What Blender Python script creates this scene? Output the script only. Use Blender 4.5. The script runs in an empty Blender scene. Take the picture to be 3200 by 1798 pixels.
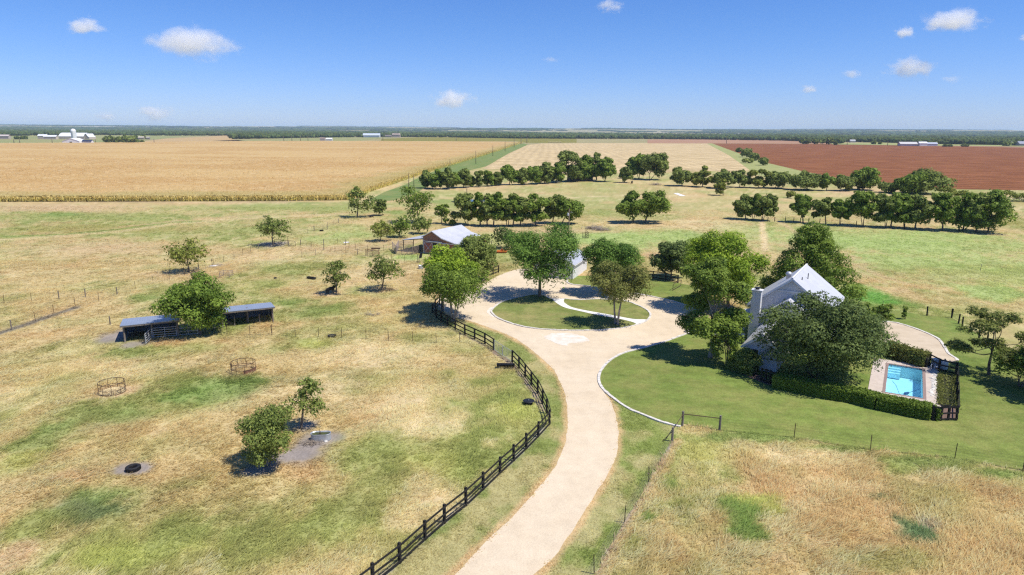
import bpy, bmesh, math, random
import numpy as np
from mathutils import Vector, Matrix
from mathutils.geometry import delaunay_2d_cdt
R_ = math.radians
scn = bpy.context.scene
COL = scn.collection

# ------------------------------------------------------------------ camera
FPX, CAMH = 2133.0, 27.0                  # focal length in photo pixels, drone height in metres
HL, HR = 397.0, 415.0                     # horizon row at the two sides of the photo
ROLL = math.atan((HR - HL) / 3200)
PITCH = math.atan((899 - (HL + HR) / 2) * math.cos(ROLL) / FPX)
_cp, _sp = math.cos(PITCH), math.sin(PITCH)
CF = np.array([0, _cp, -_sp]); _U0 = np.array([0, _sp, _cp]); _R0 = np.array([1.0, 0, 0])
CR = math.cos(ROLL) * _R0 + math.sin(ROLL) * _U0
CU = -math.sin(ROLL) * _R0 + math.cos(ROLL) * _U0
cam = bpy.data.cameras.new('camera')
cam.sensor_width = 36.0
cam.lens = 36.0 * FPX / 3200
cam.clip_start = 0.5
cam.clip_end = 90000
camo = bpy.data.objects.new('camera', cam)
COL.objects.link(camo)
camo.matrix_world = Matrix(((CR[0], CU[0], -CF[0], 0), (CR[1], CU[1], -CF[1], 0), (CR[2], CU[2], -CF[2], CAMH), (0, 0, 0, 1)))
scn.camera = camo

# ------------------------------------------------------------------ light
SUN_EL = R_(61)
SUN_AZ = np.array([0.93, -0.37]); SUN_AZ = SUN_AZ / np.linalg.norm(SUN_AZ)     # horizontal direction towards the sun
SDIR = Vector((SUN_AZ[0] * math.cos(SUN_EL), SUN_AZ[1] * math.cos(SUN_EL), math.sin(SUN_EL)))
sl = bpy.data.lights.new('sun', 'SUN')
sl.energy = 4.55
sl.angle = R_(0.53)
sl.color = (1.0, 0.955, 0.88)
so = bpy.data.objects.new('sun', sl)
COL.objects.link(so)
so.rotation_euler = SDIR.to_track_quat('Z', 'Y').to_euler()

world = bpy.data.worlds.new('World')
scn.world = world
world.use_nodes = True
wn, wl = world.node_tree.nodes, world.node_tree.links
wn.clear()
w_out = wn.new('ShaderNodeOutputWorld')
w_bg = wn.new('ShaderNodeBackground')
w_sky = wn.new('ShaderNodeTexSky')
w_sky.sky_type = 'NISHITA'
w_sky.sun_disc = False
w_sky.sun_elevation = SUN_EL
w_sky.sun_rotation = math.atan2(SDIR.x, SDIR.y)
w_sky.air_density = 1.0
w_sky.dust_density = 0.0
w_sky.ozone_density = 4.0
w_hs = wn.new('ShaderNodeHueSaturation')
w_hs.inputs['Saturation'].default_value = 1.12
w_hs.inputs['Value'].default_value = 1.0
wl.new(w_sky.outputs[0], w_hs.inputs['Color'])
w_mul = wn.new('ShaderNodeMix'); w_mul.data_type = 'RGBA'; w_mul.blend_type = 'MULTIPLY'
w_mul.inputs['Factor'].default_value = 1.0; w_mul.inputs['B'].default_value = (0.62, 0.77, 1.21, 1)     # clear polarised summer sky
wl.new(w_hs.outputs[0], w_mul.inputs['A'])
w_tc = wn.new('ShaderNodeTexCoord'); w_sp = wn.new('ShaderNodeSeparateXYZ'); wl.new(w_tc.outputs['Generated'], w_sp.inputs[0])   # brighter, whiter air low in the sky
w_mr = wn.new('ShaderNodeMapRange'); w_mr.interpolation_type = 'SMOOTHSTEP'; w_mr.inputs['From Min'].default_value = 0.0; w_mr.inputs['From Max'].default_value = 0.16
wl.new(w_sp.outputs['Z'], w_mr.inputs['Value'])
w_lo = wn.new('ShaderNodeMix'); w_lo.data_type = 'RGBA'; w_lo.inputs['A'].default_value = (1.0, .99, 1.09, 1); w_lo.inputs['B'].default_value = (.92, 1.0, 1.0, 1)
wl.new(w_mr.outputs[0], w_lo.inputs['Factor'])
w_m2 = wn.new('ShaderNodeMix'); w_m2.data_type = 'RGBA'; w_m2.blend_type = 'MULTIPLY'; w_m2.inputs['Factor'].default_value = 1.0
wl.new(w_mul.outputs['Result'], w_m2.inputs['A']); wl.new(w_lo.outputs['Result'], w_m2.inputs['B']); wl.new(w_m2.outputs['Result'], w_bg.inputs['Color'])
w_bg.inputs['Strength'].default_value = 0.094
wl.new(w_bg.outputs[0], w_out.inputs['Surface'])

scn.view_settings.view_transform = 'Standard'
scn.view_settings.look = 'None'
scn.view_settings.exposure = 0.28
scn.view_settings.gamma = 1.0
scn.cycles.max_bounces = 8
scn.cycles.diffuse_bounces = 3
scn.cycles.transmission_bounces = 4
scn.cycles.transparent_max_bounces = 6
scn.cycles.volume_bounces = 5
scn.cycles.use_denoising = False
scn.cycles.filter_width = 1.3
scn.cycles.sample_clamp_indirect = 6.0

# ------------------------------------------------------------------ photo pixel -> ground point
ZOOM = {'A': (0, 300, 2.407), 'B': (1000, 350, 2.407), 'C': (2100, 350, 2.342), 'D': (300, 700, 2.407), 'E': (1250, 700, 2.407),
        'G': (2130, 700, 2.407), 'H': (0, 1200, 2.407), 'I': (1070, 1200, 2.407), 'J': (2130, 1200, 2.407), 'F': (0, 0, 1 / 1.2427),
        'P': (0, 0, 1), 'h': (2280, 800, 5.565), 'k': (2280, 1000, 5.565), 'q': (2740, 1000, 4.257), 'b': (1200, 680, 7.156),
        'm': (1600, 700, 4.77), 's': (340, 920, 4.6), 'f': (1240, 900, 3.288), 'a': (0, 380, 4.293), 'n': (600, 380, 3.22),
        'o': (1400, 380, 2.862), 'r': (2300, 380, 2.862)}
def ray(z, x, y):
    a, b, s = ZOOM[z]
    return CF + CR * ((a + x / s - 1600) / FPX) - CU * ((b + y / s - 899) / FPX)
def at(z, x, y, h=0.0):
    d = ray(z, x, y)
    p = d * ((h - CAMH) / d[2])
    return np.array([p[0], p[1], h])
def at_y(z, x, y, Y):                     # the point of that sight line in the vertical plane y = Y
    d = ray(z, x, y)
    p = d * (Y / d[1])
    return np.array([p[0], Y, CAMH + p[2]])
def on_plane(z, x, y, p0, n):
    d = ray(z, x, y); o = np.array([0, 0, CAMH])
    return o + d * (np.dot(np.array(p0) - o, n) / np.dot(d, n))
def pts(z, lst):
    return np.array([at(z, x, y)[:2] for x, y in lst])

# ------------------------------------------------------------------ noise
def _h(ix, iy, s):
    n = (ix.astype(np.int64) * 374761393 + iy.astype(np.int64) * 668265263 + s * 974634777) & 0x7fffffff
    n = ((n ^ (n >> 13)) * 1274126177) & 0x7fffffff
    return ((n ^ (n >> 16)) & 0xffff) / 65535.0
def vnoise(x, y, s=0):
    ix, iy = np.floor(x), np.floor(y)
    fx, fy = x - ix, y - iy
    fx = fx * fx * (3 - 2 * fx); fy = fy * fy * (3 - 2 * fy)
    a, b, c, d = _h(ix, iy, s), _h(ix + 1, iy, s), _h(ix, iy + 1, s), _h(ix + 1, iy + 1, s)
    return (a * (1 - fx) + b * fx) * (1 - fy) + (c * (1 - fx) + d * fx) * fy
def fbm(x, y, s=0, o=4, g=0.55):
    t, a, n = 0, 1, 0
    for k in range(o):
        t = t + a * vnoise(x * 2 ** k + 17.3 * k, y * 2 ** k - 9.1 * k, s + k)
        n += a; a *= g
    return t / n
def sstep(a, b, x):
    t = np.clip((x - a) / (b - a), 0, 1)
    return t * t * (3 - 2 * t)
def inpoly(x, y, poly):
    r = np.zeros(x.shape, bool); n = len(poly)
    for i in range(n):
        x0, y0 = poly[i][:2]; x1, y1 = poly[(i + 1) % n][:2]
        if y0 == y1: continue
        c = ((y0 > y) != (y1 > y)) & (x < (x1 - x0) * (y - y0) / (y1 - y0) + x0)
        r ^= c
    return r
def pdist(x, y, line):
    best = np.full(x.shape, 1e9)
    for (x0, y0), (x1, y1) in zip(line[:-1], line[1:]):
        dx, dy = x1 - x0, y1 - y0
        t = np.clip(((x - x0) * dx + (y - y0) * dy) / (dx * dx + dy * dy + 1e-9), 0, 1)
        best = np.minimum(best, np.hypot(x - x0 - t * dx, y - y0 - t * dy))
    return best
def catmull(P, n=8, closed=False):
    P = [np.array(p, float) for p in P]; out = []; m = len(P)
    for i in range(m if closed else m - 1):
        g = (lambda k: P[k % m]) if closed else (lambda k: P[min(max(k, 0), m - 1)])
        p0, p1, p2, p3 = g(i - 1), g(i), g(i + 1), g(i + 2)
        for k in range(n):
            t = k / n
            out.append(0.5 * (2 * p1 + (p2 - p0) * t + (2 * p0 - 5 * p1 + 4 * p2 - p3) * t * t + (3 * p1 - p0 - 3 * p2 + p3) * t ** 3))
    if not closed: out.append(P[-1])
    return np.array(out)

# ------------------------------------------------------------------ materials
def nodes(name):
    m = bpy.data.materials.new(name); m.use_nodes = True
    t = m.node_tree; b = t.nodes['Principled BSDF']
    return m, t, b
def mat(name, c1, c2=None, scale=3.0, rough=0.8, bump=0.0, metal=0.0, detail=4.0, stretch=(1, 1, 1), spec=0.3, lo=0.35, hi=0.65, bscale=None):
    m, t, b = nodes(name)
    b.inputs['Roughness'].default_value = rough; b.inputs['Metallic'].default_value = metal
    b.inputs['Specular IOR Level'].default_value = spec
    if c2 is None: c2 = tuple(x * 0.8 for x in c1)
    tc = t.nodes.new('ShaderNodeTexCoord'); mp = t.nodes.new('ShaderNodeMapping'); mp.inputs['Scale'].default_value = stretch
    t.links.new(tc.outputs['Object'], mp.inputs[0])
    nz = t.nodes.new('ShaderNodeTexNoise'); nz.inputs['Scale'].default_value = scale; nz.inputs['Detail'].default_value = detail; nz.inputs['Roughness'].default_value = 0.6
    t.links.new(mp.outputs[0], nz.inputs['Vector'])
    cr = t.nodes.new('ShaderNodeValToRGB')
    cr.color_ramp.elements[0].position = lo; cr.color_ramp.elements[1].position = hi
    cr.color_ramp.elements[0].color = (*c2, 1); cr.color_ramp.elements[1].color = (*c1, 1)
    t.links.new(nz.outputs['Fac'], cr.inputs[0]); t.links.new(cr.outputs[0], b.inputs['Base Color'])
    if bump:
        n2 = nz
        if bscale:
            n2 = t.nodes.new('ShaderNodeTexNoise'); n2.inputs['Scale'].default_value = bscale; n2.inputs['Detail'].default_value = 3
            t.links.new(mp.outputs[0], n2.inputs['Vector'])
        bp = t.nodes.new('ShaderNodeBump'); bp.inputs['Strength'].default_value = bump; bp.inputs['Distance'].default_value = 0.05
        t.links.new(n2.outputs['Fac'], bp.inputs['Height']); t.links.new(bp.outputs[0], b.inputs['Normal'])
    return m
def ribbed(name, c1, c2, axis, pitch, depth=0.02, rough=0.5, metal=0.0, spec=0.4):
    """painted metal or board sheet with seams across `axis` (object coordinates, a unit vector)"""
    m = mat(name, c1, c2, 0.6, rough, 0, metal, spec=spec); t = m.node_tree; b = t.nodes['Principled BSDF']
    tc = t.nodes.new('ShaderNodeTexCoord'); dp = t.nodes.new('ShaderNodeVectorMath'); dp.operation = 'DOT_PRODUCT'
    dp.inputs[1].default_value = axis; t.links.new(tc.outputs['Object'], dp.inputs[0])
    mu = t.nodes.new('ShaderNodeMath'); mu.operation = 'MULTIPLY'; mu.inputs[1].default_value = 1 / pitch; t.links.new(dp.outputs['Value'], mu.inputs[0])
    fr = t.nodes.new('ShaderNodeMath'); fr.operation = 'FRACT'; t.links.new(mu.outputs[0], fr.inputs[0])
    pp = t.nodes.new('ShaderNodeMath'); pp.operation = 'PINGPONG'; pp.inputs[1].default_value = 0.5; t.links.new(fr.outputs[0], pp.inputs[0])
    ss = t.nodes.new('ShaderNodeMapRange'); ss.interpolation_type = 'SMOOTHSTEP'; ss.inputs['From Min'].default_value = 0.0; ss.inputs['From Max'].default_value = 0.12
    t.links.new(pp.outputs[0], ss.inputs['Value'])
    inv = t.nodes.new('ShaderNodeMath'); inv.operation = 'SUBTRACT'; inv.inputs[0].default_value = 1; t.links.new(ss.outputs[0], inv.inputs[1])
    bp = t.nodes.new('ShaderNodeBump'); bp.inputs['Strength'].default_value = 0.6; bp.inputs['Distance'].default_value = depth
    t.links.new(inv.outputs[0], bp.inputs['Height']); t.links.new(bp.outputs[0], b.inputs['Normal'])
    return m
def rowmat(name, c1, c2, axis, pitch, amt=.6, rough=.95, q=1.0):
    """bare or stubble soil worked in rows across `axis`, with blotches"""
    m = mat(name, c1, c2, .03, rough, 0, detail=9, spec=.05); t = m.node_tree; b = t.nodes['Principled BSDF']; src = b.inputs['Base Color'].links[0].from_socket
    tc = t.nodes.new('ShaderNodeTexCoord'); dp = t.nodes.new('ShaderNodeVectorMath'); dp.operation = 'DOT_PRODUCT'; dp.inputs[1].default_value = axis; t.links.new(tc.outputs['Object'], dp.inputs[0])
    nz = t.nodes.new('ShaderNodeTexNoise'); nz.inputs['Scale'].default_value = .012; nz.inputs['Detail'].default_value = 3; t.links.new(tc.outputs['Object'], nz.inputs['Vector'])
    ma = t.nodes.new('ShaderNodeMath'); ma.operation = 'MULTIPLY_ADD'; ma.inputs[1].default_value = pitch * 1.6; t.links.new(nz.outputs['Fac'], ma.inputs[0]); t.links.new(dp.outputs['Value'], ma.inputs[2])
    mu = t.nodes.new('ShaderNodeMath'); mu.operation = 'MULTIPLY'; mu.inputs[1].default_value = 6.2832 / pitch; t.links.new(ma.outputs[0], mu.inputs[0])
    sn = t.nodes.new('ShaderNodeMath'); sn.operation = 'SINE'; t.links.new(mu.outputs[0], sn.inputs[0])
    n2 = t.nodes.new('ShaderNodeTexNoise'); n2.inputs['Scale'].default_value = .05; n2.inputs['Detail'].default_value = 5; t.links.new(tc.outputs['Object'], n2.inputs['Vector'])
    mr = t.nodes.new('ShaderNodeMapRange'); mr.inputs['From Min'].default_value = -1; mr.inputs['From Max'].default_value = 1; mr.inputs['To Min'].default_value = 1 - amt * .35; mr.inputs['To Max'].default_value = 1 + amt * .25; t.links.new(sn.outputs[0], mr.inputs['Value'])
    m2 = t.nodes.new('ShaderNodeMapRange'); m2.inputs['From Min'].default_value = .3; m2.inputs['From Max'].default_value = .7; m2.inputs['To Min'].default_value = 1 - .16 * q; m2.inputs['To Max'].default_value = 1 + .16 * q; t.links.new(n2.outputs['Fac'], m2.inputs['Value'])
    n3 = t.nodes.new('ShaderNodeTexNoise'); n3.inputs['Scale'].default_value = .6; n3.inputs['Detail'].default_value = 4; t.links.new(tc.outputs['Object'], n3.inputs['Vector'])
    m3 = t.nodes.new('ShaderNodeMapRange'); m3.inputs['From Min'].default_value = .3; m3.inputs['From Max'].default_value = .7; m3.inputs['To Min'].default_value = 1 - .25 * q; m3.inputs['To Max'].default_value = 1 + .25 * q; t.links.new(n3.outputs['Fac'], m3.inputs['Value'])
    k = t.nodes.new('ShaderNodeMath'); k.operation = 'MULTIPLY'; t.links.new(mr.outputs[0], k.inputs[0]); t.links.new(m2.outputs[0], k.inputs[1])
    k2 = t.nodes.new('ShaderNodeMath'); k2.operation = 'MULTIPLY'; t.links.new(k.outputs[0], k2.inputs[0]); t.links.new(m3.outputs[0], k2.inputs[1])
    v = t.nodes.new('ShaderNodeVectorMath'); v.operation = 'SCALE'; t.links.new(src, v.inputs[0]); t.links.new(k2.outputs[0], v.inputs['Scale']); t.links.new(v.outputs[0], b.inputs['Base Color'])
    return m
def leafmat(name, dark, light, trans=0.3):
    m = bpy.data.materials.new(name); m.use_nodes = True; t = m.node_tree; t.nodes.clear()
    o = t.nodes.new('ShaderNodeOutputMaterial')
    at_ = t.nodes.new('ShaderNodeAttribute'); at_.attribute_name = 'tint'
    mx = t.nodes.new('ShaderNodeMix'); mx.data_type = 'RGBA'
    mx.inputs['A'].default_value = (*dark, 1); mx.inputs['B'].default_value = (*light, 1)
    t.links.new(at_.outputs['Fac'], mx.inputs['Factor'])
    d = t.nodes.new('ShaderNodeBsdfPrincipled'); d.inputs['Roughness'].default_value = 0.6; d.inputs['Specular IOR Level'].default_value = 0.12
    tr = t.nodes.new('ShaderNodeBsdfTranslucent'); ms = t.nodes.new('ShaderNodeMixShader'); ms.inputs[0].default_value = trans
    t.links.new(mx.outputs['Result'], d.inputs['Base Color']); t.links.new(mx.outputs['Result'], tr.inputs['Color'])
    t.links.new(d.outputs[0], ms.inputs[1]); t.links.new(tr.outputs[0], ms.inputs[2]); t.links.new(ms.outputs[0], o.inputs['Surface'])
    return m
def attrmat(name, trans=0.0, noise=None, bump=0.0):
    """colour from the mesh's own colour attribute, broken up by two finer noises"""
    m = bpy.data.materials.new(name); m.use_nodes = True; t = m.node_tree; t.nodes.clear()
    o = t.nodes.new('ShaderNodeOutputMaterial'); a = t.nodes.new('ShaderNodeAttribute'); a.attribute_name = 'Col'
    d = t.nodes.new('ShaderNodeBsdfPrincipled'); d.inputs['Roughness'].default_value = 0.9; d.inputs['Specular IOR Level'].default_value = 0.08
    col = a.outputs['Color']
    if noise:
        tc = t.nodes.new('ShaderNodeTexCoord')
        for sc, st, lo, hi in noise:
            mp = t.nodes.new('ShaderNodeMapping'); mp.inputs['Scale'].default_value = st; mp.inputs['Rotation'].default_value = (0, 0, 0.5)
            t.links.new(tc.outputs['Object'], mp.inputs[0])
            n = t.nodes.new('ShaderNodeTexNoise'); n.inputs['Scale'].default_value = sc; n.inputs['Detail'].default_value = 4; n.inputs['Roughness'].default_value = 0.65
            t.links.new(mp.outputs[0], n.inputs['Vector'])
            mr = t.nodes.new('ShaderNodeMapRange'); mr.inputs['From Min'].default_value = 0.3; mr.inputs['From Max'].default_value = 0.7
            mr.inputs['To Min'].default_value = lo; mr.inputs['To Max'].default_value = hi
            t.links.new(n.outputs['Fac'], mr.inputs['Value'])
            v = t.nodes.new('ShaderNodeVectorMath'); v.operation = 'SCALE'
            t.links.new(col, v.inputs[0]); t.links.new(mr.outputs[0], v.inputs['Scale']); col = v.outputs[0]
        if bump:
            bp = t.nodes.new('ShaderNodeBump'); bp.inputs['Strength'].default_value = bump; bp.inputs['Distance'].default_value = 0.12
            t.links.new(n.outputs['Fac'], bp.inputs['Height']); t.links.new(bp.outputs[0], d.inputs['Normal'])
    t.links.new(col, d.inputs['Base Color'])
    if trans:
        tr = t.nodes.new('ShaderNodeBsdfTranslucent'); ms = t.nodes.new('ShaderNodeMixShader'); ms.inputs[0].default_value = trans
        t.links.new(col, tr.inputs['Color']); t.links.new(d.outputs[0], ms.inputs[1]); t.links.new(tr.outputs[0], ms.inputs[2]); t.links.new(ms.outputs[0], o.inputs['Surface'])
    else: t.links.new(d.outputs[0], o.inputs['Surface'])
    return m

# ------------------------------------------------------------------ objects
def tag(o, label=None, cat=None, group=None, kind=None):
    if label: o['label'] = label
    if cat: o['category'] = cat
    if group: o['group'] = group
    if kind: o['kind'] = kind
    return o
def empty(name, loc, label, cat, group=None):
    o = bpy.data.objects.new(name, None); COL.objects.link(o); o.location = Vector([float(v) for v in loc]); o.empty_display_size = 0.2
    return tag(o, label, cat, group)
def npmesh(name, V, Fc, k, m, parent=None, attrs=None, smooth=False):
    """V (n,3) array, Fc (m,k) array of equal-sized faces"""
    V = np.asarray(V, np.float32); Fc = np.asarray(Fc, np.int32)
    if parent is not None: V = V - np.array(parent.location, np.float32)
    me = bpy.data.meshes.new(name)
    me.vertices.add(len(V)); me.vertices.foreach_set('co', V.ravel())
    me.loops.add(Fc.size); me.loops.foreach_set('vertex_index', Fc.ravel())
    me.polygons.add(len(Fc)); me.polygons.foreach_set('loop_start', np.arange(len(Fc), dtype=np.int32) * k)
    if smooth: me.polygons.foreach_set('use_smooth', np.ones(len(Fc), bool))
    for an, (ty, dat) in (attrs or {}).items():
        a = me.attributes.new(an, ty, 'POINT')
        a.data.foreach_set('color' if ty == 'FLOAT_COLOR' else 'value', np.asarray(dat, np.float32).ravel())
    me.update(calc_edges=True); me.validate()
    me.materials.append(m)
    o = bpy.data.objects.new(name, me); COL.objects.link(o)
    if parent is not None: o.parent = parent
    return o
class MB:
    def __init__(s): s.v = []; s.f = []
    def add(s, vs, fs):
        b = len(s.v); s.v += [tuple(float(c) for c in p) for p in vs]; s.f += [tuple(b + i for i in f) for f in fs]; return s
    def box(s, c, size, ax=None):
        """centre, full size, optional 3 axes"""
        c = np.array(c, float); X, Y, Z = ax if ax is not None else np.eye(3)
        hx, hy, hz = [np.array(a, float) * d / 2 for a, d in zip((X, Y, Z), size)]
        return s.hexa([c - hx - hy - hz, c + hx - hy - hz, c + hx + hy - hz, c - hx + hy - hz, c - hx - hy + hz, c + hx - hy + hz, c + hx + hy + hz, c - hx + hy + hz])
    def hexa(s, v): return s.add(v, [(3, 2, 1, 0), (4, 5, 6, 7), (0, 1, 5, 4), (1, 2, 6, 5), (2, 3, 7, 6), (3, 0, 4, 7)])
    def bar(s, a, b, w, h, up=(0, 0, 1)):
        a, b = np.array(a, float), np.array(b, float); d = b - a; L = np.linalg.norm(d); d /= L
        x = np.cross(d, up); n = np.linalg.norm(x)
        if n < 1e-5: x = np.array([1.0, 0, 0]); n = 1
        x /= n; z = np.cross(x, d)
        return s.box((a + b) / 2, (w, L, h), (x, d, z))
    def tube(s, P, rad, n=6, cap=True):
        P = [np.array(p, float) for p in P]; rad = rad if hasattr(rad, '__len__') else [rad] * len(P); b = len(s.v); m = len(P)
        pu = None
        for i, p in enumerate(P):
            d = P[min(i + 1, m - 1)] - P[max(i - 1, 0)]; d = d / (np.linalg.norm(d) + 1e-9)
            r = np.array([1.0, 0, 0]) if abs(d[0]) < 0.8 else np.array([0, 1.0, 0])
            if pu is not None: r = pu
            u = r - d * np.dot(r, d); u /= np.linalg.norm(u) + 1e-9; w = np.cross(d, u); pu = u
            for k in range(n):
                a = 2 * math.pi * k / n; s.v.append(tuple(p + (u * math.cos(a) + w * math.sin(a)) * rad[i]))
        for i in range(m - 1):
            for k in range(n):
                s.f.append((b + i * n + k, b + i * n + (k + 1) % n, b + (i + 1) * n + (k + 1) % n, b + (i + 1) * n + k))
        if cap:
            s.f.append(tuple(b + k for k in range(n))[::-1]); s.f.append(tuple(b + (m - 1) * n + k for k in range(n)))
        return s
    def ring(s, c, R, r, n=32, k=6, axis=2, a0=0, a1=2 * math.pi):
        c = np.array(c, float); N = n if abs(a1 - a0 - 2 * math.pi) < 1e-6 else n
        P = []
        for i in range(n + 1):
            a = a0 + (a1 - a0) * i / n; P.append(c + np.array([math.cos(a) * R, math.sin(a) * R, 0]))
        return s.tube(P, r, k)
    def lathe(s, c, prof, n=24, sx=1.0, sy=1.0, ang=0.0):
        b = len(s.v); m = len(prof); c = np.array(c, float); ca, sa = math.cos(ang), math.sin(ang)
        for r, z in prof:
            for k in range(n):
                a = 2 * math.pi * k / n; X, Y = r * math.cos(a) * sx, r * math.sin(a) * sy
                s.v.append((c[0] + X * ca - Y * sa, c[1] + X * sa + Y * ca, c[2] + z))
        for i in range(m - 1):
            for k in range(n): s.f.append((b + i * n + k, b + i * n + (k + 1) % n, b + (i + 1) * n + (k + 1) % n, b + (i + 1) * n + k))
        return s
    def poly(s, P): return s.add(P, [tuple(range(len(P)))])
    def slab(s, P, t, up=(0, 0, 1)):
        """planar polygon P thickened by t along -up"""
        n = len(P); P = [np.array(p, float) for p in P]; u = np.array(up, float) * t; b = len(s.v)
        s.v += [tuple(p) for p in P] + [tuple(p - u) for p in P]
        s.f.append(tuple(b + i for i in range(n))); s.f.append(tuple(b + n + i for i in range(n))[::-1])
        for i in range(n): s.f.append((b + i, b + n + i, b + n + (i + 1) % n, b + (i + 1) % n))
        return s
    def build(s, name, m, parent=None, smooth=False):
        off = np.array(parent.location) if parent is not None else np.zeros(3)
        me = bpy.data.meshes.new(name); me.from_pydata([tuple(np.array(p) - off) for p in s.v], [], s.f)
        bm = bmesh.new(); bm.from_mesh(me); bmesh.ops.recalc_face_normals(bm, faces=bm.faces); bm.to_mesh(me); bm.free()
        if smooth: me.polygons.foreach_set('use_smooth', np.ones(len(me.polygons), bool))
        me.materials.append(m); me.update()
        o = bpy.data.objects.new(name, me); COL.objects.link(o)
        if parent is not None: o.parent = parent
        return o
def sheet(name, P, z, m, kind='structure'):
    """flat ground sheet from an outline"""
    n = len(P); vv, ee, ff = delaunay_2d_cdt([Vector((float(p[0]), float(p[1]))) for p in P], [(i, (i + 1) % n) for i in range(n)], [], 1, 1e-5)[:3]
    bm = bmesh.new(); vs = [bm.verts.new((v.x, v.y, z)) for v in vv]
    for f in ff: bm.faces.new([vs[i] for i in f])
    for f in bm.faces:
        f.normal_update()
        if f.normal.z < 0: f.normal_flip()
    me = bpy.data.meshes.new(name); bm.to_mesh(me); bm.free(); me.materials.append(m)
    o = bpy.data.objects.new(name, me); COL.objects.link(o); o['kind'] = kind
    return o
def jitter(P, amp, step, seed=1):
    """resample a closed outline and roughen it"""
    out = []; n = len(P)
    for i in range(n):
        a, b = np.array(P[i][:2], float), np.array(P[(i + 1) % n][:2], float); L = np.linalg.norm(b - a); k = max(1, int(L / step))
        for j in range(k): out.append(a + (b - a) * j / k)
    o = np.array(out); dx = fbm(o[:, 0] * 0.9, o[:, 1] * 0.9, seed, 4) - 0.5; dy = fbm(o[:, 0] * 0.9 + 55, o[:, 1] * 0.9, seed + 3, 4) - 0.5
    return o + np.stack([dx, dy], 1) * 2 * amp

# ================================================================== THE GROUND
# outlines traced as ground points
FENCE_UP = pts('f', [(440, 175), (398, 212), (366, 262), (405, 322), (455, 352), (520, 392), (600, 432), (700, 484), (800, 528), (905, 578), (995, 640)])
FENCE_DN = pts('f', [(1185, 765), (1255, 835), (1318, 915), (1383, 1000), (1447, 1085), (1495, 1190), (1540, 1290), (1568, 1405)])
FENCE_DN = np.vstack([FENCE_DN, pts('I', [(1472, 400), (1384, 490), (1289, 580), (1184, 677), (1058, 798), (930, 918), (768, 1048), (622, 1175), (432, 1350), (230, 1510), (0, 1690), (-250, 1880), (-560, 2110)])])
DRIVE_L = pts('I', [(-300, 2300), (380, 1800), (840, 1440), (1050, 1220), (1270, 1010), (1480, 780), (1600, 610), (1662, 480), (1692, 330), (1692, 180), (1665, 60)])
DRIVE_L = np.vstack([DRIVE_L, pts('E', [(1160, 1105), (1050, 1000), (930, 905), (800, 832), (650, 775), (520, 728), (400, 700), (315, 655), (285, 600), (300, 530), (420, 482), (560, 462), (650, 440), (700, 410), (760, 382), (815, 362), (900, 340), (1050, 335), (1200, 345), (1290, 405)])])
KERB_UP = pts('E', [(1262, 425), (1258, 440), (1300, 458), (1420, 470), (1520, 488), (1680, 512), (1830, 535), (1950, 560), (2020, 575), (2120, 604), (2230, 650)])
KERB_LAWN = pts('E', [(2200, 815), (2120, 842), (1980, 892), (1830, 935), (1680, 975), (1580, 1030), (1515, 1100), (1495, 1170), (1520, 1235), (1600, 1310), (1720, 1392), (1840, 1443)])
KERB_LAWN = np.vstack([KERB_LAWN, pts('I', [(2400, 290), (2545, 325)])])
DRIVE_R = pts('I', [(1945, 20), (2010, 120), (2060, 240), (2078, 360), (2072, 470), (2050, 570), (1970, 725), (1880, 880), (1790, 1010), (1700, 1150), (1600, 1300), (1440, 1440), (1150, 1760), (760, 2200)])
ISLAND = catmull(pts('E', [(690, 650), (760, 592), (860, 562), (1000, 533), (1085, 540), (1140, 566), (1235, 566), (1340, 574), (1500, 568), (1690, 582), (1790, 615), (1860, 652), (1884, 690), (1850, 735), (1770, 765), (1650, 788), (1500, 801), (1300, 804), (1100, 796), (950, 779), (830, 748), (740, 712), (695, 675)]), 5, True)
PATH = np.vstack([catmull(pts('E', [(1140, 566), (1180, 600), (1240, 632), (1340, 656), (1500, 691), (1650, 717), (1750, 742), (1785, 762)]), 5), catmull(pts('E', [(1852, 733), (1845, 722), (1750, 718), (1600, 690), (1420, 658), (1300, 632), (1245, 602), (1232, 584), (1238, 566)]), 5)])
WIRE_R = pts('J', [(285, 352), (845, 405), (1420, 498), (2055, 562), (2600, 658), (3400, 800), (4400, 960)])
WIRE_L = np.vstack([pts('I', [(2550, 320), (2480, 432), (2305, 738), (2122, 1045), (1895, 1430), (1690, 1790), (1300, 2460)])])
COURT = catmull(pts('G', [(1300, 700), (1400, 718), (1500, 738), (1590, 742), (1700, 770), (1830, 818), (1930, 868), (1978, 930), (2010, 982), (2076, 1025), (2000, 1040), (1880, 1010), (1720, 960), (1560, 905), (1520, 892), (1400, 850), (1300, 800)]), 4, True)
GATE_POSTS = pts('J', [(5, 318), (285, 352)])

left_pasture = np.vstack([FENCE_UP[::-1][:0], FENCE_UP, FENCE_DN, [(-400, 0), (-900, 100), (-900, 420), (-150, 420), (-20, 180)]])
right_pasture = np.vstack([WIRE_L[::-1][:0], [GATE_POSTS[0]], WIRE_R, [(400, 60), (200, -40)], WIRE_L[::-1][:-1]])
verge_l = np.vstack([FENCE_UP[3:], FENCE_DN, DRIVE_L[:18][::1]])
verge_r = np.vstack([KERB_LAWN[7:], WIRE_L[1:], DRIVE_R[::-1]])

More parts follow.
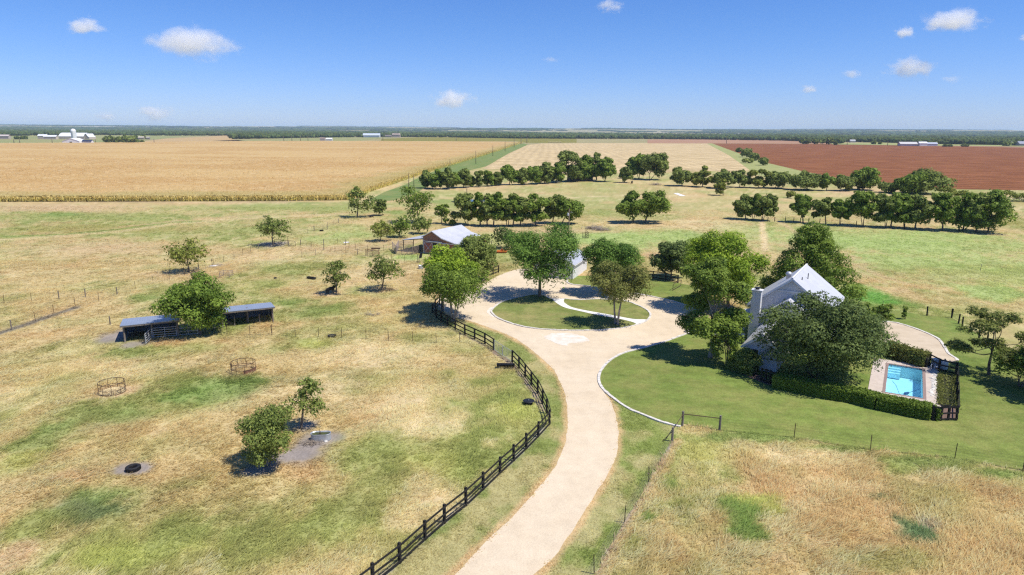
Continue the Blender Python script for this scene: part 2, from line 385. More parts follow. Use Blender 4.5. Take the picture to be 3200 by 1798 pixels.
# ground colours (reflectance)
STRAW = np.array([.485, .375, .178]); PALE = np.array([.62, .485, .275]); GREEN = np.array([.275, .30, .092]); LUSH = np.array([.19, .265, .068])
DEEP = np.array([.13, .19, .08]); RUST = np.array([.47, .315, .15]); DIRT = np.array([.26, .225, .20]); MEADOW = np.array([.33, .40, .135])
LIME = np.array([.36, .38, .11]); EARTH = np.array([.50, .35, .20]); OLIVE = np.array([.29, .25, .07]); TAN = np.array([.5, .36, .20])
# patches: (zoom, x, y, half width, half height in zoom pixels, colour, strength)
SPOTS = [
    ('H', 1350, 120, 620, 110, GREEN, .7), ('H', 1600, 60, 320, 90, LUSH, .75), ('H', 700, 260, 420, 130, LUSH, .6), ('H', 330, 420, 260, 150, LUSH, .7), ('H', 120, 600, 160, 120, LIME, .6),
    ('H', 640, 930, 330, 140, DEEP, .75), ('H', 900, 830, 380, 70, LUSH, .6), ('H', 250, 1060, 260, 160, GREEN, .8), ('H', 900, 1290, 420, 110, LIME, .8), ('H', 1500, 1180, 330, 120, GREEN, .7),
    ('H', 2100, 1130, 500, 260, GREEN, .75), ('H', 1500, 1240, 200, 60, LIME, .5), ('H', 1050, 650, 560, 120, RUST, .55), ('H', 560, 700, 190, 70, RUST, .8), ('H', 1000, 340, 420, 90, RUST, .5), ('H', 60, 1320, 180, 170, EARTH, .8),
    ('H', 1500, 560, 300, 100, STRAW, .6), ('H', 2250, 640, 260, 90, RUST, .8), ('H', 1300, 850, 380, 90, STRAW, .7), ('H', 1900, 780, 300, 120, STRAW, .6), ('H', 2000, 90, 420, 90, PALE, .5), ('H', 120, 120, 300, 120, PALE, .4),
    ('H', 1035, 630, 130, 50, DIRT, .95), ('H', 950, 660, 110, 35, DIRT, .8), ('H', 2200, 540, 190, 75, DIRT, 1.), ('H', 2330, 450, 170, 80, DIRT, 1.), ('H', 2500, 410, 110, 45, DIRT, .9), ('H', 2300, 320, 110, 50, DIRT, .7), ('H', 1950, 640, 150, 60, DIRT, .8),
    ('I', 300, 500, 420, 170, GREEN, .7), ('I', 700, 600, 260, 120, LIME, .5), ('I', 120, 900, 380, 330, GREEN, .75), ('I', 620, 270, 330, 120, PALE, .7), ('I', 420, 160, 260, 80, PALE, .5), ('I', 900, 60, 300, 60, STRAW, .5), ('I', 1300, 210, 190, 100, LIME, .75), ('I', 1480, 120, 60, 110, LIME, .6), ('I', 700, 900, 220, 120, PALE, .6), ('I', 480, 1020, 160, 90, PALE, .55),
    ('D', 850, 1230, 360, 110, LUSH, .7), ('D', 560, 1180, 300, 80, GREEN, .6), ('D', 200, 970, 330, 50, LUSH, .65), ('D', 700, 940, 420, 50, GREEN, .55), ('D', 1650, 900, 150, 45, LIME, .75), ('D', 1900, 780, 420, 45, GREEN, .5), ('D', 1700, 660, 260, 60, LUSH, .55), ('D', 1500, 590, 160, 30, LUSH, .6), ('D', 370, 555, 170, 45, LUSH, .7), ('D', 1450, 350, 330, 70, GREEN, .55), ('D', 900, 470, 300, 60, GREEN, .4),
    ('D', 1000, 1010, 420, 60, STRAW, .5), ('D', 2100, 1000, 420, 140, PALE, .65), ('D', 1700, 1250, 330, 100, PALE, .6), ('D', 2350, 1250, 200, 130, PALE, .45), ('D', 330, 1090, 260, 60, PALE, .5), ('D', 2150, 350, 330, 110, PALE, .45), ('D', 1250, 260, 330, 50, PALE, .4), ('D', 550, 890, 140, 40, RUST, .85), ('D', 1270, 760, 150, 30, RUST, .7), ('D', 1500, 520, 260, 40, RUST, .4),
    ('D', 120, 850, 140, 60, DIRT, .9), ('D', 290, 905, 150, 35, DIRT, .8), ('D', 130, 1260, 170, 60, EARTH, .85), ('D', 1110, 1100, 140, 55, EARTH, .45), ('D', 1330, 155, 110, 22, DIRT, .8), ('D', 890, 318, 50, 16, DIRT, .7), ('D', 2150, 500, 120, 25, EARTH, .7), ('D', 1760, 520, 110, 24, EARTH, .7),
    ('D', 1900, 190, 420, 45, EARTH, .6), ('b', 400, 560, 420, 120, EARTH, .75), ('b', 560, 760, 260, 60, EARTH, .7), ('b', 500, 900, 420, 70, MEADOW, .9), ('b', 900, 830, 120, 30, MEADOW, .8), ('b', 1500, 300, 1100, 120, STRAW, .7), ('D', 1800, 110, 230, 55, MEADOW, .55), ('B', 200, 900, 230, 50, MEADOW, .45),
    ('B', 2250, 960, 420, 80, MEADOW, .95), ('B', 1950, 930, 260, 60, MEADOW, .9), ('B', 1330, 960, 160, 70, MEADOW, .6), ('B', 1360, 1080, 120, 60, GREEN, .7), ('B', 1320, 1180, 100, 90, OLIVE, .5), ('C', 120, 920, 260, 60, MEADOW, .9), ('C', 560, 880, 220, 70, MEADOW, .7), ('m', 1900, 560, 420, 160, OLIVE, .5), ('m', 2050, 470, 120, 30, EARTH, .8), ('m', 1750, 420, 130, 30, EARTH, .5),
    ('C', 1500, 960, 520, 60, MEADOW, .9), ('C', 1700, 1100, 420, 60, MEADOW, .55), ('C', 2350, 1320, 300, 70, MEADOW, .9), ('C', 1420, 1340, 180, 90, np.array([.17, .34, .07]), .95), ('C', 1950, 1190, 420, 60, EARTH, .4), ('C', 1330, 1090, 120, 60, EARTH, .65), ('C', 800, 960, 160, 90, TAN, .55), ('C', 2000, 900, 420, 40, MEADOW, .6),
    ('C', 1700, 960, 1100, 130, MEADOW, .75), ('C', 2100, 1160, 900, 150, MEADOW, .65), ('C', 1000, 900, 300, 60, MEADOW, .5), ('C', 300, 830, 330, 45, PALE, .4), ('C', 1300, 590, 160, 18, EARTH, .8), ('C', 1470, 575, 60, 14, EARTH, .9), ('C', 2450, 800, 250, 120, OLIVE, .6), ('B', 1600, 890, 700, 28, TAN, .7), ('B', 1100, 865, 300, 18, STRAW, .6), ('B', 1900, 720, 500, 60, GREEN, .45), ('B', 2100, 590, 600, 50, GREEN, .4), ('C', 300, 690, 500, 70, STRAW, .35), ('B', 950, 672, 130, 16, LUSH, .8), ('B', 550, 755, 80, 14, LUSH, .7),
    ('A', 300, 845, 700, 35, TAN, .8), ('A', 1500, 800, 900, 8, TAN, .7), ('A', 600, 910, 800, 40, GREEN, .85), ('A', 2000, 840, 700, 30, GREEN, .8), ('A', 450, 895, 170, 12, LUSH, .8), ('A', 2300, 808, 160, 8, LUSH, .7), ('A', 800, 1000, 800, 40, OLIVE, .6), ('A', 1700, 1010, 420, 40, GREEN, .5), ('A', 700, 1150, 600, 60, TAN, .55), ('A', 150, 1250, 330, 80, STRAW, .5), ('A', 1350, 1345, 260, 35, EARTH, .5),
    ('J', 1300, 1000, 1400, 520, RUST, .6), ('J', 80, 480, 260, 140, LIME, .55), ('J', 520, 400, 420, 50, LUSH, .8), ('J', 1150, 490, 330, 40, LUSH, .7), ('J', 1850, 590, 420, 60, LUSH, .75), ('J', 2400, 680, 300, 40, LUSH, .8), ('J', 430, 960, 170, 170, LUSH, .95), ('J', 560, 880, 200, 50, LIME, .9), ('J', 480, 1120, 170, 90, LUSH, .9), ('J', 680, 960, 110, 60, LIME, .8), ('J', 650, 1060, 110, 60, STRAW, .8), ('J', 690, 1300, 150, 55, EARTH, .4),
    ('J', 1490, 855, 90, 22, DEEP, .95), ('J', 1640, 1020, 100, 70, DEEP, 1.), ('J', 1760, 1130, 150, 80, DEEP, 1.), ('J', 1850, 1060, 80, 50, DIRT, .6), ('J', 1640, 640, 140, 60, GREEN, .9), ('J', 900, 560, 420, 70, PALE, .75), ('J', 1150, 780, 380, 60, PALE, .6), ('J', 1050, 1230, 180, 80, PALE, .75), ('J', 1600, 940, 330, 90, RUST, .8), ('J', 560, 780, 420, 90, RUST, .5), ('J', 1900, 900, 420, 200, GREEN, .5), ('J', 2300, 1050, 330, 160, STRAW, .5), ('J', 2100, 1350, 420, 110, STRAW, .5), ('J', 1500, 1330, 420, 110, GREEN, .6), ('J', 150, 1250, 260, 130, STRAW, .6), ('J', 2350, 820, 260, 160, RUST, .45),
    ('I', 2350, 560, 160, 160, LUSH, .5), ('I', 2250, 900, 120, 160, STRAW, .5), ('I', 2400, 1200, 220, 200, RUST, .55), ('I', 2280, 1000, 60, 50, LUSH, .9), ('I', 2470, 760, 60, 70, LUSH, .7),
]
# strokes: (zoom, line, half width in metres, colour, strength)
STROKES = [
    ('F', [(-80, 872), (0, 838), (97, 806), (190, 774)], .8, np.array([.17, .155, .13]), .85),
    ('A', [(-300, 1100), (0, 1085), (500, 1050), (900, 1020), (1300, 965), (1700, 930), (2150, 905), (2576, 890)], 2.2, PALE, .5),
    ('A', [(-300, 1070), (0, 1062), (500, 1042), (900, 1005), (1250, 955), (1500, 945)], 1.6, LUSH, .65),
    ('A', [(900, 990), (1300, 945), (1700, 915), (2100, 890)], 1.6, EARTH, .5),
    ('A', [(-300, 799), (0, 799), (1200, 797), (2500, 790)], 1.8, np.array([.33, .25, .14]), .8),
    ('C', [(655, 800), (660, 860), (675, 940), (680, 1010)], 1.0, PALE, .9), ('C', [(720, 770), (830, 830), (900, 880)], .9, TAN, .6),
    ('C', [(1260, 1090), (1500, 1190), (1800, 1290)], .8, TAN, .6), ('C', [(1230, 1120), (1450, 1220), (1700, 1300)], .8, TAN, .5),
    ('B', [(1700, 660), (2000, 640), (2300, 630), (2576, 625)], 2.2, PALE, .55), ('C', [(0, 612), (400, 622), (900, 640)], 1.8, PALE, .35),
    ('C', [(420, 545), (850, 560), (1500, 575)], 2.0, EARTH, .55), ('C', [(2000, 640), (2576, 660)], 4.0, OLIVE, .6),
    ('C', [(900, 805), (1400, 840), (2100, 880), (2450, 905)], 2.2, EARTH, .5), ('B', [(760, 590), (1700, 545)], 3.0, EARTH, .5), ('B', [(1000, 858), (1900, 845)], 2.5, EARTH, .5),
    ('I', [(2480, 440), (2300, 745), (2115, 1055), (1880, 1440), (1650, 1800)], .32, DIRT, .9), ('I', [(2520, 430), (2340, 745), (2160, 1055), (1930, 1440)], .5, RUST, .6),
    ('f', [(1000, 660), (1185, 785), (1315, 935), (1440, 1110), (1500, 1250)], .55, np.array([.3, .21, .17]), .75),
    ('I', [(1545, 325), (1290, 590), (1060, 805), (770, 1060), (430, 1360), (200, 1530)], .45, DIRT, .7), ('f', [(600, 445), (800, 540), (990, 650)], .4, np.array([.3, .21, .17]), .5),
]
def _compile():
    sp = []
    for z, x, y, rx, ry, c, s in SPOTS:
        p = at(z, x, y); a = at(z, x + rx, y); t = at(z, x, y - ry); b = at(z, x, y + ry)
        sp.append((p[0], p[1], abs(a[0] - p[0]), abs(t[1] - b[1]) / 2, c, s))
    st = [(pts(z, l), w, c, s) for z, l, w, c, s in STROKES]
    return sp, st
_SP, _ST = _compile()
def field_colour(x, y):
    n1 = fbm(x * .045 + 3, y * .04, 11, 4); n2 = fbm(x * .16, y * .13, 23, 4); n3 = fbm(x * .55, y * .38, 31, 3)
    wx = (fbm(x * .25, y * .2, 41, 4) - .5); wy = (fbm(x * .25 + 40, y * .2, 47, 4) - .5); w2 = fbm(x * .8, y * .55, 53, 3) - .5
    g = sstep(.35, .66, n1 * .5 + n2 * .5)[:, None]
    c = STRAW * (1 - g) + GREEN * g
    r = sstep(.50, .72, fbm(x * .09 + 90, y * .08, 61, 4))[:, None]; c = c * (1 - .5 * r) + RUST * .5 * r
    p = sstep(.52, .70, n2 * .55 + n3 * .45)[:, None]; c = c * (1 - .45 * p) + PALE * .45 * p
    for (cx, cy, rx, ry, col, s) in _SP:
        m = (np.abs(x - cx) < rx * 2.2 + 3) & (np.abs(y - cy) < ry * 2.2 + 3)
        if not m.any(): continue
        X, Y = x[m], y[m]
        d = np.hypot((X - cx + wx[m] * rx * .9) / rx, (Y - cy + wy[m] * ry * .9) / ry) + w2[m] * .9
        w = (sstep(1.35, .4, d) * s)[:, None]
        c[m] = c[m] * (1 - w) + col * w
    for line, wd, col, s in _ST:
        lo, hi = line.min(0) - wd * 4, line.max(0) + wd * 4
        m = (x > lo[0]) & (x < hi[0]) & (y > lo[1]) & (y < hi[1])
        if not m.any(): continue
        d = pdist(x[m], y[m], line) / wd + w2[m] * 1.2
        w = (sstep(1.3, .4, d) * s)[:, None]
        c[m] = c[m] * (1 - w) + col * w
    # mown verges on both sides of the drive
    jx, jy = x + w2 * .5, y + wx * .5
    for poly, tone in ((verge_l, np.array([.205, .245, .065])), (verge_r, np.array([.205, .255, .062]))):
        lo, hi = poly.min(0) - 1, poly.max(0) + 1
        m = (x > lo[0]) & (x < hi[0]) & (y > lo[1]) & (y < hi[1])
        if m.any():
            k = inpoly(jx[m], jy[m], poly); q = sstep(.42, .62, n3[m] * .55 + n2[m] * .45)[:, None]
            base = tone * (1 - q * .75) + np.array([.40, .335, .16]) * q * .75
            cc = c[m]; cc[k] = cc[k] * .12 + base[k] * .88; c[m] = cc
    d = np.minimum(pdist(x, y, DRIVE_L[:24]), pdist(x, y, DRIVE_R)) if (y < 120).any() else np.full(x.shape, 99.)
    w = (sstep(.75, .1, d + w2 * .7) * .75)[:, None]; c = c * (1 - w) + np.array([.56, .37, .19]) * w
    v = .86 + .28 * n3
    far = sstep(500, 1500, y)[:, None]
    farc = np.array([.30, .26, .12]) * (.8 + .5 * n1[:, None])
    return (c * v[:, None]) * (1 - far) + farc * far

def far_rise(x, y):
    d = np.hypot(x, y)
    h = sstep(5200, 15000, d) * (62 + 40 * (fbm(x * .00028, y * .0002, 71, 4) - .5))
    return h
def build_ground():
    ys = [6.0]
    while ys[-1] < 420: ys.append(ys[-1] + max(.16, ys[-1] ** 2 / (CAMH * 683) * 1.35))
    while ys[-1] < 26000: ys.append(ys[-1] * 1.035)
    ys = np.array(ys); t = np.linspace(-1.12, 1.12, 900)
    X = (ys[:, None] + 8) * t[None, :]; Y = np.repeat(ys[:, None], len(t), 1)
    x, y = X.ravel(), Y.ravel()
    z = far_rise(x, y)
    c = field_colour(x, y)
    a = np.arange(len(ys) - 1)[:, None] * len(t) + np.arange(len(t) - 1)[None, :]
    Fq = np.stack([a, a + 1, a + 1 + len(t), a + len(t)], -1).reshape(-1, 4)
    m = attrmat('pasture_ground', noise=[(1.1, (1, .55, 1), .86, 1.14), (5.0, (1, .6, 1), .82, 1.18)], bump=.4)
    o = npmesh('ground', np.stack([x, y, z], 1), Fq, 4, m, attrs={'Col': ('FLOAT_COLOR', np.concatenate([c, np.ones((len(c), 1))], 1))}, smooth=True)
    o['kind'] = 'structure'
    g = mat('plain_far_ground', (.36, .30, .15), (.2, .22, .08), .01)
    o = sheet('terrain', [(-60000, -40000), (60000, -40000), (60000, 26000), (-60000, 26000)], -.6, g)
build_ground()

# ------------------------------------------------------------------ farm fields far out
_e = at('B', 1530, 250)[:2] - at('B', 1222, 428)[:2]; _e = _e / np.linalg.norm(_e)
M_STUB = rowmat('stubble', (.55, .425, .235), (.46, .345, .175), (_e[1], -_e[0], 0), 9.0, .22)
M_PLOW = rowmat('ploughed_soil', (.25, .102, .042), (.195, .075, .03), (.25, .97, 0), 16.0, .45)
M_PLOWFAR = mat('brown_soil', (.40, .24, .145), (.33, .18, .10), .02, .95, spec=.05, stretch=(.2, 1, 1))
M_STRIP = mat('strip_grass', (.135, .205, .06), (.22, .24, .085), .12, .95, .3, detail=6, spec=.05)
M_YGRASS = mat('pale_strip_grass', (.36, .35, .145), (.26, .29, .10), .10, .95, .4, detail=7, spec=.05)
M_OLIVE = mat('olive_crop', (.235, .20, .045), (.19, .185, .04), .02, .95, spec=.05, stretch=(.3, 1, 1))
M_PGREEN = mat('far_pasture', (.235, .27, .10), (.30, .27, .12), .008, .95, spec=.05)
M_FTAN = mat('far_tan_field', (.48, .34, .17), (.40, .28, .13), .01, .95, spec=.05, stretch=(.2, 1, 1))
def zsheet(name, z, lst, hgt_, m): return sheet(name, pts(z, lst), hgt_, m)
zsheet('stubble_field', 'B', [(1222, 428), (1300, 385), (1420, 315), (1560, 250), (1660, 238), (2100, 235), (2576, 236), (2930, 235), (3060, 280), (3180, 345), (3260, 440), (2576, 452), (1900, 470), (1500, 440)], .05, M_STUB)
zsheet('ploughed_field', 'C', [(290, 232), (700, 233), (1170, 237), (1700, 247), (2200, 254), (2576, 263), (3500, 290), (4200, 318), (4200, 600), (2576, 574), (2000, 566), (1750, 548), (1500, 522), (1250, 490), (950, 434), (700, 375), (480, 300)], .06, M_PLOW)
zsheet('strip_verge', 'C', [(255, 232), (295, 232), (480, 300), (700, 375), (950, 434), (1250, 492), (900, 545), (590, 450), (560, 420), (420, 320)], .07, M_YGRASS)
zsheet('grass_strip', 'B', [(360, 668), (480, 606), (640, 548), (760, 488), (905, 428), (1000, 388), (1250, 300), (1500, 243), (1530, 238), (1565, 246), (1420, 312), (1250, 410), (1120, 440), (900, 515), (720, 610), (560, 665), (500, 672)], .05, M_STRIP)
zsheet('brown_field', 'C', [(-180, 203), (300, 200), (640, 203), (1180, 228), (1700, 243), (2576, 256), (4000, 285), (4000, 300), (2576, 262), (1700, 246), (1170, 236), (700, 232), (-180, 231)], .08, M_PLOWFAR)
zsheet('olive_field', 'B', [(460, 203), (700, 193), (1300, 187), (1930, 203), (1930, 232), (1640, 234), (1540, 232), (1480, 222), (460, 221)], .08, M_OLIVE)
zsheet('green_field', 'n', [(200, 196), (520, 185), (1280, 158), (1700, 160), (2100, 158), (1900, 170), (1750, 190), (1600, 201), (500, 203)], .08, M_PGREEN)
zsheet('green_field', 'a', [(-900, 150), (0, 150), (500, 190), (1320, 185), (2400, 175), (3000, 182), (2500, 200), (1900, 255), (1400, 300), (-900, 300)], .05, M_PGREEN)
zsheet('tan_field', 'A', [(1060, 345), (1250, 322), (1500, 310), (1735, 296), (1760, 330), (1850, 340), (1060, 352)], .08, M_FTAN)
zsheet('tan_field', 'a', [(-700, 90), (2400, 98), (2800, 118), (1500, 124), (900, 124), (-700, 124)], .3, M_FTAN)
zsheet('pale_field', 'r', [(850, 196), (1400, 190), (3200, 222), (3200, 232), (1500, 215), (860, 206)], .3, M_YGRASS)

# ------------------------------------------------------------------ drive, lawns, court
M_CALICHE = mat('white_caliche', (.73, .67, .58), (.63, .54, .42), 1.2, .95, .3, detail=8, spec=.1)
M_CONC = mat('white_concrete', (.80, .77, .72), (.70, .67, .62), 1.5, .85, .1, detail=6)
M_COURT = mat('grey_gravel', (.58, .48, .345), (.49, .395, .275), .5, .95, .4, detail=10, spec=.1, bscale=14)
def lawnmat(name, a, b, c, mow=(.3, .95, 0), pitch=3.2, amt=.16, q=1.0):
    m = rowmat(name, a, b, mow, pitch, amt, .95, q * .7); t = m.node_tree; bs = t.nodes['Principled BSDF']; src = bs.inputs['Base Color'].links[0].from_socket
    tc = t.nodes.new('ShaderNodeTexCoord')
    def nz(sc, lo, hi, t0, t1, rough=.7):
        n = t.nodes.new('ShaderNodeTexNoise'); n.inputs['Scale'].default_value = sc; n.inputs['Detail'].default_value = 6; n.inputs['Roughness'].default_value = rough
        t.links.new(tc.outputs['Object'], n.inputs['Vector']); mr = t.nodes.new('ShaderNodeMapRange'); mr.inputs['From Min'].default_value = lo; mr.inputs['From Max'].default_value = hi; mr.inputs['To Min'].default_value = t0; mr.inputs['To Max'].default_value = t1
        t.links.new(n.outputs['Fac'], mr.inputs['Value']); return n, mr
    n, mr = nz(.16, .44, .66, 0, .75); mx = t.nodes.new('ShaderNodeMix'); mx.data_type = 'RGBA'; mx.inputs['B'].default_value = (*c, 1)
    t.links.new(mr.outputs[0], mx.inputs['Factor']); t.links.new(src, mx.inputs['A'])
    n1, r1 = nz(1.6, .32, .68, 1 - .14 * q, 1 + .14 * q); n2, r2 = nz(7.0, .3, .7, 1 - .3 * q, 1 + .3 * q)
    k = t.nodes.new('ShaderNodeMath'); k.operation = 'MULTIPLY'; t.links.new(r1.outputs[0], k.inputs[0]); t.links.new(r2.outputs[0], k.inputs[1])
    v = t.nodes.new('ShaderNodeVectorMath'); v.operation = 'SCALE'; t.links.new(mx.outputs['Result'], v.inputs[0]); t.links.new(k.outputs[0], v.inputs['Scale']); t.links.new(v.outputs[0], bs.inputs['Base Color'])
    bp = t.nodes.new('ShaderNodeBump'); bp.inputs['Strength'].default_value = .6; bp.inputs['Distance'].default_value = .06; t.links.new(n2.outputs['Fac'], bp.inputs['Height']); t.links.new(bp.outputs[0], bs.inputs['Normal'])
    return m
M_GRAVEL = lawnmat('limestone_gravel', (.645, .53, .37), (.60, .485, .33), (.68, .57, .41), (.97, .22, 0), 1.9, .05, .34)
M_LAWN = lawnmat('mown_lawn', (.135, .195, .042), (.18, .22, .052), (.26, .25, .08))
M_ISLE = lawnmat('island_lawn', (.155, .20, .052), (.21, .22, .065), (.32, .27, .11), (.9, .4, 0))
drive = np.vstack([catmull(DRIVE_L, 4), catmull(KERB_UP[:], 4), pts('E', [(2330, 700), (2300, 760)]), catmull(KERB_LAWN[:8], 4), DRIVE_R])
sheet('driveway', jitter(drive, .16, .5, 5), .012, M_GRAVEL)
sheet('driveway', jitter(catmull(pts('E', [(1075, 855), (1130, 832), (1240, 820), (1350, 834), (1425, 872), (1360, 896), (1250, 910), (1150, 890)]), 6, True), .75, .25, 9), .018, M_CALICHE)
sheet('driveway', jitter(catmull(pts('E', [(655, 655), (690, 625), (705, 650), (740, 705), (700, 700), (665, 680)]), 4, True), .2, .3, 12), .018, M_CALICHE)
sheet('lawn', ISLAND, .05, M_ISLE)
sheet('walkway', PATH, .07, M_CONC)
lawn_r = np.vstack([catmull(KERB_LAWN, 4), [GATE_POSTS[0] + [.3, .5]], WIRE_R, pts('G', [(3900, 1500), (2800, 1150), (2330, 900), (2035, 708), (1845, 690), (1575, 650), (1250, 560), (700, 600), (330, 700), (120, 790)])])
sheet('lawn', lawn_r, .03, M_LAWN)
lawn_u = np.vstack([catmull(KERB_UP, 4), pts('G', [(60, 600), (150, 480), (-10, 450)]), pts('E', [(2110, 445), (1805, 400), (1650, 385), (1290, 395)])])
sheet('lawn', lawn_u, .036, M_LAWN)
sheet('gravel_court', jitter(COURT, .12, .5, 8), .045, M_COURT)

M_EDGE = mat('pale_limestone', (.72, .68, .60), (.55, .50, .43), 2.5, .85, .4, detail=6)
def edging(line, label, seed, w=.30, h=.13, closed=False, white=1.0):
    """a run of rough limestone blocks set end to end: one thing, the blocks are its pattern"""
    rnd = random.Random(seed); P = [np.array(p[:2], float) for p in line]
    if closed: P.append(P[0])
    d = [0.0]
    for a, b in zip(P[:-1], P[1:]): d.append(d[-1] + np.linalg.norm(b - a))
    d = np.array(d); P = np.array(P); mb = MB(); s = 0.0
    while s < d[-1] - .1:
        L = rnd.uniform(.35, .75); e = min(s + L, d[-1])
        a = np.array([np.interp(s + .012, d, P[:, 0]), np.interp(s + .012, d, P[:, 1]), 0]); b = np.array([np.interp(e - .012, d, P[:, 0]), np.interp(e - .012, d, P[:, 1]), 0])
        hh = h + rnd.uniform(-.025, .025); ww = w * rnd.uniform(.85, 1.1)
        if np.linalg.norm(b - a) > .05: mb.bar(a + [0, 0, hh / 2 - .01], b + [0, 0, hh / 2 - .01], ww, hh)
        s = e
    o = mb.build('stone_edging', M_EDGE)
    return tag(o, label, 'stone edging', 'limestone edgings along the drive')
edging(ISLAND, 'white limestone edging ringing the oval lawn island in the drive', 1, closed=True)
edging(catmull(KERB_LAWN, 5), 'white limestone edging curving along the big front lawn beside the drive', 2)
edging(catmull(KERB_UP, 5), 'pale limestone edging along the lawn below the black board fence', 3)
edging(COURT[4:38], 'pale limestone edging along the outer curve of the grey gravel court', 4, .34)

# ------------------------------------------------------------------ corn
CORN = [('P', [(-1100, 640), (0, 631), (400, 630), (860, 628), (1079, 626), (1110, 618), (1158, 598), (1230, 574), (1307, 548), (1400, 520), (1480, 496), (1560, 471), (1632, 447), (1400, 443.5), (1000, 443.5), (760, 444), (300, 449), (0, 451.5), (-1100, 462)])]
CP = pts(*CORN[0])
def corn():
    # the leafy top of the standing crop
    ys = [205.0]
    while ys[-1] < 1500: ys.append(ys[-1] * 1.006)
    ys = np.array(ys); t = np.linspace(-1.12, .1, 760); X = ys[:, None] * t[None, :]; Y = np.repeat(ys[:, None], len(t), 1)
    x, y = X.ravel(), Y.ravel()
    inn = inpoly(x, y, CP)
    z = 1.5 + .75 * fbm(x * .9, y * .9, 81, 3) + .3 * fbm(x * .05, y * .05, 83, 3)
    ed = pdist(x, y, CP[:13])
    nn = fbm(x * .02, y * .015, 85, 4); n2 = fbm(x * .35, y * .25, 86, 3)
    A = np.array([.64, .445, .19]); B = np.array([.575, .37, .145]); Cc = np.array([.72, .53, .27]); Gg = np.array([.42, .38, .13])
    def colr(x, y, ed):
        nn = fbm(x * .012, y * .02, 85, 4); n2 = fbm(x * .4, y * .3, 86, 3); nb = fbm(x * .03 + 7, y * .05, 87, 4)
        w = sstep(.35, .65, nn)[:, None]; c = A * (1 - w) + B * w
        l = sstep(.45, .8, n2)[:, None]; c = c * (1 - .7 * l) + Cc * .7 * l
        near = sstep(330, 215, y)[:, None]; c = c * (1 - .45 * near) + np.array([.68, .51, .25]) * .45 * near
        g = (sstep(26, 4, ed + (nb - .5) * 30) * .55 + sstep(.66, .78, nb) * .3 * sstep(420, 240, y))[:, None]
        g = np.clip(g + (sstep(40, 10, ed) * sstep(-40, 5, x - (y - 225) * .25 + 40))[:, None] * .25, 0, .9)
        return c * (1 - g) + Gg * g
    c = colr(x, y, ed)
    a = np.arange(len(ys) - 1)[:, None] * len(t) + np.arange(len(t) - 1)[None, :]
    Fq = np.stack([a, a + 1, a + 1 + len(t), a + len(t)], -1).reshape(-1, 4)
    Fq = Fq[inn[Fq].all(1)]
    u, inv = np.unique(Fq.ravel(), return_inverse=True); Fq = inv.reshape(-1, 4)
    V = [np.stack([x, y, z], 1)[u]]; Cv = [c[u]]; T = [Fq[:, [0, 1, 2]], Fq[:, [0, 2, 3]]]; nb_ = len(u)
    # separate plants: leaning leaf blades, dense along the near edge
    rng = np.random.default_rng(5)
    P = []
    n = 150000; yy = 212 * (620 / 212) ** (rng.random(n) ** 1.25); xx = yy * (rng.random(n) * 1.22 - 1.0)
    k = inpoly(xx, yy, CP); P.append(np.stack([xx[k], yy[k]], 1))
    for i in range(12):                          # edge rows
        p, q = CP[i], CP[i + 1]; L = np.linalg.norm(q - p); m = int(min(L, 600) * 26); s = rng.random(m)
        nrm = np.array([-(q - p)[1], (q - p)[0]]) / L
        P.append(p + (q - p) * s[:, None] + nrm * (rng.random(m) ** 1.6 * 5.6 - .7)[:, None])
    P = np.concatenate(P); P = P[(P[:, 0] > -1.05 * P[:, 1])]
    N = len(P); edp = pdist(P[:, 0], P[:, 1], CP[:13]); pc = colr(P[:, 0], P[:, 1], edp)
    for b in range(4):
        an = rng.random(N) * 6.283; L = rng.uniform(.4, .9, N); z0 = rng.uniform(0.1, 1.5, N); z1 = z0 + rng.uniform(.5, 1.1, N)
        if b == 0: z0 = rng.uniform(0, .4, N); z1 = rng.uniform(1.9, 2.6, N); L = rng.uniform(.02, .25, N)
        w = rng.uniform(.12, .22, N) * np.clip(P[:, 1] / 260, 1, 2.2); dx, dy = np.cos(an), np.sin(an)
        b0 = np.stack([P[:, 0] - dy * w, P[:, 1] + dx * w, z0], 1); b1 = np.stack([P[:, 0] + dy * w, P[:, 1] - dx * w, z0], 1)
        tp = np.stack([P[:, 0] + dx * L, P[:, 1] + dy * L, z1], 1)
        V.append(np.stack([b0, b1, tp], 1).reshape(-1, 3)); idx = nb_ + np.arange(N * 3).reshape(-1, 3); nb_ += N * 3; T.append(idx)
        up = rng.uniform(.8, 1.5, (N, 1)) * (1 + .30 * sstep(7, 1, edp)[:, None]); gmix = np.clip((2.3 - z1) / 1.6, 0, 1)[:, None] * sstep(14, 2, edp)[:, None] * .85
        cc = (pc * (1 - gmix) + np.array([.46, .49, .17]) * gmix) * up
        Cv.append(np.repeat(cc, 3, 0))
    V = np.concatenate(V); Cv = np.concatenate(Cv); T = np.concatenate(T)
    o = npmesh('corn_crop', V, T, 3, attrmat('dry_corn', .25), attrs={'Col': ('FLOAT_COLOR', np.concatenate([Cv, np.ones((len(Cv), 1))], 1))})
    tag(o, 'ripe tan corn crop standing in the wide field below the far dairy barn', 'corn', kind='stuff')
    sheet('field', CP, .04, mat('corn_soil', (.44, .35, .2), (.36, .28, .15), .3, .95))
corn()

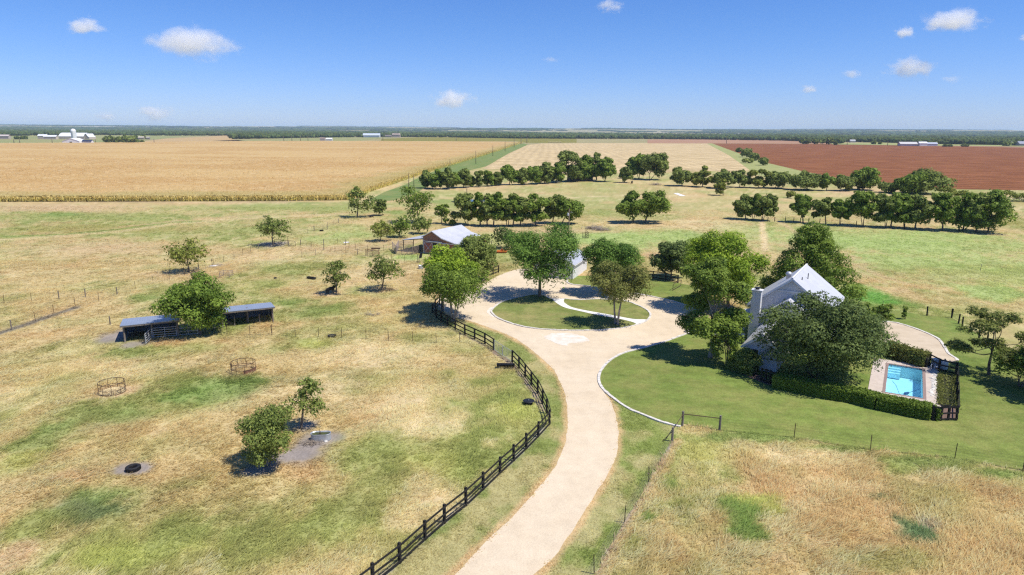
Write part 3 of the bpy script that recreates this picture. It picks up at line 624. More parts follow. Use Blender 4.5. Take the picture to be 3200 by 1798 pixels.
# ------------------------------------------------------------------ grass standing in the pastures
def grass():
    rng = np.random.default_rng(9); P, S = [], []
    def scatter(n, y0, y1, e, xs0, xs1, sc):
        yy = y0 * (y1 / y0) ** (rng.random(n) ** e); xx = (yy + 8) * (xs0 + (xs1 - xs0) * rng.random(n))
        return np.stack([xx, yy], 1), np.full(n, sc)
    for a in [(120000, 30, 75, .8, -1.0, .95, 1.0), (130000, 70, 140, .9, -1.0, 1.0, 1.2), (80000, 130, 240, .9, -1.0, 1.0, 1.55)]:
        p, s = scatter(*a); P.append(p); S.append(s)
    P = np.concatenate(P); S = np.concatenate(S); x, y = P[:, 0], P[:, 1]
    ok = inpoly(x, y, left_pasture) | inpoly(x, y, right_pasture) | ((y > 95) & ~inpoly(x, y, CP))
    vg = inpoly(x, y, verge_l) | inpoly(x, y, verge_r); ok |= vg
    ok &= ~inpoly(x, y, drive) & ~inpoly(x, y, lawn_r) & ~inpoly(x, y, lawn_u) & ~inpoly(x, y, COURT)
    P, S, vg = P[ok], S[ok], vg[ok]; x, y = P[:, 0], P[:, 1]
    c = field_colour(x, y)
    bare = np.abs(c - DIRT).sum(1) < .14; dens = fbm(x * .5, y * .4, 99, 3)
    keep = ~bare & (rng.random(len(x)) < sstep(.25, .62, dens) * .4 + .55)
    P, S, c, dens, vg = P[keep], S[keep], c[keep], dens[keep], vg[keep]; N = len(P); print('tufts', N)
    tall = (.5 + .5 * sstep(.35, .7, dens)) * np.where((P[:, 0] > 8) & (P[:, 1] < 80), 1.35, 1.0) * np.where(vg, .34, 1.0)
    wind = .55 + (fbm(P[:, 0] * .1, P[:, 1] * .1, 103, 2) - .5) * 2.0
    V, Cv = [], []
    for b in range(5):
        an = wind + rng.normal(0, .6, N); H = tall * rng.uniform(.12, .32, N) * S ** .3; L = H * rng.uniform(1.3, 3.0, N)
        ox = rng.normal(0, .13, N) * S; oy = rng.normal(0, .13, N) * S; w = rng.uniform(.025, .055, N) * S; fa = rng.random(N) * 6.283
        px_, py_ = P[:, 0] + ox, P[:, 1] + oy
        b0 = np.stack([px_ - np.cos(fa) * w, py_ - np.sin(fa) * w, np.zeros(N)], 1); b1 = np.stack([px_ + np.cos(fa) * w, py_ + np.sin(fa) * w, np.zeros(N)], 1)
        tp = np.stack([px_ + np.cos(an) * L, py_ + np.sin(an) * L, H], 1)
        V.append(np.stack([b0, b1, tp], 1).reshape(-1, 3))
        up = rng.uniform(.95, 1.3, (N, 1)); ps = (rng.random((N, 1)) < .4) * .5
        dry = (c[:, :1] > c[:, 1:2] * 1.08)
        su, sv = P[:, 0] * .83 + P[:, 1] * .56, -P[:, 0] * .56 + P[:, 1] * .83; stk = sstep(.50, .68, fbm(su * .16, sv * .5, 131, 4))[:, None]      # wind laid swathes
        ps = np.clip(ps + stk * .55, 0, .85)
        base = np.clip(c * up * 1.12, 0, .85); tip = np.clip((c * (1 - ps * dry) + PALE * 1.2 * ps * dry) * up * 1.6, 0, .9)          # pale seed heads; all tips also brightened to offset the blades' self-shadow
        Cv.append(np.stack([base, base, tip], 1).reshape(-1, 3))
    V = np.concatenate(V); Cv = np.concatenate(Cv)
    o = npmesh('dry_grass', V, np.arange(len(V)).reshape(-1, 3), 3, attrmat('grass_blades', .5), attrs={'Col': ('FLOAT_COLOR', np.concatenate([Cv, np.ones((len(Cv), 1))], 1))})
    tag(o, 'dry straw coloured and green grass growing over the pastures', 'grass', kind='stuff')
grass()

# ================================================================== TREES
M_BARK = mat('grey_bark', (.20, .165, .13), (.10, .08, .062), 6, .95, .6, stretch=(1, 1, .3))
M_PALEBARK = mat('pale_bark', (.42, .36, .29), (.26, .21, .16), 5, .9, .4, stretch=(1, 1, .3))
LEAF = dict(elm=leafmat('elm_leaves', (.105, .175, .024), (.265, .365, .055)), oak=leafmat('oak_leaves', (.122, .165, .036), (.29, .345, .08)), green=leafmat('green_leaves', (0.104, 0.169, 0.024), (0.267, 0.355, 0.055)),
            bright=leafmat('bright_leaves', (0.152, 0.241, 0.020), (0.383, 0.505, 0.048)), live=leafmat('live_oak_leaves', (.082, .122, .032), (.205, .265, .075)),
            bronze=leafmat('bronze_leaves', (.125, .150, .034), (.30, .30, .08)), airy=leafmat('airy_leaves', (0.152, 0.187, 0.031), (0.356, 0.382, 0.080)),
            pine=leafmat('pine_needles', (0.099, 0.133, 0.031), (0.267, 0.292, 0.067)), maple=leafmat('maple_leaves', (0.075, 0.156, 0.025), (0.223, 0.345, 0.059)),
            cypress=leafmat('cypress_leaves', (.120, .185, .024), (.250, .340, .050)))
def leaves(blobs, n, size, rng, flat=.0, shell=.55):
    """leaf sprays spread through a set of ellipsoid clumps"""
    B = np.array([b[:3] for b in blobs]); Rr = np.array([b[3:6] for b in blobs]); w = (Rr.prod(1)) ** .62; w /= w.sum()
    i = rng.choice(len(B), n, p=w)
    d = rng.normal(size=(n, 3)); d /= np.linalg.norm(d, axis=1)[:, None]
    d[:, 2] = np.where((d[:, 2] < -.5) & (rng.random(n) < .6), -d[:, 2], d[:, 2])
    r = shell + (1.1 - shell) * rng.random(n) ** .6
    r *= 1 + .34 * (vnoise(d[:, 0] * 2.6 + i * 3.1, d[:, 2] * 2.6 + d[:, 1] * 1.9, 7) - .5) * 2
    r *= np.where(rng.random(n) < .05, 1.22, 1)
    p = B[i] + d * r[:, None] * Rr[i]
    nrm = d * 1.1 + rng.normal(0, .38, (n, 3)) + np.array([0, 0, .4 + flat]); nrm /= np.linalg.norm(nrm, axis=1)[:, None]
    a = rng.normal(size=(n, 3)); u = np.cross(nrm, a); u /= np.linalg.norm(u, axis=1)[:, None]; v = np.cross(nrm, u)
    s = (size * (.45 + 1.1 * rng.random(n) ** 1.8))[:, None]
    V = np.stack([p - u * s, p - v * s * .55 - nrm * s * .12, p + u * s, p + v * s * .55 - nrm * s * .12], 1).reshape(-1, 3)
    cl = rng.random(len(B)); t = np.clip(.5 + .27 * rng.normal(size=n) + (cl[i] - .5) * .85, 0, 1)
    return V, np.repeat(t, 4)
def limb(mb, a, b, r0, r1, rng, bend=.12, n=5):
    a, b = np.array(a, float), np.array(b, float); L = np.linalg.norm(b - a); P = []
    off = rng.normal(0, bend * L, 3); off[2] *= .4
    for k in range(n + 1):
        t = k / n; P.append(a + (b - a) * t + off * math.sin(math.pi * t) + rng.normal(0, .012 * L, 3) * (0 < k < n) + np.array([0, 0, -.10 * L * math.sin(math.pi * t) * (1 if b[2] - a[2] < .6 * L else 0)]))
    mb.tube(P, [r0 + (r1 - r0) * k / n for k in range(n + 1)], 6)
    return P
def tree_geo(h, w, cb, style, seed, nleaf, lsize, dx=0.0, trunks=1, wd=None, lumps=None):
    """crown clumps + limbs; h total height, w crown width, cb crown bottom height, dx crown shift"""
    rng = np.random.default_rng(seed); wd = wd or w; ch = h - cb; blobs = []
    if style == 'cone':
        nb = 46
        for k in range(nb):
            t = (k + rng.random()) / nb; z = cb + ch * (.04 + .93 * t); R = w / 2 * (1.32 - 1.05 * t ** 1.3) * (.80 + .3 * rng.random()); a = k * 2.4 + rng.random() * .6
            q = w * (.165 - .06 * t) * rng.uniform(.8, 1.25); rr = max(R - q * .55, 0)
            blobs.append((dx + rr * math.cos(a), rr * math.sin(a), z, q, q, q * .72))
        for k in range(7): blobs.append((dx, 0, cb + ch * (.12 + .12 * k), w * (.23 - .026 * k), w * (.23 - .026 * k), ch * .09))
    else:
        # boughs first, then leaf clumps over the top and sides of each bough
        nb = int(lumps / 3) if lumps else {'round': 10, 'spread': 12, 'sparse': 9, 'irregular': 10, 'pine': 9, 'shrub': 9, 'cloudy': 13}[style]
        lo_ = {'round': -.9, 'shrub': -.75, 'cloudy': -.92, 'spread': -.8, 'irregular': -.8, 'sparse': -.7, 'pine': -.7}[style]
        r0 = {'round': .27, 'spread': .225, 'sparse': .185, 'irregular': .24, 'pine': .17, 'shrub': .29, 'cloudy': .25}[style] * (10 / nb) ** .3
        fl = {'round': .85, 'shrub': .8, 'cloudy': .85, 'spread': .7, 'irregular': .75, 'sparse': .7, 'pine': .42}[style]
        boughs = []
        for k in range(nb):
            best = None
            for _ in range(14):
                d = rng.normal(size=3); d /= np.linalg.norm(d)
                if d[2] < lo_: continue
                rl = r0 * w * rng.uniform(.7, 1.3); rz_ = min(rl * fl, ch * .32); rad = rng.uniform(.65, 1.0) if k > 0 else .25
                t_ = .5 + d[2] * rad * .5; f = 1.0
                if style in ('round', 'cloudy', 'spread'): f = 1.06 - .55 * max(0, t_ - .5) - .3 * max(0, .2 - t_)
                c_ = np.array([dx + d[0] * rad * f * (w / 2 - rl * .85), d[1] * rad * f * (wd / 2 - rl * .85), cb + ch / 2 + d[2] * rad * (ch / 2 - rz_ * .85)])
                sep = min([np.linalg.norm((c_ - q[:3]) / np.array([1, 1, 1.0])) / (rl + q[3]) for q in boughs] or [9])
                if best is None or sep > best[0]: best = (sep, c_, rl, rz_)
                if sep > .82: break
            _, c_, rl, rz_ = best; boughs.append((*c_, rl, rl, rz_))
        for (x_, y_, z_, rl, _r, rz_) in boughs:
            blobs.append((x_, y_, z_, rl * .72, rl * .72, rz_ * .72))
            for k in range(7):
                d = rng.normal(size=3); d /= np.linalg.norm(d); d[2] = abs(d[2]) * .9 if rng.random() < .75 else d[2]
                q = rl * rng.uniform(.32, .52)
                blobs.append((x_ + d[0] * rl * .72, y_ + d[1] * rl * .72, z_ + d[2] * rz_ * .72, q, q, q * (.75 if style != 'pine' else .45)))
    Bm = np.array(blobs); lo3 = (Bm[:, :3] - Bm[:, 3:] * .92).min(0); hi3 = (Bm[:, :3] + Bm[:, 3:] * .92).max(0)      # fit the clumps to the crown's real extent
    if style != 'cone':
        for ax_, (l, h_) in enumerate(((dx - w / 2, dx + w / 2), (-wd / 2, wd / 2), (cb, h))):
            k = (h_ - l) / max(hi3[ax_] - lo3[ax_], .1); Bm[:, ax_] = l + (Bm[:, ax_] - lo3[ax_]) * k; Bm[:, 3 + ax_] *= min(k, 1.25)
        blobs = [tuple(b) for b in Bm]
        main = blobs[::8]
    V, t = leaves(blobs, nleaf, lsize, rng, flat=.2 if style in ('spread', 'pine') else 0., shell=.40 if style in ('sparse', 'pine', 'irregular') else .66)
    mb = MB(); tr = max(.07, h * .021) * (1.0 if trunks == 1 else .55) * (1.35 if style == 'spread' else 1)
    if style == 'cone':
        mb.tube([(0, 0, -.1), (dx * .3, 0, h * .3), (dx, 0, h * .95)], [tr * 1.3, tr, .03], 8)
        for b in blobs[::2]: limb(mb, (dx, 0, max(b[2] - 1, .5)), b[:3], tr * .22, .02, rng, .04, 2)
    else:
        for q in range(trunks):
            a = q * 6.283 / trunks + rng.random(); sp = 0 if trunks == 1 else .3 + .12 * h * .3
            f0 = np.array([math.cos(a), math.sin(a), 0]) * (0 if trunks == 1 else min(.25, .03 * h))
            top = np.array([dx * .45 + math.cos(a) * sp * (trunks > 1) * w * .14, math.sin(a) * sp * (trunks > 1) * w * .14, cb + ch * (.12 if style != 'irregular' else .3)])
            P = [f0 + np.array([0, 0, -.15]), f0 * 1.05 + np.array([0, 0, .25]), f0 * .5 + top * .5 + rng.normal(0, .03 * cb + .02, 3) * [1, 1, .3], top]
            mb.tube(P, [tr * 1.55, tr * 1.1, tr * .9, tr * .72], 8)
            mine = [b for j, b in enumerate(main) if j % trunks == q or trunks > 2]
            for j, b in enumerate(mine):
                e = np.array(b[:3]); s = top + (np.array([dx, 0, cb + ch * .5]) - top) * rng.uniform(0, .45) * (j % 2)
                limb(mb, s, e, tr * rng.uniform(.28, .42), tr * .07 + .008, rng, .10, 4)
                for b2 in blobs[1:][(blobs.index(b)):(blobs.index(b)) + 5:2]: limb(mb, e * .8 + s * .2, b2[:3], tr * .13, .012, rng, .08, 2)
            mb.tube([top, top * .4 + np.array([dx, 0, cb + ch * .5]) * .6 + rng.normal(0, .1, 3), (dx, 0, cb + ch * .75)], [tr * .7, tr * .42, tr * .1], 6)
    return V, t, mb
TREES = []
def tree(base, h, w, cb, style, leaf, seed, label, group=None, dx=0.0, trunks=1, nleaf=None, lsize=None, bark=None, name='tree', cat='tree', wd=None, lumps=None, extra=None):
    dist = math.hypot(base[0], base[1])
    if lsize is None: lsize = max(.13, dist * .0017)
    if nleaf is None: nleaf = int(np.clip(2.5 * (w * max(h - cb, w * .4)) / (lsize * lsize), 1200, 40000))
    V, t, mb = tree_geo(h, w, cb, style, seed, nleaf, lsize, dx, trunks, wd, lumps)
    root = empty(name, (base[0], base[1], 0), label, cat, group); off = np.array([base[0], base[1], 0])
    o = npmesh('crown', V + off, np.arange(len(V)).reshape(-1, 4), 4, LEAF[leaf], root, attrs={'tint': ('FLOAT', t)})
    mb.v = [tuple(np.array(p) + off) for p in mb.v]
    if extra: extra(mb, off)
    mb.build('trunk' if name != 'bush' else 'stem', bark or M_BARK, root, True)
    return root
def ptree(z, bx, by, xl, xr, yt, yb, style, leaf, label, group=None, **k):
    """tree from its foot and the extent of its crown in the photo"""
    p = at(z, bx, by); q = lambda x, y: at_y(z, x, y, p[1])
    xs = [q(xl, (yt + yb) / 2)[0], q(xr, (yt + yb) / 2)[0]]; h = max(q(bx, yt)[2], .5); cb = max(q(bx, yb)[2], .15)
    cb = min(cb, h * .55) * .85
    seed = int(abs(p[0] * 131 + p[1] * 17)) % 99991
    return tree(p, h, xs[1] - xs[0], cb, style, leaf, seed, label, group, dx=(xs[0] + xs[1]) / 2 - p[0], **k)

# --- pasture on the left
G1 = 'lone trees of the left pasture'
ptree('A', 2055, 1125, 1900, 2185, 890, 1075, 'irregular', 'oak', 'dark spreading tree beside the pipe gate at the corner of the pens', G1, trunks=1)
ptree('A', 1420, 1325, 1245, 1565, 1065, 1300, 'round', 'airy', 'light olive airy round tree standing on the wire fence line of the left pasture', G1, lumps=22)
ptree('D', 785, 835, 510, 1010, 395, 800, 'round', 'elm', 'bright green tree growing between the two halves of the blue roofed cattle shed', G1, nleaf=26000, lumps=34)
ptree('D', 1808, 528, 1692, 1922, 278, 485, 'irregular', 'oak', 'small dark oak with a black cow resting in its shade', G1)
ptree('D', 2152, 497, 2025, 2345, 222, 440, 'irregular', 'oak', 'small dark oak with a pointed top and one long low side limb', G1, lumps=15)
ptree('H', 2268, 338, 2160, 2460, -62, 230, 'irregular', 'oak', 'thin trunked young oak beside the grey stock tank', G1, lumps=13)
ptree('H', 2018, 622, 1750, 2215, 200, 580, 'shrub', 'oak', 'low rounded mesquite on the bare earth near the big tyre', G1, trunks=2, lumps=26, nleaf=15000, lsize=.10)
# --- middle distance, left of the barn
G2 = 'trees behind the red barn'
ptree('B', 280, 795, 180, 412, 552, 765, 'irregular', 'oak', 'dark tall oak with bare grey twigs at its heart by the corn field corner', G2, lumps=22)
ptree('B', 442, 780, 388, 502, 655, 772, 'round', 'oak', 'low dark tree touching the tall oak near the corn field corner', G2)
ptree('B', 745, 835, 575, 862, 558, 815, 'irregular', 'green', 'tall ragged tree with one long side limb, left of the long grove', G2, lumps=24)
ptree('B', 915, 842, 858, 978, 690, 835, 'irregular', 'green', 'slim green tree between the ragged tall tree and the long grove', G2)
ptree('B', 452, 972, 368, 565, 815, 955, 'round', 'airy', 'yellowish round tree standing left of the barn lean-to', G2)
ptree('B', 600, 942, 512, 695, 768, 920, 'round', 'green', 'green round tree behind the barn lean-to, next to the yellowish tree', G2)
ptree('B', 738, 918, 682, 842, 785, 900, 'round', 'oak', 'dark round tree standing just behind the red barn gable', G2)
# --- long grove behind the barn
ORD = ['first', 'second', 'third', 'fourth', 'fifth', 'sixth', 'seventh', 'eighth', 'ninth', 'tenth', 'eleventh', 'twelfth', 'thirteenth', 'fourteenth', 'fifteenth', 'sixteenth', 'seventeenth', 'eighteenth']
def row(z, lst, where, group, leaf=('oak', 'green'), style=('round', 'irregular', 'cloudy')):
    rnd = random.Random(len(lst)); H_ = sorted(l[4] for l in lst)
    for i, l in enumerate(lst):
        bx, by, xl, xr, yt, yb = l[:6]
        yb += (by - yb) * .3; m_ = (xr - xl) * .07; xl -= m_; xr += m_
        siz = 'broad' if (xr - xl) > 150 else ('slender' if xr - xl < 95 else 'middle sized')
        st = l[6] if len(l) > 6 else style[i % len(style)]
        ptree(z, bx, by, xl, xr, yt, yb, st, l[7] if len(l) > 7 else leaf[i % len(leaf)], f'{siz} tree, {ORD[i]} from the left in {where}', group, trunks=rnd.choice([1, 1, 2]), nleaf=7000)
row('B', [(1110, 852, 992, 1180, 612, 800), (1205, 857, 1140, 1250, 605, 790), (1258, 862, 1200, 1330, 615, 800), (1305, 862, 1240, 1400, 600, 790), (1410, 862, 1350, 1480, 612, 790), (1450, 862, 1400, 1530, 625, 800), (1505, 860, 1460, 1580, 640, 800), (1622, 858, 1520, 1720, 612, 800), (1750, 840, 1690, 1850, 625, 780), (1820, 845, 1770, 1975, 640, 790)],
    'the long grove behind the barn', 'trees of the long grove')
ptree('B', 990, 855, 968, 1025, 810, 850, 'shrub', 'green', 'small dark bush at the left end of the long grove', 'bushes of the fields', name='bush', cat='bush', nleaf=700)
# --- back row in front of the stubble field
row('B', [(805, 575, 755, 860, 440, 555), (872, 582, 825, 930, 430, 560), (955, 582, 905, 1010, 420, 560), (1000, 575, 960, 1050, 455, 560), (1078, 570, 1025, 1135, 425, 545), (1135, 565, 1115, 1165, 480, 550), (1172, 565, 1150, 1225, 442, 545), (1258, 560, 1222, 1300, 442, 540), (1330, 555, 1290, 1375, 450, 545), (1425, 550, 1365, 1490, 398, 530), (1512, 548, 1470, 1570, 420, 535), (1592, 545, 1545, 1660, 408, 530), (1690, 540, 1630, 1750, 378, 525), (1775, 535, 1720, 1840, 385, 515), (1860, 525, 1775, 1965, 288, 490), (1985, 520, 1910, 2060, 322, 500), (2080, 515, 2030, 2120, 310, 480), (2140, 525, 2075, 2225, 340, 480)],
    'the row below the stubble field', 'trees of the back row')
row('B', [(2290, 532, 2258, 2346, 412, 510), (2398, 503, 2308, 2450, 310, 470), (2485, 512, 2425, 2622, 305, 480)], 'the clump below the stubble field', 'trees of the lone clump')
row('B', [(2360, 835, 2238, 2440, 592, 775), (2445, 835, 2380, 2640, 590, 780)], 'the pair on open meadow', 'trees of the lone pair', leaf=('green', 'green'))
# --- right hand rows
row('C', [(72, 542, 2, 158, 405, 515), (222, 550, 158, 305, 395, 525), (390, 560, 305, 440, 418, 520), (495, 553, 438, 566, 424, 525), (635, 557, 566, 708, 420, 535), (752, 560, 700, 868, 440, 540)], 'the row at the ploughed corner', 'trees by the ploughed field corner', leaf=('oak', 'airy', 'oak'), style=('irregular', 'sparse', 'round'))
ptree('C', 375, 612, 305, 405, 488, 600, 'irregular', 'airy', 'small yellow green tree in front of the row by the ploughed field', 'trees by the ploughed field corner', trunks=2)
row('C', [(992, 572, 878, 1088, 432, 552), (1130, 577, 1088, 1192, 450, 550), (1270, 578, 1200, 1335, 460, 565), (1400, 572, 1318, 1508, 404, 570), (1570, 590, 1515, 1645, 512, 590), (1740, 600, 1630, 1850, 440, 600), (1860, 600, 1740, 2005, 410, 600)], 'the line along the ploughed field', 'trees along the ploughed field')
row('C', [(540, 787, 462, 600, 605, 760), (592, 790, 540, 680, 595, 750), (660, 797, 610, 765, 600, 750)], 'the three tree meadow clump', 'trees of the right clump')
row('C', [(958, 810, 873, 1025, 600, 735), (1125, 822, 1042, 1178, 622, 750), (1226, 832, 1170, 1305, 640, 755), (1395, 838, 1302, 1485, 572, 765), (1560, 848, 1478, 1640, 600, 790), (1600, 850, 1545, 1700, 590, 770), (1700, 852, 1630, 1765, 600, 790), (1778, 857, 1695, 1902, 608, 805), (1978, 868, 1895, 2085, 590, 800), (2130, 872, 2055, 2255, 592, 840), (2225, 878, 2150, 2330, 600, 840), (2312, 884, 2200, 2492, 572, 860)], 'the tall meadow fence row', 'trees of the tall right row', leaf=('green', 'oak', 'green'))
ptree('C', 862, 632, 832, 905, 582, 630, 'shrub', 'airy', 'pale green bush left of the tall fence line row', 'bushes of the fields', name='bush', cat='bush', nleaf=500)
for i, (bx, by, xl, xr, yt, lf, lb) in enumerate([(545, 332, 508, 592, 268, 'oak', 'topmost big round dark bush on the pale strip by the ploughed field'), (605, 358, 568, 642, 300, 'oak', 'dark round bush, middle of the three on the pale strip'), (665, 392, 628, 705, 334, 'oak', 'dark round bush, lowest of the three on the pale strip'), (490, 296, 470, 512, 266, 'oak', 'smallest far bush at the top of the pale strip'), (555, 375, 512, 602, 342, 'airy', 'light green flat bush left of the dark bushes on the pale strip')]):
    ptree('C', bx, by, xl, xr, yt, by - 4, 'shrub', lf, lb, 'bushes of the fields', name='bush', cat='bush', nleaf=1600)
for i, (bx, by, w, h, lb) in enumerate([(2115, 642, 55, 70, 'bare grey twiggy little tree left of the tall row end'), (2425, 622, 60, 52, 'scrubby thorn tree beyond the right row end'), (2570, 655, 90, 60, 'scrubby brown thorn tree at the far right field edge'), (2020, 612, 60, 60, 'thin grey scrub tree behind the tall right row')]):
    ptree('C', bx, by, bx - w, bx + w, by - h, by - h * .35, 'sparse', 'airy', lb, 'scrub trees by the ploughed field', nleaf=420, trunks=2)
# --- trees round the drive and the houses
G3 = 'yard trees'
ptree('B', 1410, 1025, 1283, 1485, 855, 1005, 'round', 'live', 'small dark round tree near the orange mower, left of the power pole', G3)
ptree('E', 1050, 548, 772, 1350, -10, 432, 'cloudy', 'maple', 'tall leafy sweetgum with a single trunk at the top of the oval island', G3, nleaf=36000, lsize=.15, lumps=40)
ptree('E', 640, 425, 375, 730, 85, 390, 'round', 'oak', 'dark green round tree behind the bright tree, in front of the barn roof', G3, lumps=42, nleaf=22000)
ptree('E', 318, 658, 165, 605, 160, 440, 'round', 'bright', 'bright green dense tree behind the crape myrtle on the left of the drive', G3, lumps=36, nleaf=15000)
ptree('E', 398, 728, 150, 688, 300, 590, 'cloudy', 'green', 'wide multi stemmed crape myrtle leaning over the black fence left of the drive', G3, trunks=4, bark=M_PALEBARK, nleaf=28000, lumps=34, lsize=.14)
ptree('E', 1630, 758, 1415, 1890, 285, 590, 'spread', 'bronze', 'bronze tinted crape myrtle with fanned stems on the front of the oval island', G3, trunks=3, bark=M_PALEBARK, nleaf=20000, lumps=34, lsize=.13)
ptree('E', 1585, 530, 1362, 1818, 110, 450, 'cloudy', 'maple', 'dark green dense maple hiding the white garage', G3, nleaf=32000, lsize=.15, lumps=36)
ptree('E', 2040, 412, 1890, 2195, 132, 388, 'round', 'live', 'dark grey green live oak behind the black fence right of the drive', G3, lumps=36, nleaf=18000)
ptree('G', 350, 640, 10, 640, 52, 520, 'cloudy', 'bright', 'largest bright green sweetgum rising behind the paler tree left of the house', G3, nleaf=38000, lsize=.17, lumps=44)
ptree('G', 215, 1005, -15, 525, 258, 850, 'cloudy', 'green', 'tall green tree with pale branches in front of the house chimney', G3, nleaf=36000, lsize=.15, bark=M_PALEBARK, lumps=40)
ptree('G', 945, 640, 690, 1262, 8, 600, 'cone', 'cypress', 'tall pyramidal bald cypress standing behind the house roof', G3, nleaf=38000, lsize=.17)
ptree('G', 345, 1065, 195, 470, 720, 985, 'irregular', 'green', 'small multi stemmed crape myrtle at the corner of the house lawn', G3, trunks=5, nleaf=7000, lsize=.12)
ptree('G', 1000, 1165, 575, 1555, 515, 1215, 'cloudy', 'live', 'huge grey green live oak spreading in front of the white house', G3, nleaf=62000, lsize=.14, lumps=54, trunks=2)
ptree('G', 1450, 785, 1340, 1575, 590, 740, 'sparse', 'green', 'small open tree at the edge of the gravel court behind the live oak', G3, trunks=3, nleaf=2600)
ptree('G', 1680, 718, 1655, 1702, 620, 708, 'shrub', 'green', 'slim upright young tree on the lawn beyond the gravel court', G3, nleaf=700, lsize=.12)
ptree('G', 2308, 1140, 2068, 2640, 640, 1000, 'pine', 'pine', 'leaning pine with ragged needle clumps at the right edge of the lawn', G3, nleaf=13000, lsize=.12, lumps=33)
ptree('G', 2545, 1225, 2395, 2800, 865, 1190, 'round', 'green', 'rounded flowering tree below the pine at the right edge of the lawn', G3, trunks=4, nleaf=9000, lsize=.13)
ptree('G', 2960, 1330, 2640, 3350, 700, 1200, 'cloudy', 'green', 'big yard tree just past the right edge, shading the lawn', G3, nleaf=14000, lsize=.2)
# clipped bush by the house corner
ptree('G', 495, 1120, 388, 605, 930, 1118, 'shrub', 'oak', 'dark clipped bush at the front corner of the white house', 'garden bushes', name='bush', cat='bush', nleaf=7000, lsize=.11)

# ================================================================== FENCES
M_BLACK = mat('black_stained_board', (.030, .027, .025), (.016, .015, .014), 8, .75, .3, spec=.2)
M_RUST = mat('rusty_steel', (.13, .078, .052), (.075, .045, .032), 9, .7, .2, metal=.2)
M_WIRE = mat('grey_wire', (.26, .23, .20), (.16, .13, .11), 4, .5, metal=.6)
M_GALV = mat('galvanised_steel', (.52, .54, .56), (.38, .40, .42), 2.5, .42, .05, metal=.35)
M_PIPE = mat('weathered_pipe', (.44, .36, .31), (.30, .22, .18), 5, .55, .1, metal=.45)
M_REDPIPE = mat('red_oxide_pipe', (.34, .14, .09), (.22, .085, .055), 5, .6, .1, metal=.2)
M_GREYWOOD = mat('weathered_grey_wood', (.27, .23, .19), (.15, .125, .10), 6, .9, .5, stretch=(1, 1, .2))
def P3(p, z=0.0): return np.array([p[0], p[1], z])
def board_fence(line, label, H=1.5, rails=3, step=None, group='black board fences', cap=True):
    line = [np.array(p, float) for p in line]
    if step:
        d = [0.0]
        for a, b in zip(line[:-1], line[1:]): d.append(d[-1] + np.linalg.norm(b - a))
        n = max(1, round(d[-1] / step)); s = np.linspace(0, d[-1], n + 1); L = np.array(line); line = [np.array([np.interp(q, d, L[:, 0]), np.interp(q, d, L[:, 1])]) for q in s]
    root = empty('board_fence', P3(line[0]), label, 'fence', group)
    pm = None; rnd = random.Random(len(line))
    for i, p in enumerate(line):
        t = line[min(i + 1, len(line) - 1)] - line[max(i - 1, 0)]; a = math.atan2(t[1], t[0])
        if pm is None:
            mb = MB(); mb.box((0, 0, H / 2 - .1), (.17, .17, H + .2)); mb.add([(-.085, -.085, H), (.085, -.085, H), (.085, .085, H), (-.085, .085, H), (0, 0, H + .035)], [(0, 1, 4), (1, 2, 4), (2, 3, 4), (3, 0, 4)])
            po = mb.build('post', M_BLACK); pm = po.data; po.parent = root
        else:
            po = bpy.data.objects.new('post', pm); COL.objects.link(po); po.parent = root
        po.location = (p[0] - line[0][0], p[1] - line[0][1], 0); po.rotation_euler = (rnd.uniform(-.02, .02), rnd.uniform(-.02, .02), a)
    for k in range(rails):
        z = H - .14 - k * (H - .36) / (rails - 1); mb = MB()
        for a, b in zip(line[:-1], line[1:]):
            d = (b - a) / np.linalg.norm(b - a); nrm = np.array([-d[1], d[0]]) * .108
            mb.bar(P3(a + nrm, z + rnd.uniform(-.012, .012)), P3(b + nrm, z + rnd.uniform(-.012, .012)), .045, .15)
        mb.build('rail', M_BLACK, root)
    return root
board_fence(FENCE_UP, 'black board fence curving under the crape myrtle down to the wire gate')
board_fence(FENCE_DN, 'black board fence sweeping from the wire gate down along the drive to the bottom edge')
board_fence(pts('b', [(2190, 1375), (2312, 1332), (2440, 1282), (2562, 1240)]), 'short black board fence between the round dark tree and the top of the drive', step=None)
board_fence(pts('E', [(1740, 392), (1805, 402), (1902, 414), (1997, 426), (2090, 445)]), 'straight black board fence under the dark live oak')
POOLF = pts('G', [(1900, 1065), (1935, 1110), (2062, 1168)])
board_fence(pts('q', [(690, 618), (822, 688), (1045, 742), (1050, 900), (1052, 1010), (1056, 1120), (1055, 1340), (945, 1338), (842, 1345), (730, 1338)]), 'black board fence round the pool side flower bed', H=1.55)
board_fence(pts('k', [(545, 1075), (625, 1095), (690, 1120), (760, 1150)]), 'short black board fence in the shade of the live oak by the house', H=1.6)
board_fence(pts('q', [(130, 470), (330, 545), (520, 600), (650, 640)]), 'low black rail fence behind the pool hedge', H=1.2, rails=2)

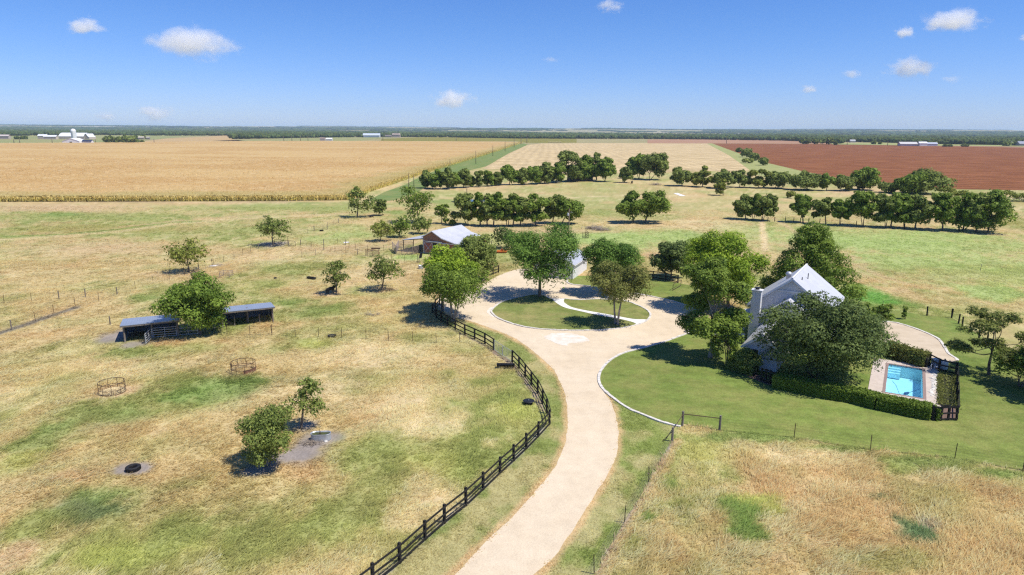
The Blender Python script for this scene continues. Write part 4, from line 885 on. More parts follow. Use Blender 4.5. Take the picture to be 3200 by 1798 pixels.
def wire_fence(line, label, H=1.25, step=3.0, wood=(), mesh=True, z_tp=.036, mat_p=None, nw=5, raw=False, dark=False, group='wire fences'):
    line = [np.array(p, float) for p in line]
    if not raw:
        d = [0.0]
        for a, b in zip(line[:-1], line[1:]): d.append(d[-1] + np.linalg.norm(b - a))
        n = max(1, round(d[-1] / step)); s = np.linspace(0, d[-1], n + 1); L = np.array(line); line = [np.array([np.interp(q, d, L[:, 0]), np.interp(q, d, L[:, 1])]) for q in s]
    root = empty('wire_fence', P3(line[0]), label, 'fence', group); rnd = random.Random(len(line) * 7)
    tm = wm = None
    for i, p in enumerate(line):
        w = i in wood or (i - len(line)) in wood
        if w and wm is None: mb = MB(); mb.tube([(0, 0, -.2), (0, 0, H + .12)], [.115, .10] if dark else [.085, .075], 7); o = mb.build('wooden_post', M_BLACK if dark else M_GREYWOOD); wm = o.data; o.parent = root
        elif w: o = bpy.data.objects.new('wooden_post', wm); COL.objects.link(o); o.parent = root
        elif tm is None:
            mb = MB(); mb.box((0, 0, H / 2), (z_tp * 2, .012, H + .3)); mb.box((0, .012, H / 2), (.012, z_tp * 1.6, H + .3)); o = mb.build('steel_post', mat_p or M_RUST); tm = o.data; o.parent = root
        else: o = bpy.data.objects.new('steel_post', tm); COL.objects.link(o); o.parent = root
        o.location = (p[0] - line[0][0], p[1] - line[0][1], 0); o.rotation_euler = (rnd.uniform(-.05, .05), rnd.uniform(-.05, .05), rnd.uniform(0, 3))
    mb = MB()
    for k in range(nw):
        z = .12 + (H - .18) * k / (nw - 1)
        for a, b in zip(line[:-1], line[1:]): mb.tube([P3(a, z), P3((a + b) / 2, z - .02), P3(b, z)], .0055, 3, False)
    if mesh:
        for a, b in zip(line[:-1], line[1:]):
            n = int(np.linalg.norm(b - a) / .6)
            for k in range(1, n): q = a + (b - a) * k / n; mb.tube([P3(q, .1), P3(q, H - .05)], .0032, 3, False)
    mb.build('wire', M_WIRE, root)
    return root
WF1 = np.vstack([pts('F', [(-140, 905), (0, 840), (97, 806), (165, 777), (215, 768)]), pts('D', [(40, 575), (228, 512), (470, 442), (885, 315), (1052, 258), (1215, 188), (1335, 168)])])
wire_fence(WF1, 'long rusty wire fence climbing across the left pasture past the airy round tree', step=4.2, wood=(3, 8, 13, 19, 24))
wire_fence(pts('F', [(-60, 768), (60, 760), (150, 752), (215, 747)]), 'short wire fence with thick posts at the left edge of the photo', step=4.0, wood=(-1, -2))
wire_fence(np.vstack([pts('s', [(1700, 580), (2030, 590), (2345, 590)]), pts('D', [(1325, 832), (1500, 852), (1675, 857), (1845, 862), (2032, 867), (2200, 882), (2384, 887), (2560, 897)]), pts('E', [(270, 894), (450, 892)])[1:]]), 'rusty wire fence running from the cattle shed to the black board fence', H=1.25, raw=True)
wire_fence(WIRE_L[1:], 'rusty wire fence with bare ground along it, right of the drive', H=1.25, raw=True, wood=(0,))
wire_fence(WIRE_R, 'thin wire fence between the front lawn and the rough right pasture', H=1.25, raw=True)
wire_fence(pts('D', [(1345, 170), (1500, 174), (1610, 190), (1745, 201), (1885, 222), (1955, 230), (2040, 246), (2180, 266), (2300, 282), (2430, 294)]), 'wire pen fence running from the left corner gate toward the barn', step=3.6, wood=(1, 4, 7, -1))
wire_fence(pts('D', [(1540, 160), (1625, 172), (1760, 150), (1862, 148), (1925, 190), (2050, 205), (2165, 205)]), 'inner pen wire fence on the bare earth left of the barn', step=3.6, wood=(0, 2, 4))
wire_fence(pts('D', [(1470, 85), (1600, 70), (1660, 45), (1740, 42)]), 'far wire pen fence beyond the corner gate tree', step=5, wood=(2, 3))
wire_fence(pts('B', [(140, 835), (75, 860), (20, 885), (-60, 900)]), 'short wire fence below the tall dark oak by the corn', step=4.5, wood=(0,))
wire_fence(pts('C', [(655, 800), (700, 802), (750, 803), (830, 800), (890, 806), (938, 808), (1000, 812), (1080, 815), (1350, 832), (1700, 856), (2100, 880)]), 'dark post and wire fence along the foot of the tall right row', H=1.3, raw=True, wood=tuple(range(11)), dark=True)
wire_fence(pts('C', [(2120, 600), (2300, 608), (2480, 618), (2700, 632)]), 'wire fence at the lower edge of the ploughed field', step=9, wood=(0, 2, 4))
wire_fence(pts('G', [(1845, 692), (2030, 710)]), 'single rail fence with dark posts at the top of the back lawn', raw=True, wood=(0, 1), nw=2, mesh=False, H=1.35, dark=True)
def yard_fence():
    ln = pts('G', [(2030, 710), (2082, 752), (2110, 775), (2165, 818), (2232, 878), (2296, 905), (2420, 1000)])
    wire_fence(ln, 'dark post and mesh fence stepping down toward the pine', raw=True, wood=range(7), nw=4, mesh=False, H=1.35, dark=True)
yard_fence()
wire_fence(pts('B', [(1290, 1010), (1270, 1012), (1760, 985), (1825, 985), (1900, 962)]), 'thin wire fence crossing behind the sweetgum and the power pole', step=5, wood=(0,))
# brace gate frame between lawn and rough pasture
def brace_frame():
    a, b = GATE_POSTS; r = empty('brace_frame', P3(a), 'wooden brace frame of two posts and a rusty pipe at the lawn corner', 'fence brace')
    for p in (a, b): MB().tube([P3(p, -.2), P3(p, 1.5)], [.12, .10], 8).build('post', M_GREYWOOD, r)
    MB().tube([P3(a, 1.22), P3(b, 1.22)], .04, 6).build('rail', M_RUST, r)
    c, d = WIRE_L[0], WIRE_L[1]
    r2 = empty('brace_frame', P3(d), 'leaning pipe brace at the lawn corner post beside the drive verge', 'fence brace')
    MB().tube([P3(d, -.1), P3(d, 1.35)], [.11, .1], 8).build('post', M_GREYWOOD, r2)
    MB().tube([P3(d, 1.1), P3(a, 1.2)], .035, 6).build('rail', M_RUST, r2); MB().tube([P3(d, 1.0), P3(d + [-.9, -.1], .05)], .03, 6).build('brace', M_RUST, r2)
brace_frame()
def drive_gate():
    a, b = FENCE_UP[-1], FENCE_DN[0]; d = (b - a); L = np.linalg.norm(d); d /= L
    r = empty('wire_gate', P3(a), 'pair of silver tube and mesh gates in the black board fence', 'gate')
    a2, b2 = a + d * .15, b - d * .15; mid = (a2 + b2) / 2
    for p, q in ((a2, mid - d * .04), (mid + d * .04, b2)):
        mb = MB(); mb.tube([P3(p, .12), P3(p, 1.35), P3(q, 1.35), P3(q, .12), P3(p, .12)], .027, 6); mb.tube([P3((p + q) / 2, .12), P3((p + q) / 2, 1.35)], .02, 6)
        lf = mb.build('leaf', M_GALV, r); mw = MB()
        for k in range(1, 9): z = .12 + 1.23 * k / 9; mw.tube([P3(p, z), P3(q, z)], .006, 3, False)
        for k in range(1, 14): s = p + (q - p) * k / 14; mw.tube([P3(s, .12), P3(s, 1.35)], .005, 3, False)
        mw.build('mesh_infill', M_GALV, r)
    MB().box(P3(mid - d * .2, .75), (.06, .05, .7)).build('latch', M_PIPE, r)
drive_gate()
def pipe_panel(a, b, label, m, H=1.55, n=6, posts=0, name='pipe_fence', cat='pipe fence', group='corral panels'):
    a, b = np.array(a[:2], float), np.array(b[:2], float); r = empty(name, P3(a), label, cat, group)
    MB().tube([P3(a, .1), P3(a, H), P3(b, H), P3(b, .1)], .05, 6).build('frame', m, r)
    for k in range(n - 1): z = .2 + (H - .2) * k / (n - 1); MB().tube([P3(a, z), P3(b, z)], .045, 5).build('rail', m, r)
    mb = MB()
    for k in range(1, posts + 1): q = a + (b - a) * k / (posts + 1); mb.tube([P3(q, .05), P3(q, H)], .03, 5)
    if posts: mb.build('uprights', m, r)
    return r
pn = pts('b', [(275, 815), (400, 842), (520, 838), (640, 836), (770, 800), (850, 770)])
for i, lb in enumerate(['first pipe panel of the corral from its left corner', 'second pipe panel of the corral from its left corner', 'middle pipe panel of the corral in front of the lean-to', 'fourth pipe panel of the corral nearing the barn door', 'last pipe panel of the corral by the barn door']):
    pipe_panel(pn[i], pn[i + 1], lb, M_PIPE, 1.75, 7, 0)
bn = pts('b', [(190, 720), (275, 815)]); pipe_panel(bn[0], bn[1], 'short side pipe panel at the left corner of the corral', M_PIPE, 1.75, 7)
bn = pts('b', [(275, 815), (330, 690)]); pipe_panel(bn[0], bn[1], 'tall pipe panel running back from the corral corner under the lean-to', M_PIPE, 1.9, 8)
bn = pts('b', [(330, 690), (640, 700)]); pipe_panel(bn[0], bn[1], 'inner pipe panel in the shade of the lean-to', M_PIPE, 1.6, 6)
bn = pts('D', [(2030, 240), (2128, 252)]); pipe_panel(bn[0], bn[1], 'red oxide pipe gate left of the corral', M_REDPIPE, 1.5, 6, 1, 'pipe_gate', 'gate', 'pipe gates')
bn = pts('D', [(1395, 162), (1445, 166)]); pipe_panel(bn[0], bn[1], 'tall rusty pipe gate beside the spreading tree at the pen corner', M_RUST, 2.2, 3, 0, 'pipe_gate', 'gate', 'pipe gates')
bn = pts('D', [(1500, 173), (1445, 166)]); pipe_panel(bn[0], bn[1], 'rusty braced pipe section right of the tall pen corner gate', M_RUST, 1.3, 2, 0)
bn = pts('D', [(1345, 162), (1395, 162)]); pipe_panel(bn[0], bn[1], 'rusty pipe section between the tree trunk and the tall gate', M_RUST, 1.4, 4, 0)
bn = pts('B', [(1972, 952), (2018, 953)]); pipe_panel(bn[0], bn[1], 'small dark pipe pen panel on the green meadow behind the garage', M_BLACK, 1.6, 4, 1)
bn2 = pts('B', [(2018, 953), (1998, 938)]); pipe_panel(bn2[0], bn2[1], 'second side of the small dark pipe pen behind the garage', M_BLACK, 1.6, 4, 1)
bn = pts('E', [(2052, 505), (2112, 470)]); pipe_panel(bn[0], bn[1], 'short rusty pipe rail at the end of the lawn under the live oak', M_RUST, 1.2, 2, 0)

# ================================================================== BUILDINGS
M_WHITE = mat('white_paint', (.74, .73, .72), (.66, .65, .64), 1.2, .55, .03)
M_TRIM = mat('white_trim', (.80, .79, .77), (.74, .73, .72), 1.5, .5)
M_GLASS = mat('window_glass', (.05, .07, .075), (.03, .045, .05), .8, .06, spec=.7)
M_DARK = mat('dark_steel', (.05, .05, .052), (.03, .03, .03), 4, .5, metal=.3)
M_DECK = mat('bare_timber', (.24, .15, .095), (.15, .095, .06), 5, .85, .3)
def V(*a): return np.array(a, float)
def quadslab(mb, a, b, c, d, t):
    n = np.cross(b - a, d - a); n /= np.linalg.norm(n); n = n if n[2] > 0 else -n
    return mb.slab([a, b, c, d], t, n)
class Gable:
    """a gabled block: P = near ridge end (x, y, z), u = ridge direction, w = across, half widths and slope"""
    def __init__(s, P, th, L, wl, wr, sl, sr, over=.35, front=.4, back=.3):
        s.P = np.array(P, float); s.u = V(math.cos(th), math.sin(th), 0); s.w = V(math.sin(th), -math.cos(th), 0)
        s.L, s.wl, s.wr, s.sl, s.sr, s.over, s.front, s.back = L, wl, wr, sl, sr, over, front, back
    def pt(s, k, along, z): return V(*(s.P + s.w * k + s.u * along)[:2], z)
    def zr(s, k): return s.P[2] - (s.sr * k if k > 0 else -s.sl * k)
    def walls(s, m, parent, name='wall', drop=.12):
        mb = MB(); kl, kr = -(s.wl - s.over), s.wr - s.over; a0, a1 = s.front, s.L - s.back
        z = lambda k: s.zr(k) - drop
        prof = [(kl, 0), (kr, 0), (kr, z(kr)), (0, z(0)), (kl, z(kl))]
        n = len(prof); F_ = [s.pt(k, a0, zz) for k, zz in prof]; B_ = [s.pt(k, a1, zz) for k, zz in prof]
        mb.add(F_ + B_, [tuple(range(n)), tuple(range(2 * n - 1, n - 1, -1))] + [(i, n + i, n + (i + 1) % n, (i + 1) % n) for i in range(n)])
        return mb.build(name, m, parent)
    def roof(s, m, parent, t=.12, name='roof'):
        mb = MB()
        for k in (-s.wl, s.wr):
            quadslab(mb, s.pt(0, 0, s.P[2]), s.pt(k, 0, s.zr(k)), s.pt(k, s.L, s.zr(k)), s.pt(0, s.L, s.P[2]), t)
        return mb.build(name, m, parent)
    def trim(s, m, parent, name='bargeboard', w=.24):
        mb = MB()
        for k in (-s.wl, s.wr): mb.bar(s.pt(0, -.02, s.P[2] - .16), s.pt(k, -.02, s.zr(k) - .16), .05, w)
        for k in (-s.wl, s.wr): mb.bar(s.pt(k * 1.003, 0, s.zr(k) - .14), s.pt(k * 1.003, s.L, s.zr(k) - .14), .05, .16)
        return mb.build(name, m, parent)
    def window(s, parent, k, z, ww, hh, m_frame=None, along=None, name='window'):
        a = s.front - .03 if along is None else along
        fr = MB(); c = s.pt(k, a, z); X, Y = s.w, s.u
        for q, sz in (((-ww / 2, 0), (.09, hh + .18)), ((ww / 2, 0), (.09, hh + .18)), ((0, -hh / 2), (ww, .09)), ((0, hh / 2), (ww, .09)), ((0, 0), (.05, hh)), ((0, 0), (ww, .05))):
            fr.box(c + X * q[0] + V(0, 0, q[1]), (sz[0], .06, sz[1]), (X, Y, V(0, 0, 1)))
        f = fr.build(name, m_frame or M_TRIM, parent)
        g = MB().box(c + Y * .01, (ww, .03, hh), (X, Y, V(0, 0, 1))).build('pane', M_GLASS); g.parent = f; g.data.transform(Matrix.Translation(-parent.location))
        return f

def house():
    th = 1.02; P = V(35.25, 83.86, 9.0); u = V(math.cos(th), math.sin(th), 0); w = V(math.sin(th), -math.cos(th), 0)
    r = empty('farmhouse', (P[0], P[1], 0), 'white two storey farmhouse with steep pale metal roof behind the huge live oak', 'house')
    roofm = ribbed('standing_seam_roof', (.56, .56, .57), (.50, .50, .515), tuple(u), .45, .03, .42, .0, .5)
    wallm = ribbed('white_lap_siding', (.70, .69, .68), (.64, .635, .63), (0, 0, 1), .18, .015, .6)
    A = Gable(P, th, 11.0, 5.2, 5.16, .77, .77, .45, .35, .3)
    A.walls(wallm, r); ro = A.roof(roofm, r); A.trim(M_TRIM, r)
    MB().bar(A.pt(0, 0, 9.06), A.pt(0, 11, 9.06), .22, .07).build('ridge_cap', M_TRIM, r)
    MB().bar(A.pt(-2.0, .3, 7.2), A.pt(2.0, .3, 7.2), .05, .18).build('belly_band', M_TRIM, r)
    def wing(off0, off1, kl, kr, zl, slope, label=None):
        kc = (kl + kr) / 2; hw = (kr - kl) / 2; z = zl + slope * hw; q = P + w * kc - u * off0
        g = Gable(V(q[0], q[1], z), th, off0 - off1, hw, hw, slope, slope, .35, .35, 0)
        return g
    Bw = wing(1.6, -.34, -4.95, 4.95, 2.85, .74); Bw.walls(wallm, r); Bw.roof(roofm, r); Bw.trim(M_TRIM, r)
    Cw = wing(11.4, 1.24, -3.1, 1.3, 2.72, .75); Cw.walls(wallm, r); Cw.roof(roofm, r); Cw.trim(M_TRIM, r)
    Cw.window(r, -1.0, 1.75, 1.5, 1.5); MB().bar(Cw.pt(1.75, .38, .1), Cw.pt(1.75, .38, 2.6), .09, .09, up=tuple(u)).build('downpipe', M_TRIM, r)
    A.window(r, 2.6, 6.2, .9, 1.2); Bw.window(r, -3.6, 1.6, .9, 1.5)
    for al in (3, 6.5): 
        f = MB(); c = A.pt(A.wr - .40, al, 1.8); f.box(c, (.06, 1.2, 1.5), (w, u, V(0, 0, 1))); f.build('window', M_TRIM, r)
    # chimney on the gable wall
    c = P + w * -3.85 - u * 1.25; ch = r
    mb = MB(); mb.box(V(c[0], c[1], 3.6), (1.15, .85, 7.2), (w, u, V(0, 0, 1))); chm = mb.build('chimney', wallm, r)
    mb = MB(); mb.box(V(c[0], c[1], 7.27), (1.35, 1.05, .14), (w, u, V(0, 0, 1))); k = mb.build('chimney_cap', M_TRIM); k.parent = chm; k.data.transform(Matrix.Translation(-r.location))
    mb = MB(); mb.lathe(V(c[0], c[1], 7.34), [(.26, 0), (.26, .18), (.36, .2), (.36, .28), (.02, .3)], 12); k = mb.build('flue', M_DARK); k.parent = chm; k.data.transform(Matrix.Translation(-r.location))
    # roof vents
    g = on_plane('h', 1005, 395, A.pt(0, 0, 9), np.cross(A.w - V(0, 0, -.77), A.u)); 
    g = A.pt(-1.2, 4.5, A.zr(-1.2)); MB().lathe(g - V(0, 0, .1), [(.3, 0), (.3, .5), (.42, .55), (.42, .75), (.25, .95), (.02, 1.0)], 12).build('roof_vent', M_GALV, r, True)
    for k, al, h in ((1.1, 5.0, .75), (.75, 2.6, .35)):
        g = A.pt(k, al, A.zr(k)); MB().tube([g - V(0, 0, .1), g + V(0, 0, h)], .06, 8).build('vent_pipe', M_DARK, r)
    # small porch roof and steps on the left
    q = P - w * 6.6 + u * .6
    mb = MB(); quadslab(mb, A.pt(-4.6, -.2, 3.4), A.pt(-6.6, -.2, 3.0), A.pt(-6.6, 5, 3.0), A.pt(-4.6, 5, 3.4), .12); mb.build('porch_roof', roofm, r)
    for al in (0, 2.4, 4.8): MB().box(A.pt(-6.4, al, 1.45), (.14, .14, 2.9)).build('porch_post', M_TRIM, r)
    return A
HOUSE = house()

def barn():
    g = V(.879, -.477, 0); rd = V(.477, .879, 0); n = rd
    c0 = at('b', 890, 800)
    op = lambda x, y: on_plane('b', x, y, c0, n)
    pk = op(1085, 303); le = op(872, 428); k1 = op(1310, 470); k2 = op(1430, 512)
    ks = lambda p: float(np.dot(p - c0, g))
    far = at('b', 1722, 168, pk[2]); L = float(np.dot(far - pk, rd))
    L = min(max(L, 8), 22)
    r = empty('red_barn', c0, 'red barn with white metal roof, white crossed sliding doors and an open lean-to', 'barn')
    wm = ribbed('red_barn_board', (.40, .14, .095), (.31, .10, .07), tuple(g), .3, .015, .8)
    gm = ribbed('brown_gable_board', (.32, .165, .105), (.25, .12, .08), tuple(g), .3, .015, .8)
    roofm = ribbed('white_metal_roof', (.54, .545, .56), (.46, .465, .48), tuple(rd), .9, .04, .45, 0, .5)
    kp, zp = ks(pk), pk[2]; kl, zl = ks(le), le[2]; ka, za = ks(k1), k1[2]; sl2 = (k1[2] - k2[2]) / max(ks(k2) - ka, .1); kb = ka + 4.6; zb = za - max(.25, min(sl2, .45)) * 4.6
    pt = lambda k, a, z: V(*(c0 + g * k + rd * a)[:2], z)
    # gable end walls: door height in red, upper gable in brown
    zt = 2.75; mb = MB(); mb.hexa([pt(kl, 0, 0), pt(kb, 0, 0), pt(kb, .15, 0), pt(kl, .15, 0), pt(kl, 0, zt), pt(kb, 0, min(zt, zb)), pt(kb, .15, min(zt, zb)), pt(kl, .15, zt)]); mb.build('wall', wm, r)
    up = [(kl, zt + .12), (kb - .3, min(zt + .12, zb)), (ka, za - .05), (kp, zp - .05), (kl, zl - .05)]
    mb = MB(); F_ = [pt(k, -.01, z) for k, z in up]; B_ = [pt(k, .14, z) for k, z in up]; q = len(up)
    mb.add(F_ + B_, [tuple(range(q)), tuple(range(2 * q - 1, q - 1, -1))] + [(i, q + i, q + (i + 1) % q, (i + 1) % q) for i in range(q)]); mb.build('wall', gm, r)
    mb = MB(); mb.hexa([pt(kl, L - .15, 0), pt(ka, L - .15, 0), pt(ka, L, 0), pt(kl, L, 0), pt(kl, L - .15, zl - .1), pt(ka, L - .15, za - .1), pt(ka, L, za - .1), pt(kl, L, zl - .1)]); mb.build('wall', gm, r)
    mb = MB(); mb.hexa([pt(kb - .3, .15, 0), pt(kb - .15, .15, 0), pt(kb - .15, L - .15, 0), pt(kb - .3, L - .15, 0), pt(kb - .3, .15, zb - .1), pt(kb - .15, .15, zb - .12), pt(kb - .15, L - .15, zb - .12), pt(kb - .3, L - .15, zb - .1)]); mb.build('wall', wm, r)
    mb = MB(); mb.hexa([pt(kl, .15, 1.2), pt(kl + .12, .15, 1.2), pt(kl + .12, L - .15, 1.2), pt(kl, L - .15, 1.2), pt(kl, .15, zl - .1), pt(kl + .12, .15, zl - .1), pt(kl + .12, L - .15, zl - .1), pt(kl, L - .15, zl - .1)]); mb.build('wall', gm, r)
    mb = MB()
    for (a, za_, b, zb_) in ((kl - .25, zl - (zp - zl) / (kp - kl) * .25, kp, zp), (kp, zp, ka, za), (ka, za, kb, zb)):
        quadslab(mb, pt(a, -.35, za_ + .06), pt(b, -.35, zb_ + .06), pt(b, L + .3, zb_ + .06), pt(a, L + .3, za_ + .06), .08)
    mb.build('roof', roofm, r)
    mb = MB()
    for (a, za_, b, zb_) in ((kl - .25, zl - .05, kp, zp), (kp, zp, ka, za), (ka, za, kb, zb)): mb.bar(pt(a, -.37, za_ - .06), pt(b, -.37, zb_ - .06), .05, .16)
    mb.bar(pt(kl, -.06, zt + .06), pt(kb - .4, -.06, min(zt, zb) + .0), .06, .13); mb.bar(pt(kl + .06, -.08, .1), pt(kl + .06, -.08, zl - .1), .1, .12)
    mb.build('trim', M_TRIM, r)
    # two sliding doors with crosses
    for (a, b) in ((kl + .35, kl + 2.6), (kl + 3.9, kl + 6.0)):
        mb = MB(); mb.hexa([pt(a, -.14, .15), pt(b, -.14, .15), pt(b, -.08, .15), pt(a, -.08, .15), pt(a, -.14, 2.6), pt(b, -.14, 2.6), pt(b, -.08, 2.6), pt(a, -.08, 2.6)]); d = mb.build('door', wm, r)
        mb = MB(); y = -.17
        for p, q2 in (((a, .2), (b, 2.55)), ((a, 2.55), (b, .2)), ((a, .2), (a, 2.55)), ((b, .2), (b, 2.55)), ((a, .2), (b, .2)), ((a, 2.55), (b, 2.55))):
            mb.bar(pt(p[0], y, p[1]), pt(q2[0], y, q2[1]), .045, .13, up=tuple(rd))
        x = mb.build('door_brace', M_TRIM); x.parent = d; x.data.transform(Matrix.Translation(-r.location))
    MB().bar(pt(kl + 1.4, -.2, 2.86), pt(kl + 5.2, -.2, 2.86), .12, .14).build('door_track', M_TRIM, r)
    mb = MB(); mb.hexa([pt(kl + 2.65, -.02, .05), pt(kl + 3.85, -.02, .05), pt(kl + 3.85, .1, .05), pt(kl + 2.65, .1, .05), pt(kl + 2.65, -.02, 2.6), pt(kl + 3.85, -.02, 2.6), pt(kl + 3.85, .1, 2.6), pt(kl + 2.65, .1, 2.6)]); mb.build('doorway_shade', M_DARK, r)  # dark slab on the wall, standing for the shade inside an opening
    # open lean-to on the left
    e = on_plane('b', 412, 497, c0, n); kk = ks(e); ze = max(1.7, e[2])
    mb = MB(); quadslab(mb, pt(kk, -.3, ze), pt(kl - .1, -.3, zl - .35), pt(kl - .1, L, zl - .35), pt(kk, L, ze), .07); mb.build('lean_to_roof', roofm, r)
    mb = MB()
    for a in (0, L * .33, L * .66, L - .3):
        mb.box(pt(kk + .25, a, ze / 2 - .05), (.16, .16, ze - .1)); 
        mb.bar(pt(kk, a, ze - .12), pt(kl, a, zl - .5), .08, .16)
    mb.build('lean_to_post', M_DARK, r)
    mb = MB(); mb.hexa([pt(kk, L - .2, .35), pt(kl - .2, L - .2, .35), pt(kl - .2, L - .1, .35), pt(kk, L - .1, .35), pt(kk, L - .2, ze - .1), pt(kl - .2, L - .2, zl - .5), pt(kl - .2, L - .1, zl - .5), pt(kk, L - .1, ze - .1)]); mb.build('lean_to_panel', gm, r)
    print('barn', L, kl, kp, ka, zp, zl, za, kk, ze)
barn()

def garage():
    c = at('m', 905, 830); th = math.atan2(.93, .36)
    u = V(math.cos(th), math.sin(th), 0); w = V(math.sin(th), -math.cos(th), 0); hw = 3.9
    q = c - w * (hw - .1) - u * .35
    r = empty('garage', (c[0], c[1], 0), 'white garage with pale metal roof between the sweetgum and the dark maple', 'garage')
    A = Gable(V(q[0], q[1], 5.1), th, 10.5, hw + .3, hw + .3, .55, .55, .4, .35, .3)
    wallm = ribbed('garage_siding', (.74, .73, .71), (.68, .67, .66), (0, 0, 1), .2, .012, .6)
    A.walls(wallm, r); A.roof(ribbed('garage_roof', (.47, .48, .51), (.41, .42, .45), tuple(u), .45, .03, .42, 0, .5), r); A.trim(M_TRIM, r)
    for k in (-2.1, 2.1):
        mb = MB(); mb.box(A.pt(k, A.front - .04, 1.15), (2.6, .08, 2.3), (w, u, V(0, 0, 1))); d = mb.build('door', M_TRIM, r)
        mb = MB()
        for j in range(4): mb.box(A.pt(k, A.front - .095, .3 + j * .58), (2.4, .03, .46), (w, u, V(0, 0, 1)))
        x = mb.build('door_panel', M_WHITE); x.parent = d; x.data.transform(Matrix.Translation(-r.location))
    return A
garage()

def cattle_shed(front, roof_l, roof_r, label, depth=3.4, gate=False):
    """front: ground points of the front posts; open fronted shed, single pitch roof falling to the back"""
    P = [np.array(p, float) for p in front]; d = P[-1] - P[0]; L = np.linalg.norm(d); d /= L; b = np.array([-d[1], d[0]])
    a = P[0] - d * .35; e = P[-1] + d * .35; hf, hb = 2.35, 1.95
    r = empty('cattle_shed', P3(P[0]), label, 'cattle shed', 'halves of the cattle shed')
    rm = ribbed('blue_grey_metal_roof', (.31, .355, .43), (.27, .31, .385), (d[0], d[1], 0), .30, .03, .42, .15, .5); wm = ribbed('old_metal_wall', (.16, .185, .225), (.11, .125, .155), (d[0], d[1], 0), .25, .02, .5, .3)
    mb = MB(); quadslab(mb, P3(a - b * .45, hf), P3(e - b * .45, hf), P3(e + b * depth, hb), P3(a + b * depth, hb), .07); mb.build('roof', rm, r)
    mb = MB(); mb.bar(P3(a - b * .40, hf - .16), P3(e - b * .40, hf - .16), .06, .2); mb.build('fascia', M_GREYWOOD, r)
    for i, p in enumerate(P):
        MB().tube([P3(p, -.2), P3(p, hf - .08)], [.13, .11], 8).build('post', M_GREYWOOD, r)
    mb = MB(); q0, q1 = P[0] + b * (depth - .2), P[-1] + b * (depth - .2); mb.bar(P3(q0, hb / 2), P3(q1, hb / 2), .05, hb - .1)
    for p in (P[0], P[-1]): mb.bar(P3(p + b * .5, hb / 2 + .1), P3(p + b * (depth - .3), hb / 2 + .05), .05, hb - .1)
    mb.build('wall', wm, r)
    mb = MB()
    for k in range(3): p = P[0] + (P[-1] - P[0]) * (k + .5) / 3 + b * (depth - .35); mb.box(P3(p, hb / 2), (.14, .14, hb - .1))
    mb.bar(P3(q0 - b * .1, 1.0), P3(q1 - b * .1, 1.0), .05, .12); mb.build('back_frame', M_GREYWOOD, r)
    return P
S1 = cattle_shed(pts('s', [(235, 690), (635, 632), (1000, 606)]), None, None, 'left half of the blue roofed open cattle shed, with a pipe gate across one bay', 4.8)
S2 = cattle_shed(pts('s', [(1640, 482), (2003, 412), (2362, 402)]), None, None, 'right half of the blue roofed open cattle shed, beyond the bright tree', 4.2)
pipe_panel(S1[1] + [.15, -.1], S1[2] + [-.15, -.1], 'grey pipe gate closing the right bay of the left shed', M_GALV, 1.4, 5, 1, 'pipe_gate', 'gate', 'pipe gates')
q = pts('s', [(535, 725)])[0]; pipe_panel(S1[1] + [0, -.15], q, 'grey pipe gate swung open in front of the left shed', M_GALV, 1.4, 5, 1, 'pipe_gate', 'gate', 'pipe gates')
q = pts('s', [(1010, 600), (1285, 585)]); pipe_panel(q[0], q[1], 'grey pipe gate between the left shed post and the bright tree trunk', M_GALV, 1.5, 4, 1, 'pipe_gate', 'gate', 'pipe gates')
q = pts('s', [(1345, 560), (1640, 482)]); wire_fence(q, 'dark wire netting between the bright tree trunk and the right shed', H=1.4, step=1.5, nw=8)
wire_fence([S2[0] + [0, -.25], S2[1] + [0, -.25], S2[2] + [0, -.25]], 'wire netting strung across the front of the right shed', H=1.2, step=1.8, wood=(1, 3), nw=7)
def old_shed():
    a, b = at('B', 1885, 522)[:2], at('B', 2050, 522)[:2]; d = b - a; L = np.linalg.norm(d); d /= L; n = np.array([-d[1], d[0]])
    r = empty('old_shed', P3(a), 'dark old open shed under the biggest trees of the back row', 'shed')
    m = mat('black_old_board', (.06, .05, .042), (.03, .026, .022), 3, .9); hz = 3.0; pk = 4.6; mid = (a + b) / 2
    mb = MB(); quadslab(mb, P3(a - d * .6, hz), P3(mid, pk), P3(mid + n * 9, pk), P3(a - d * .6 + n * 9, hz), .15); quadslab(mb, P3(b + d * .6, hz), P3(mid, pk), P3(mid + n * 9, pk), P3(b + d * .6 + n * 9, hz), .15); mb.build('roof', mat('rusty_dark_roof', (.13, .10, .085), (.07, .055, .05), 1, .8), r)
    mb = MB()
    for p in (a, mid, b): mb.box(P3(p, hz / 2), (.3, .3, hz))
    mb.build('post', m, r); mb = MB(); mb.bar(P3(a + n * 8.8, hz / 2), P3(b + n * 8.8, hz / 2), .15, hz - .1); mb.bar(P3(a + n * .3, hz / 2), P3(a + n * 8.6, hz / 2), .15, hz - .1); mb.bar(P3(b + n * .3, hz / 2), P3(b + n * 8.6, hz / 2), .15, hz - .1)
    mb.slab([P3(a, hz), P3(b, hz), P3(mid, pk - .15)], .12, (n[0], n[1], 0)); mb.build('wall', m, r)
    pipe_panel(a - n * 1.5 - d * 2, b - n * 1.5 + d, 'grey rail fence panel in front of the dark old shed', M_PIPE, 1.4, 4, 5)
old_shed()

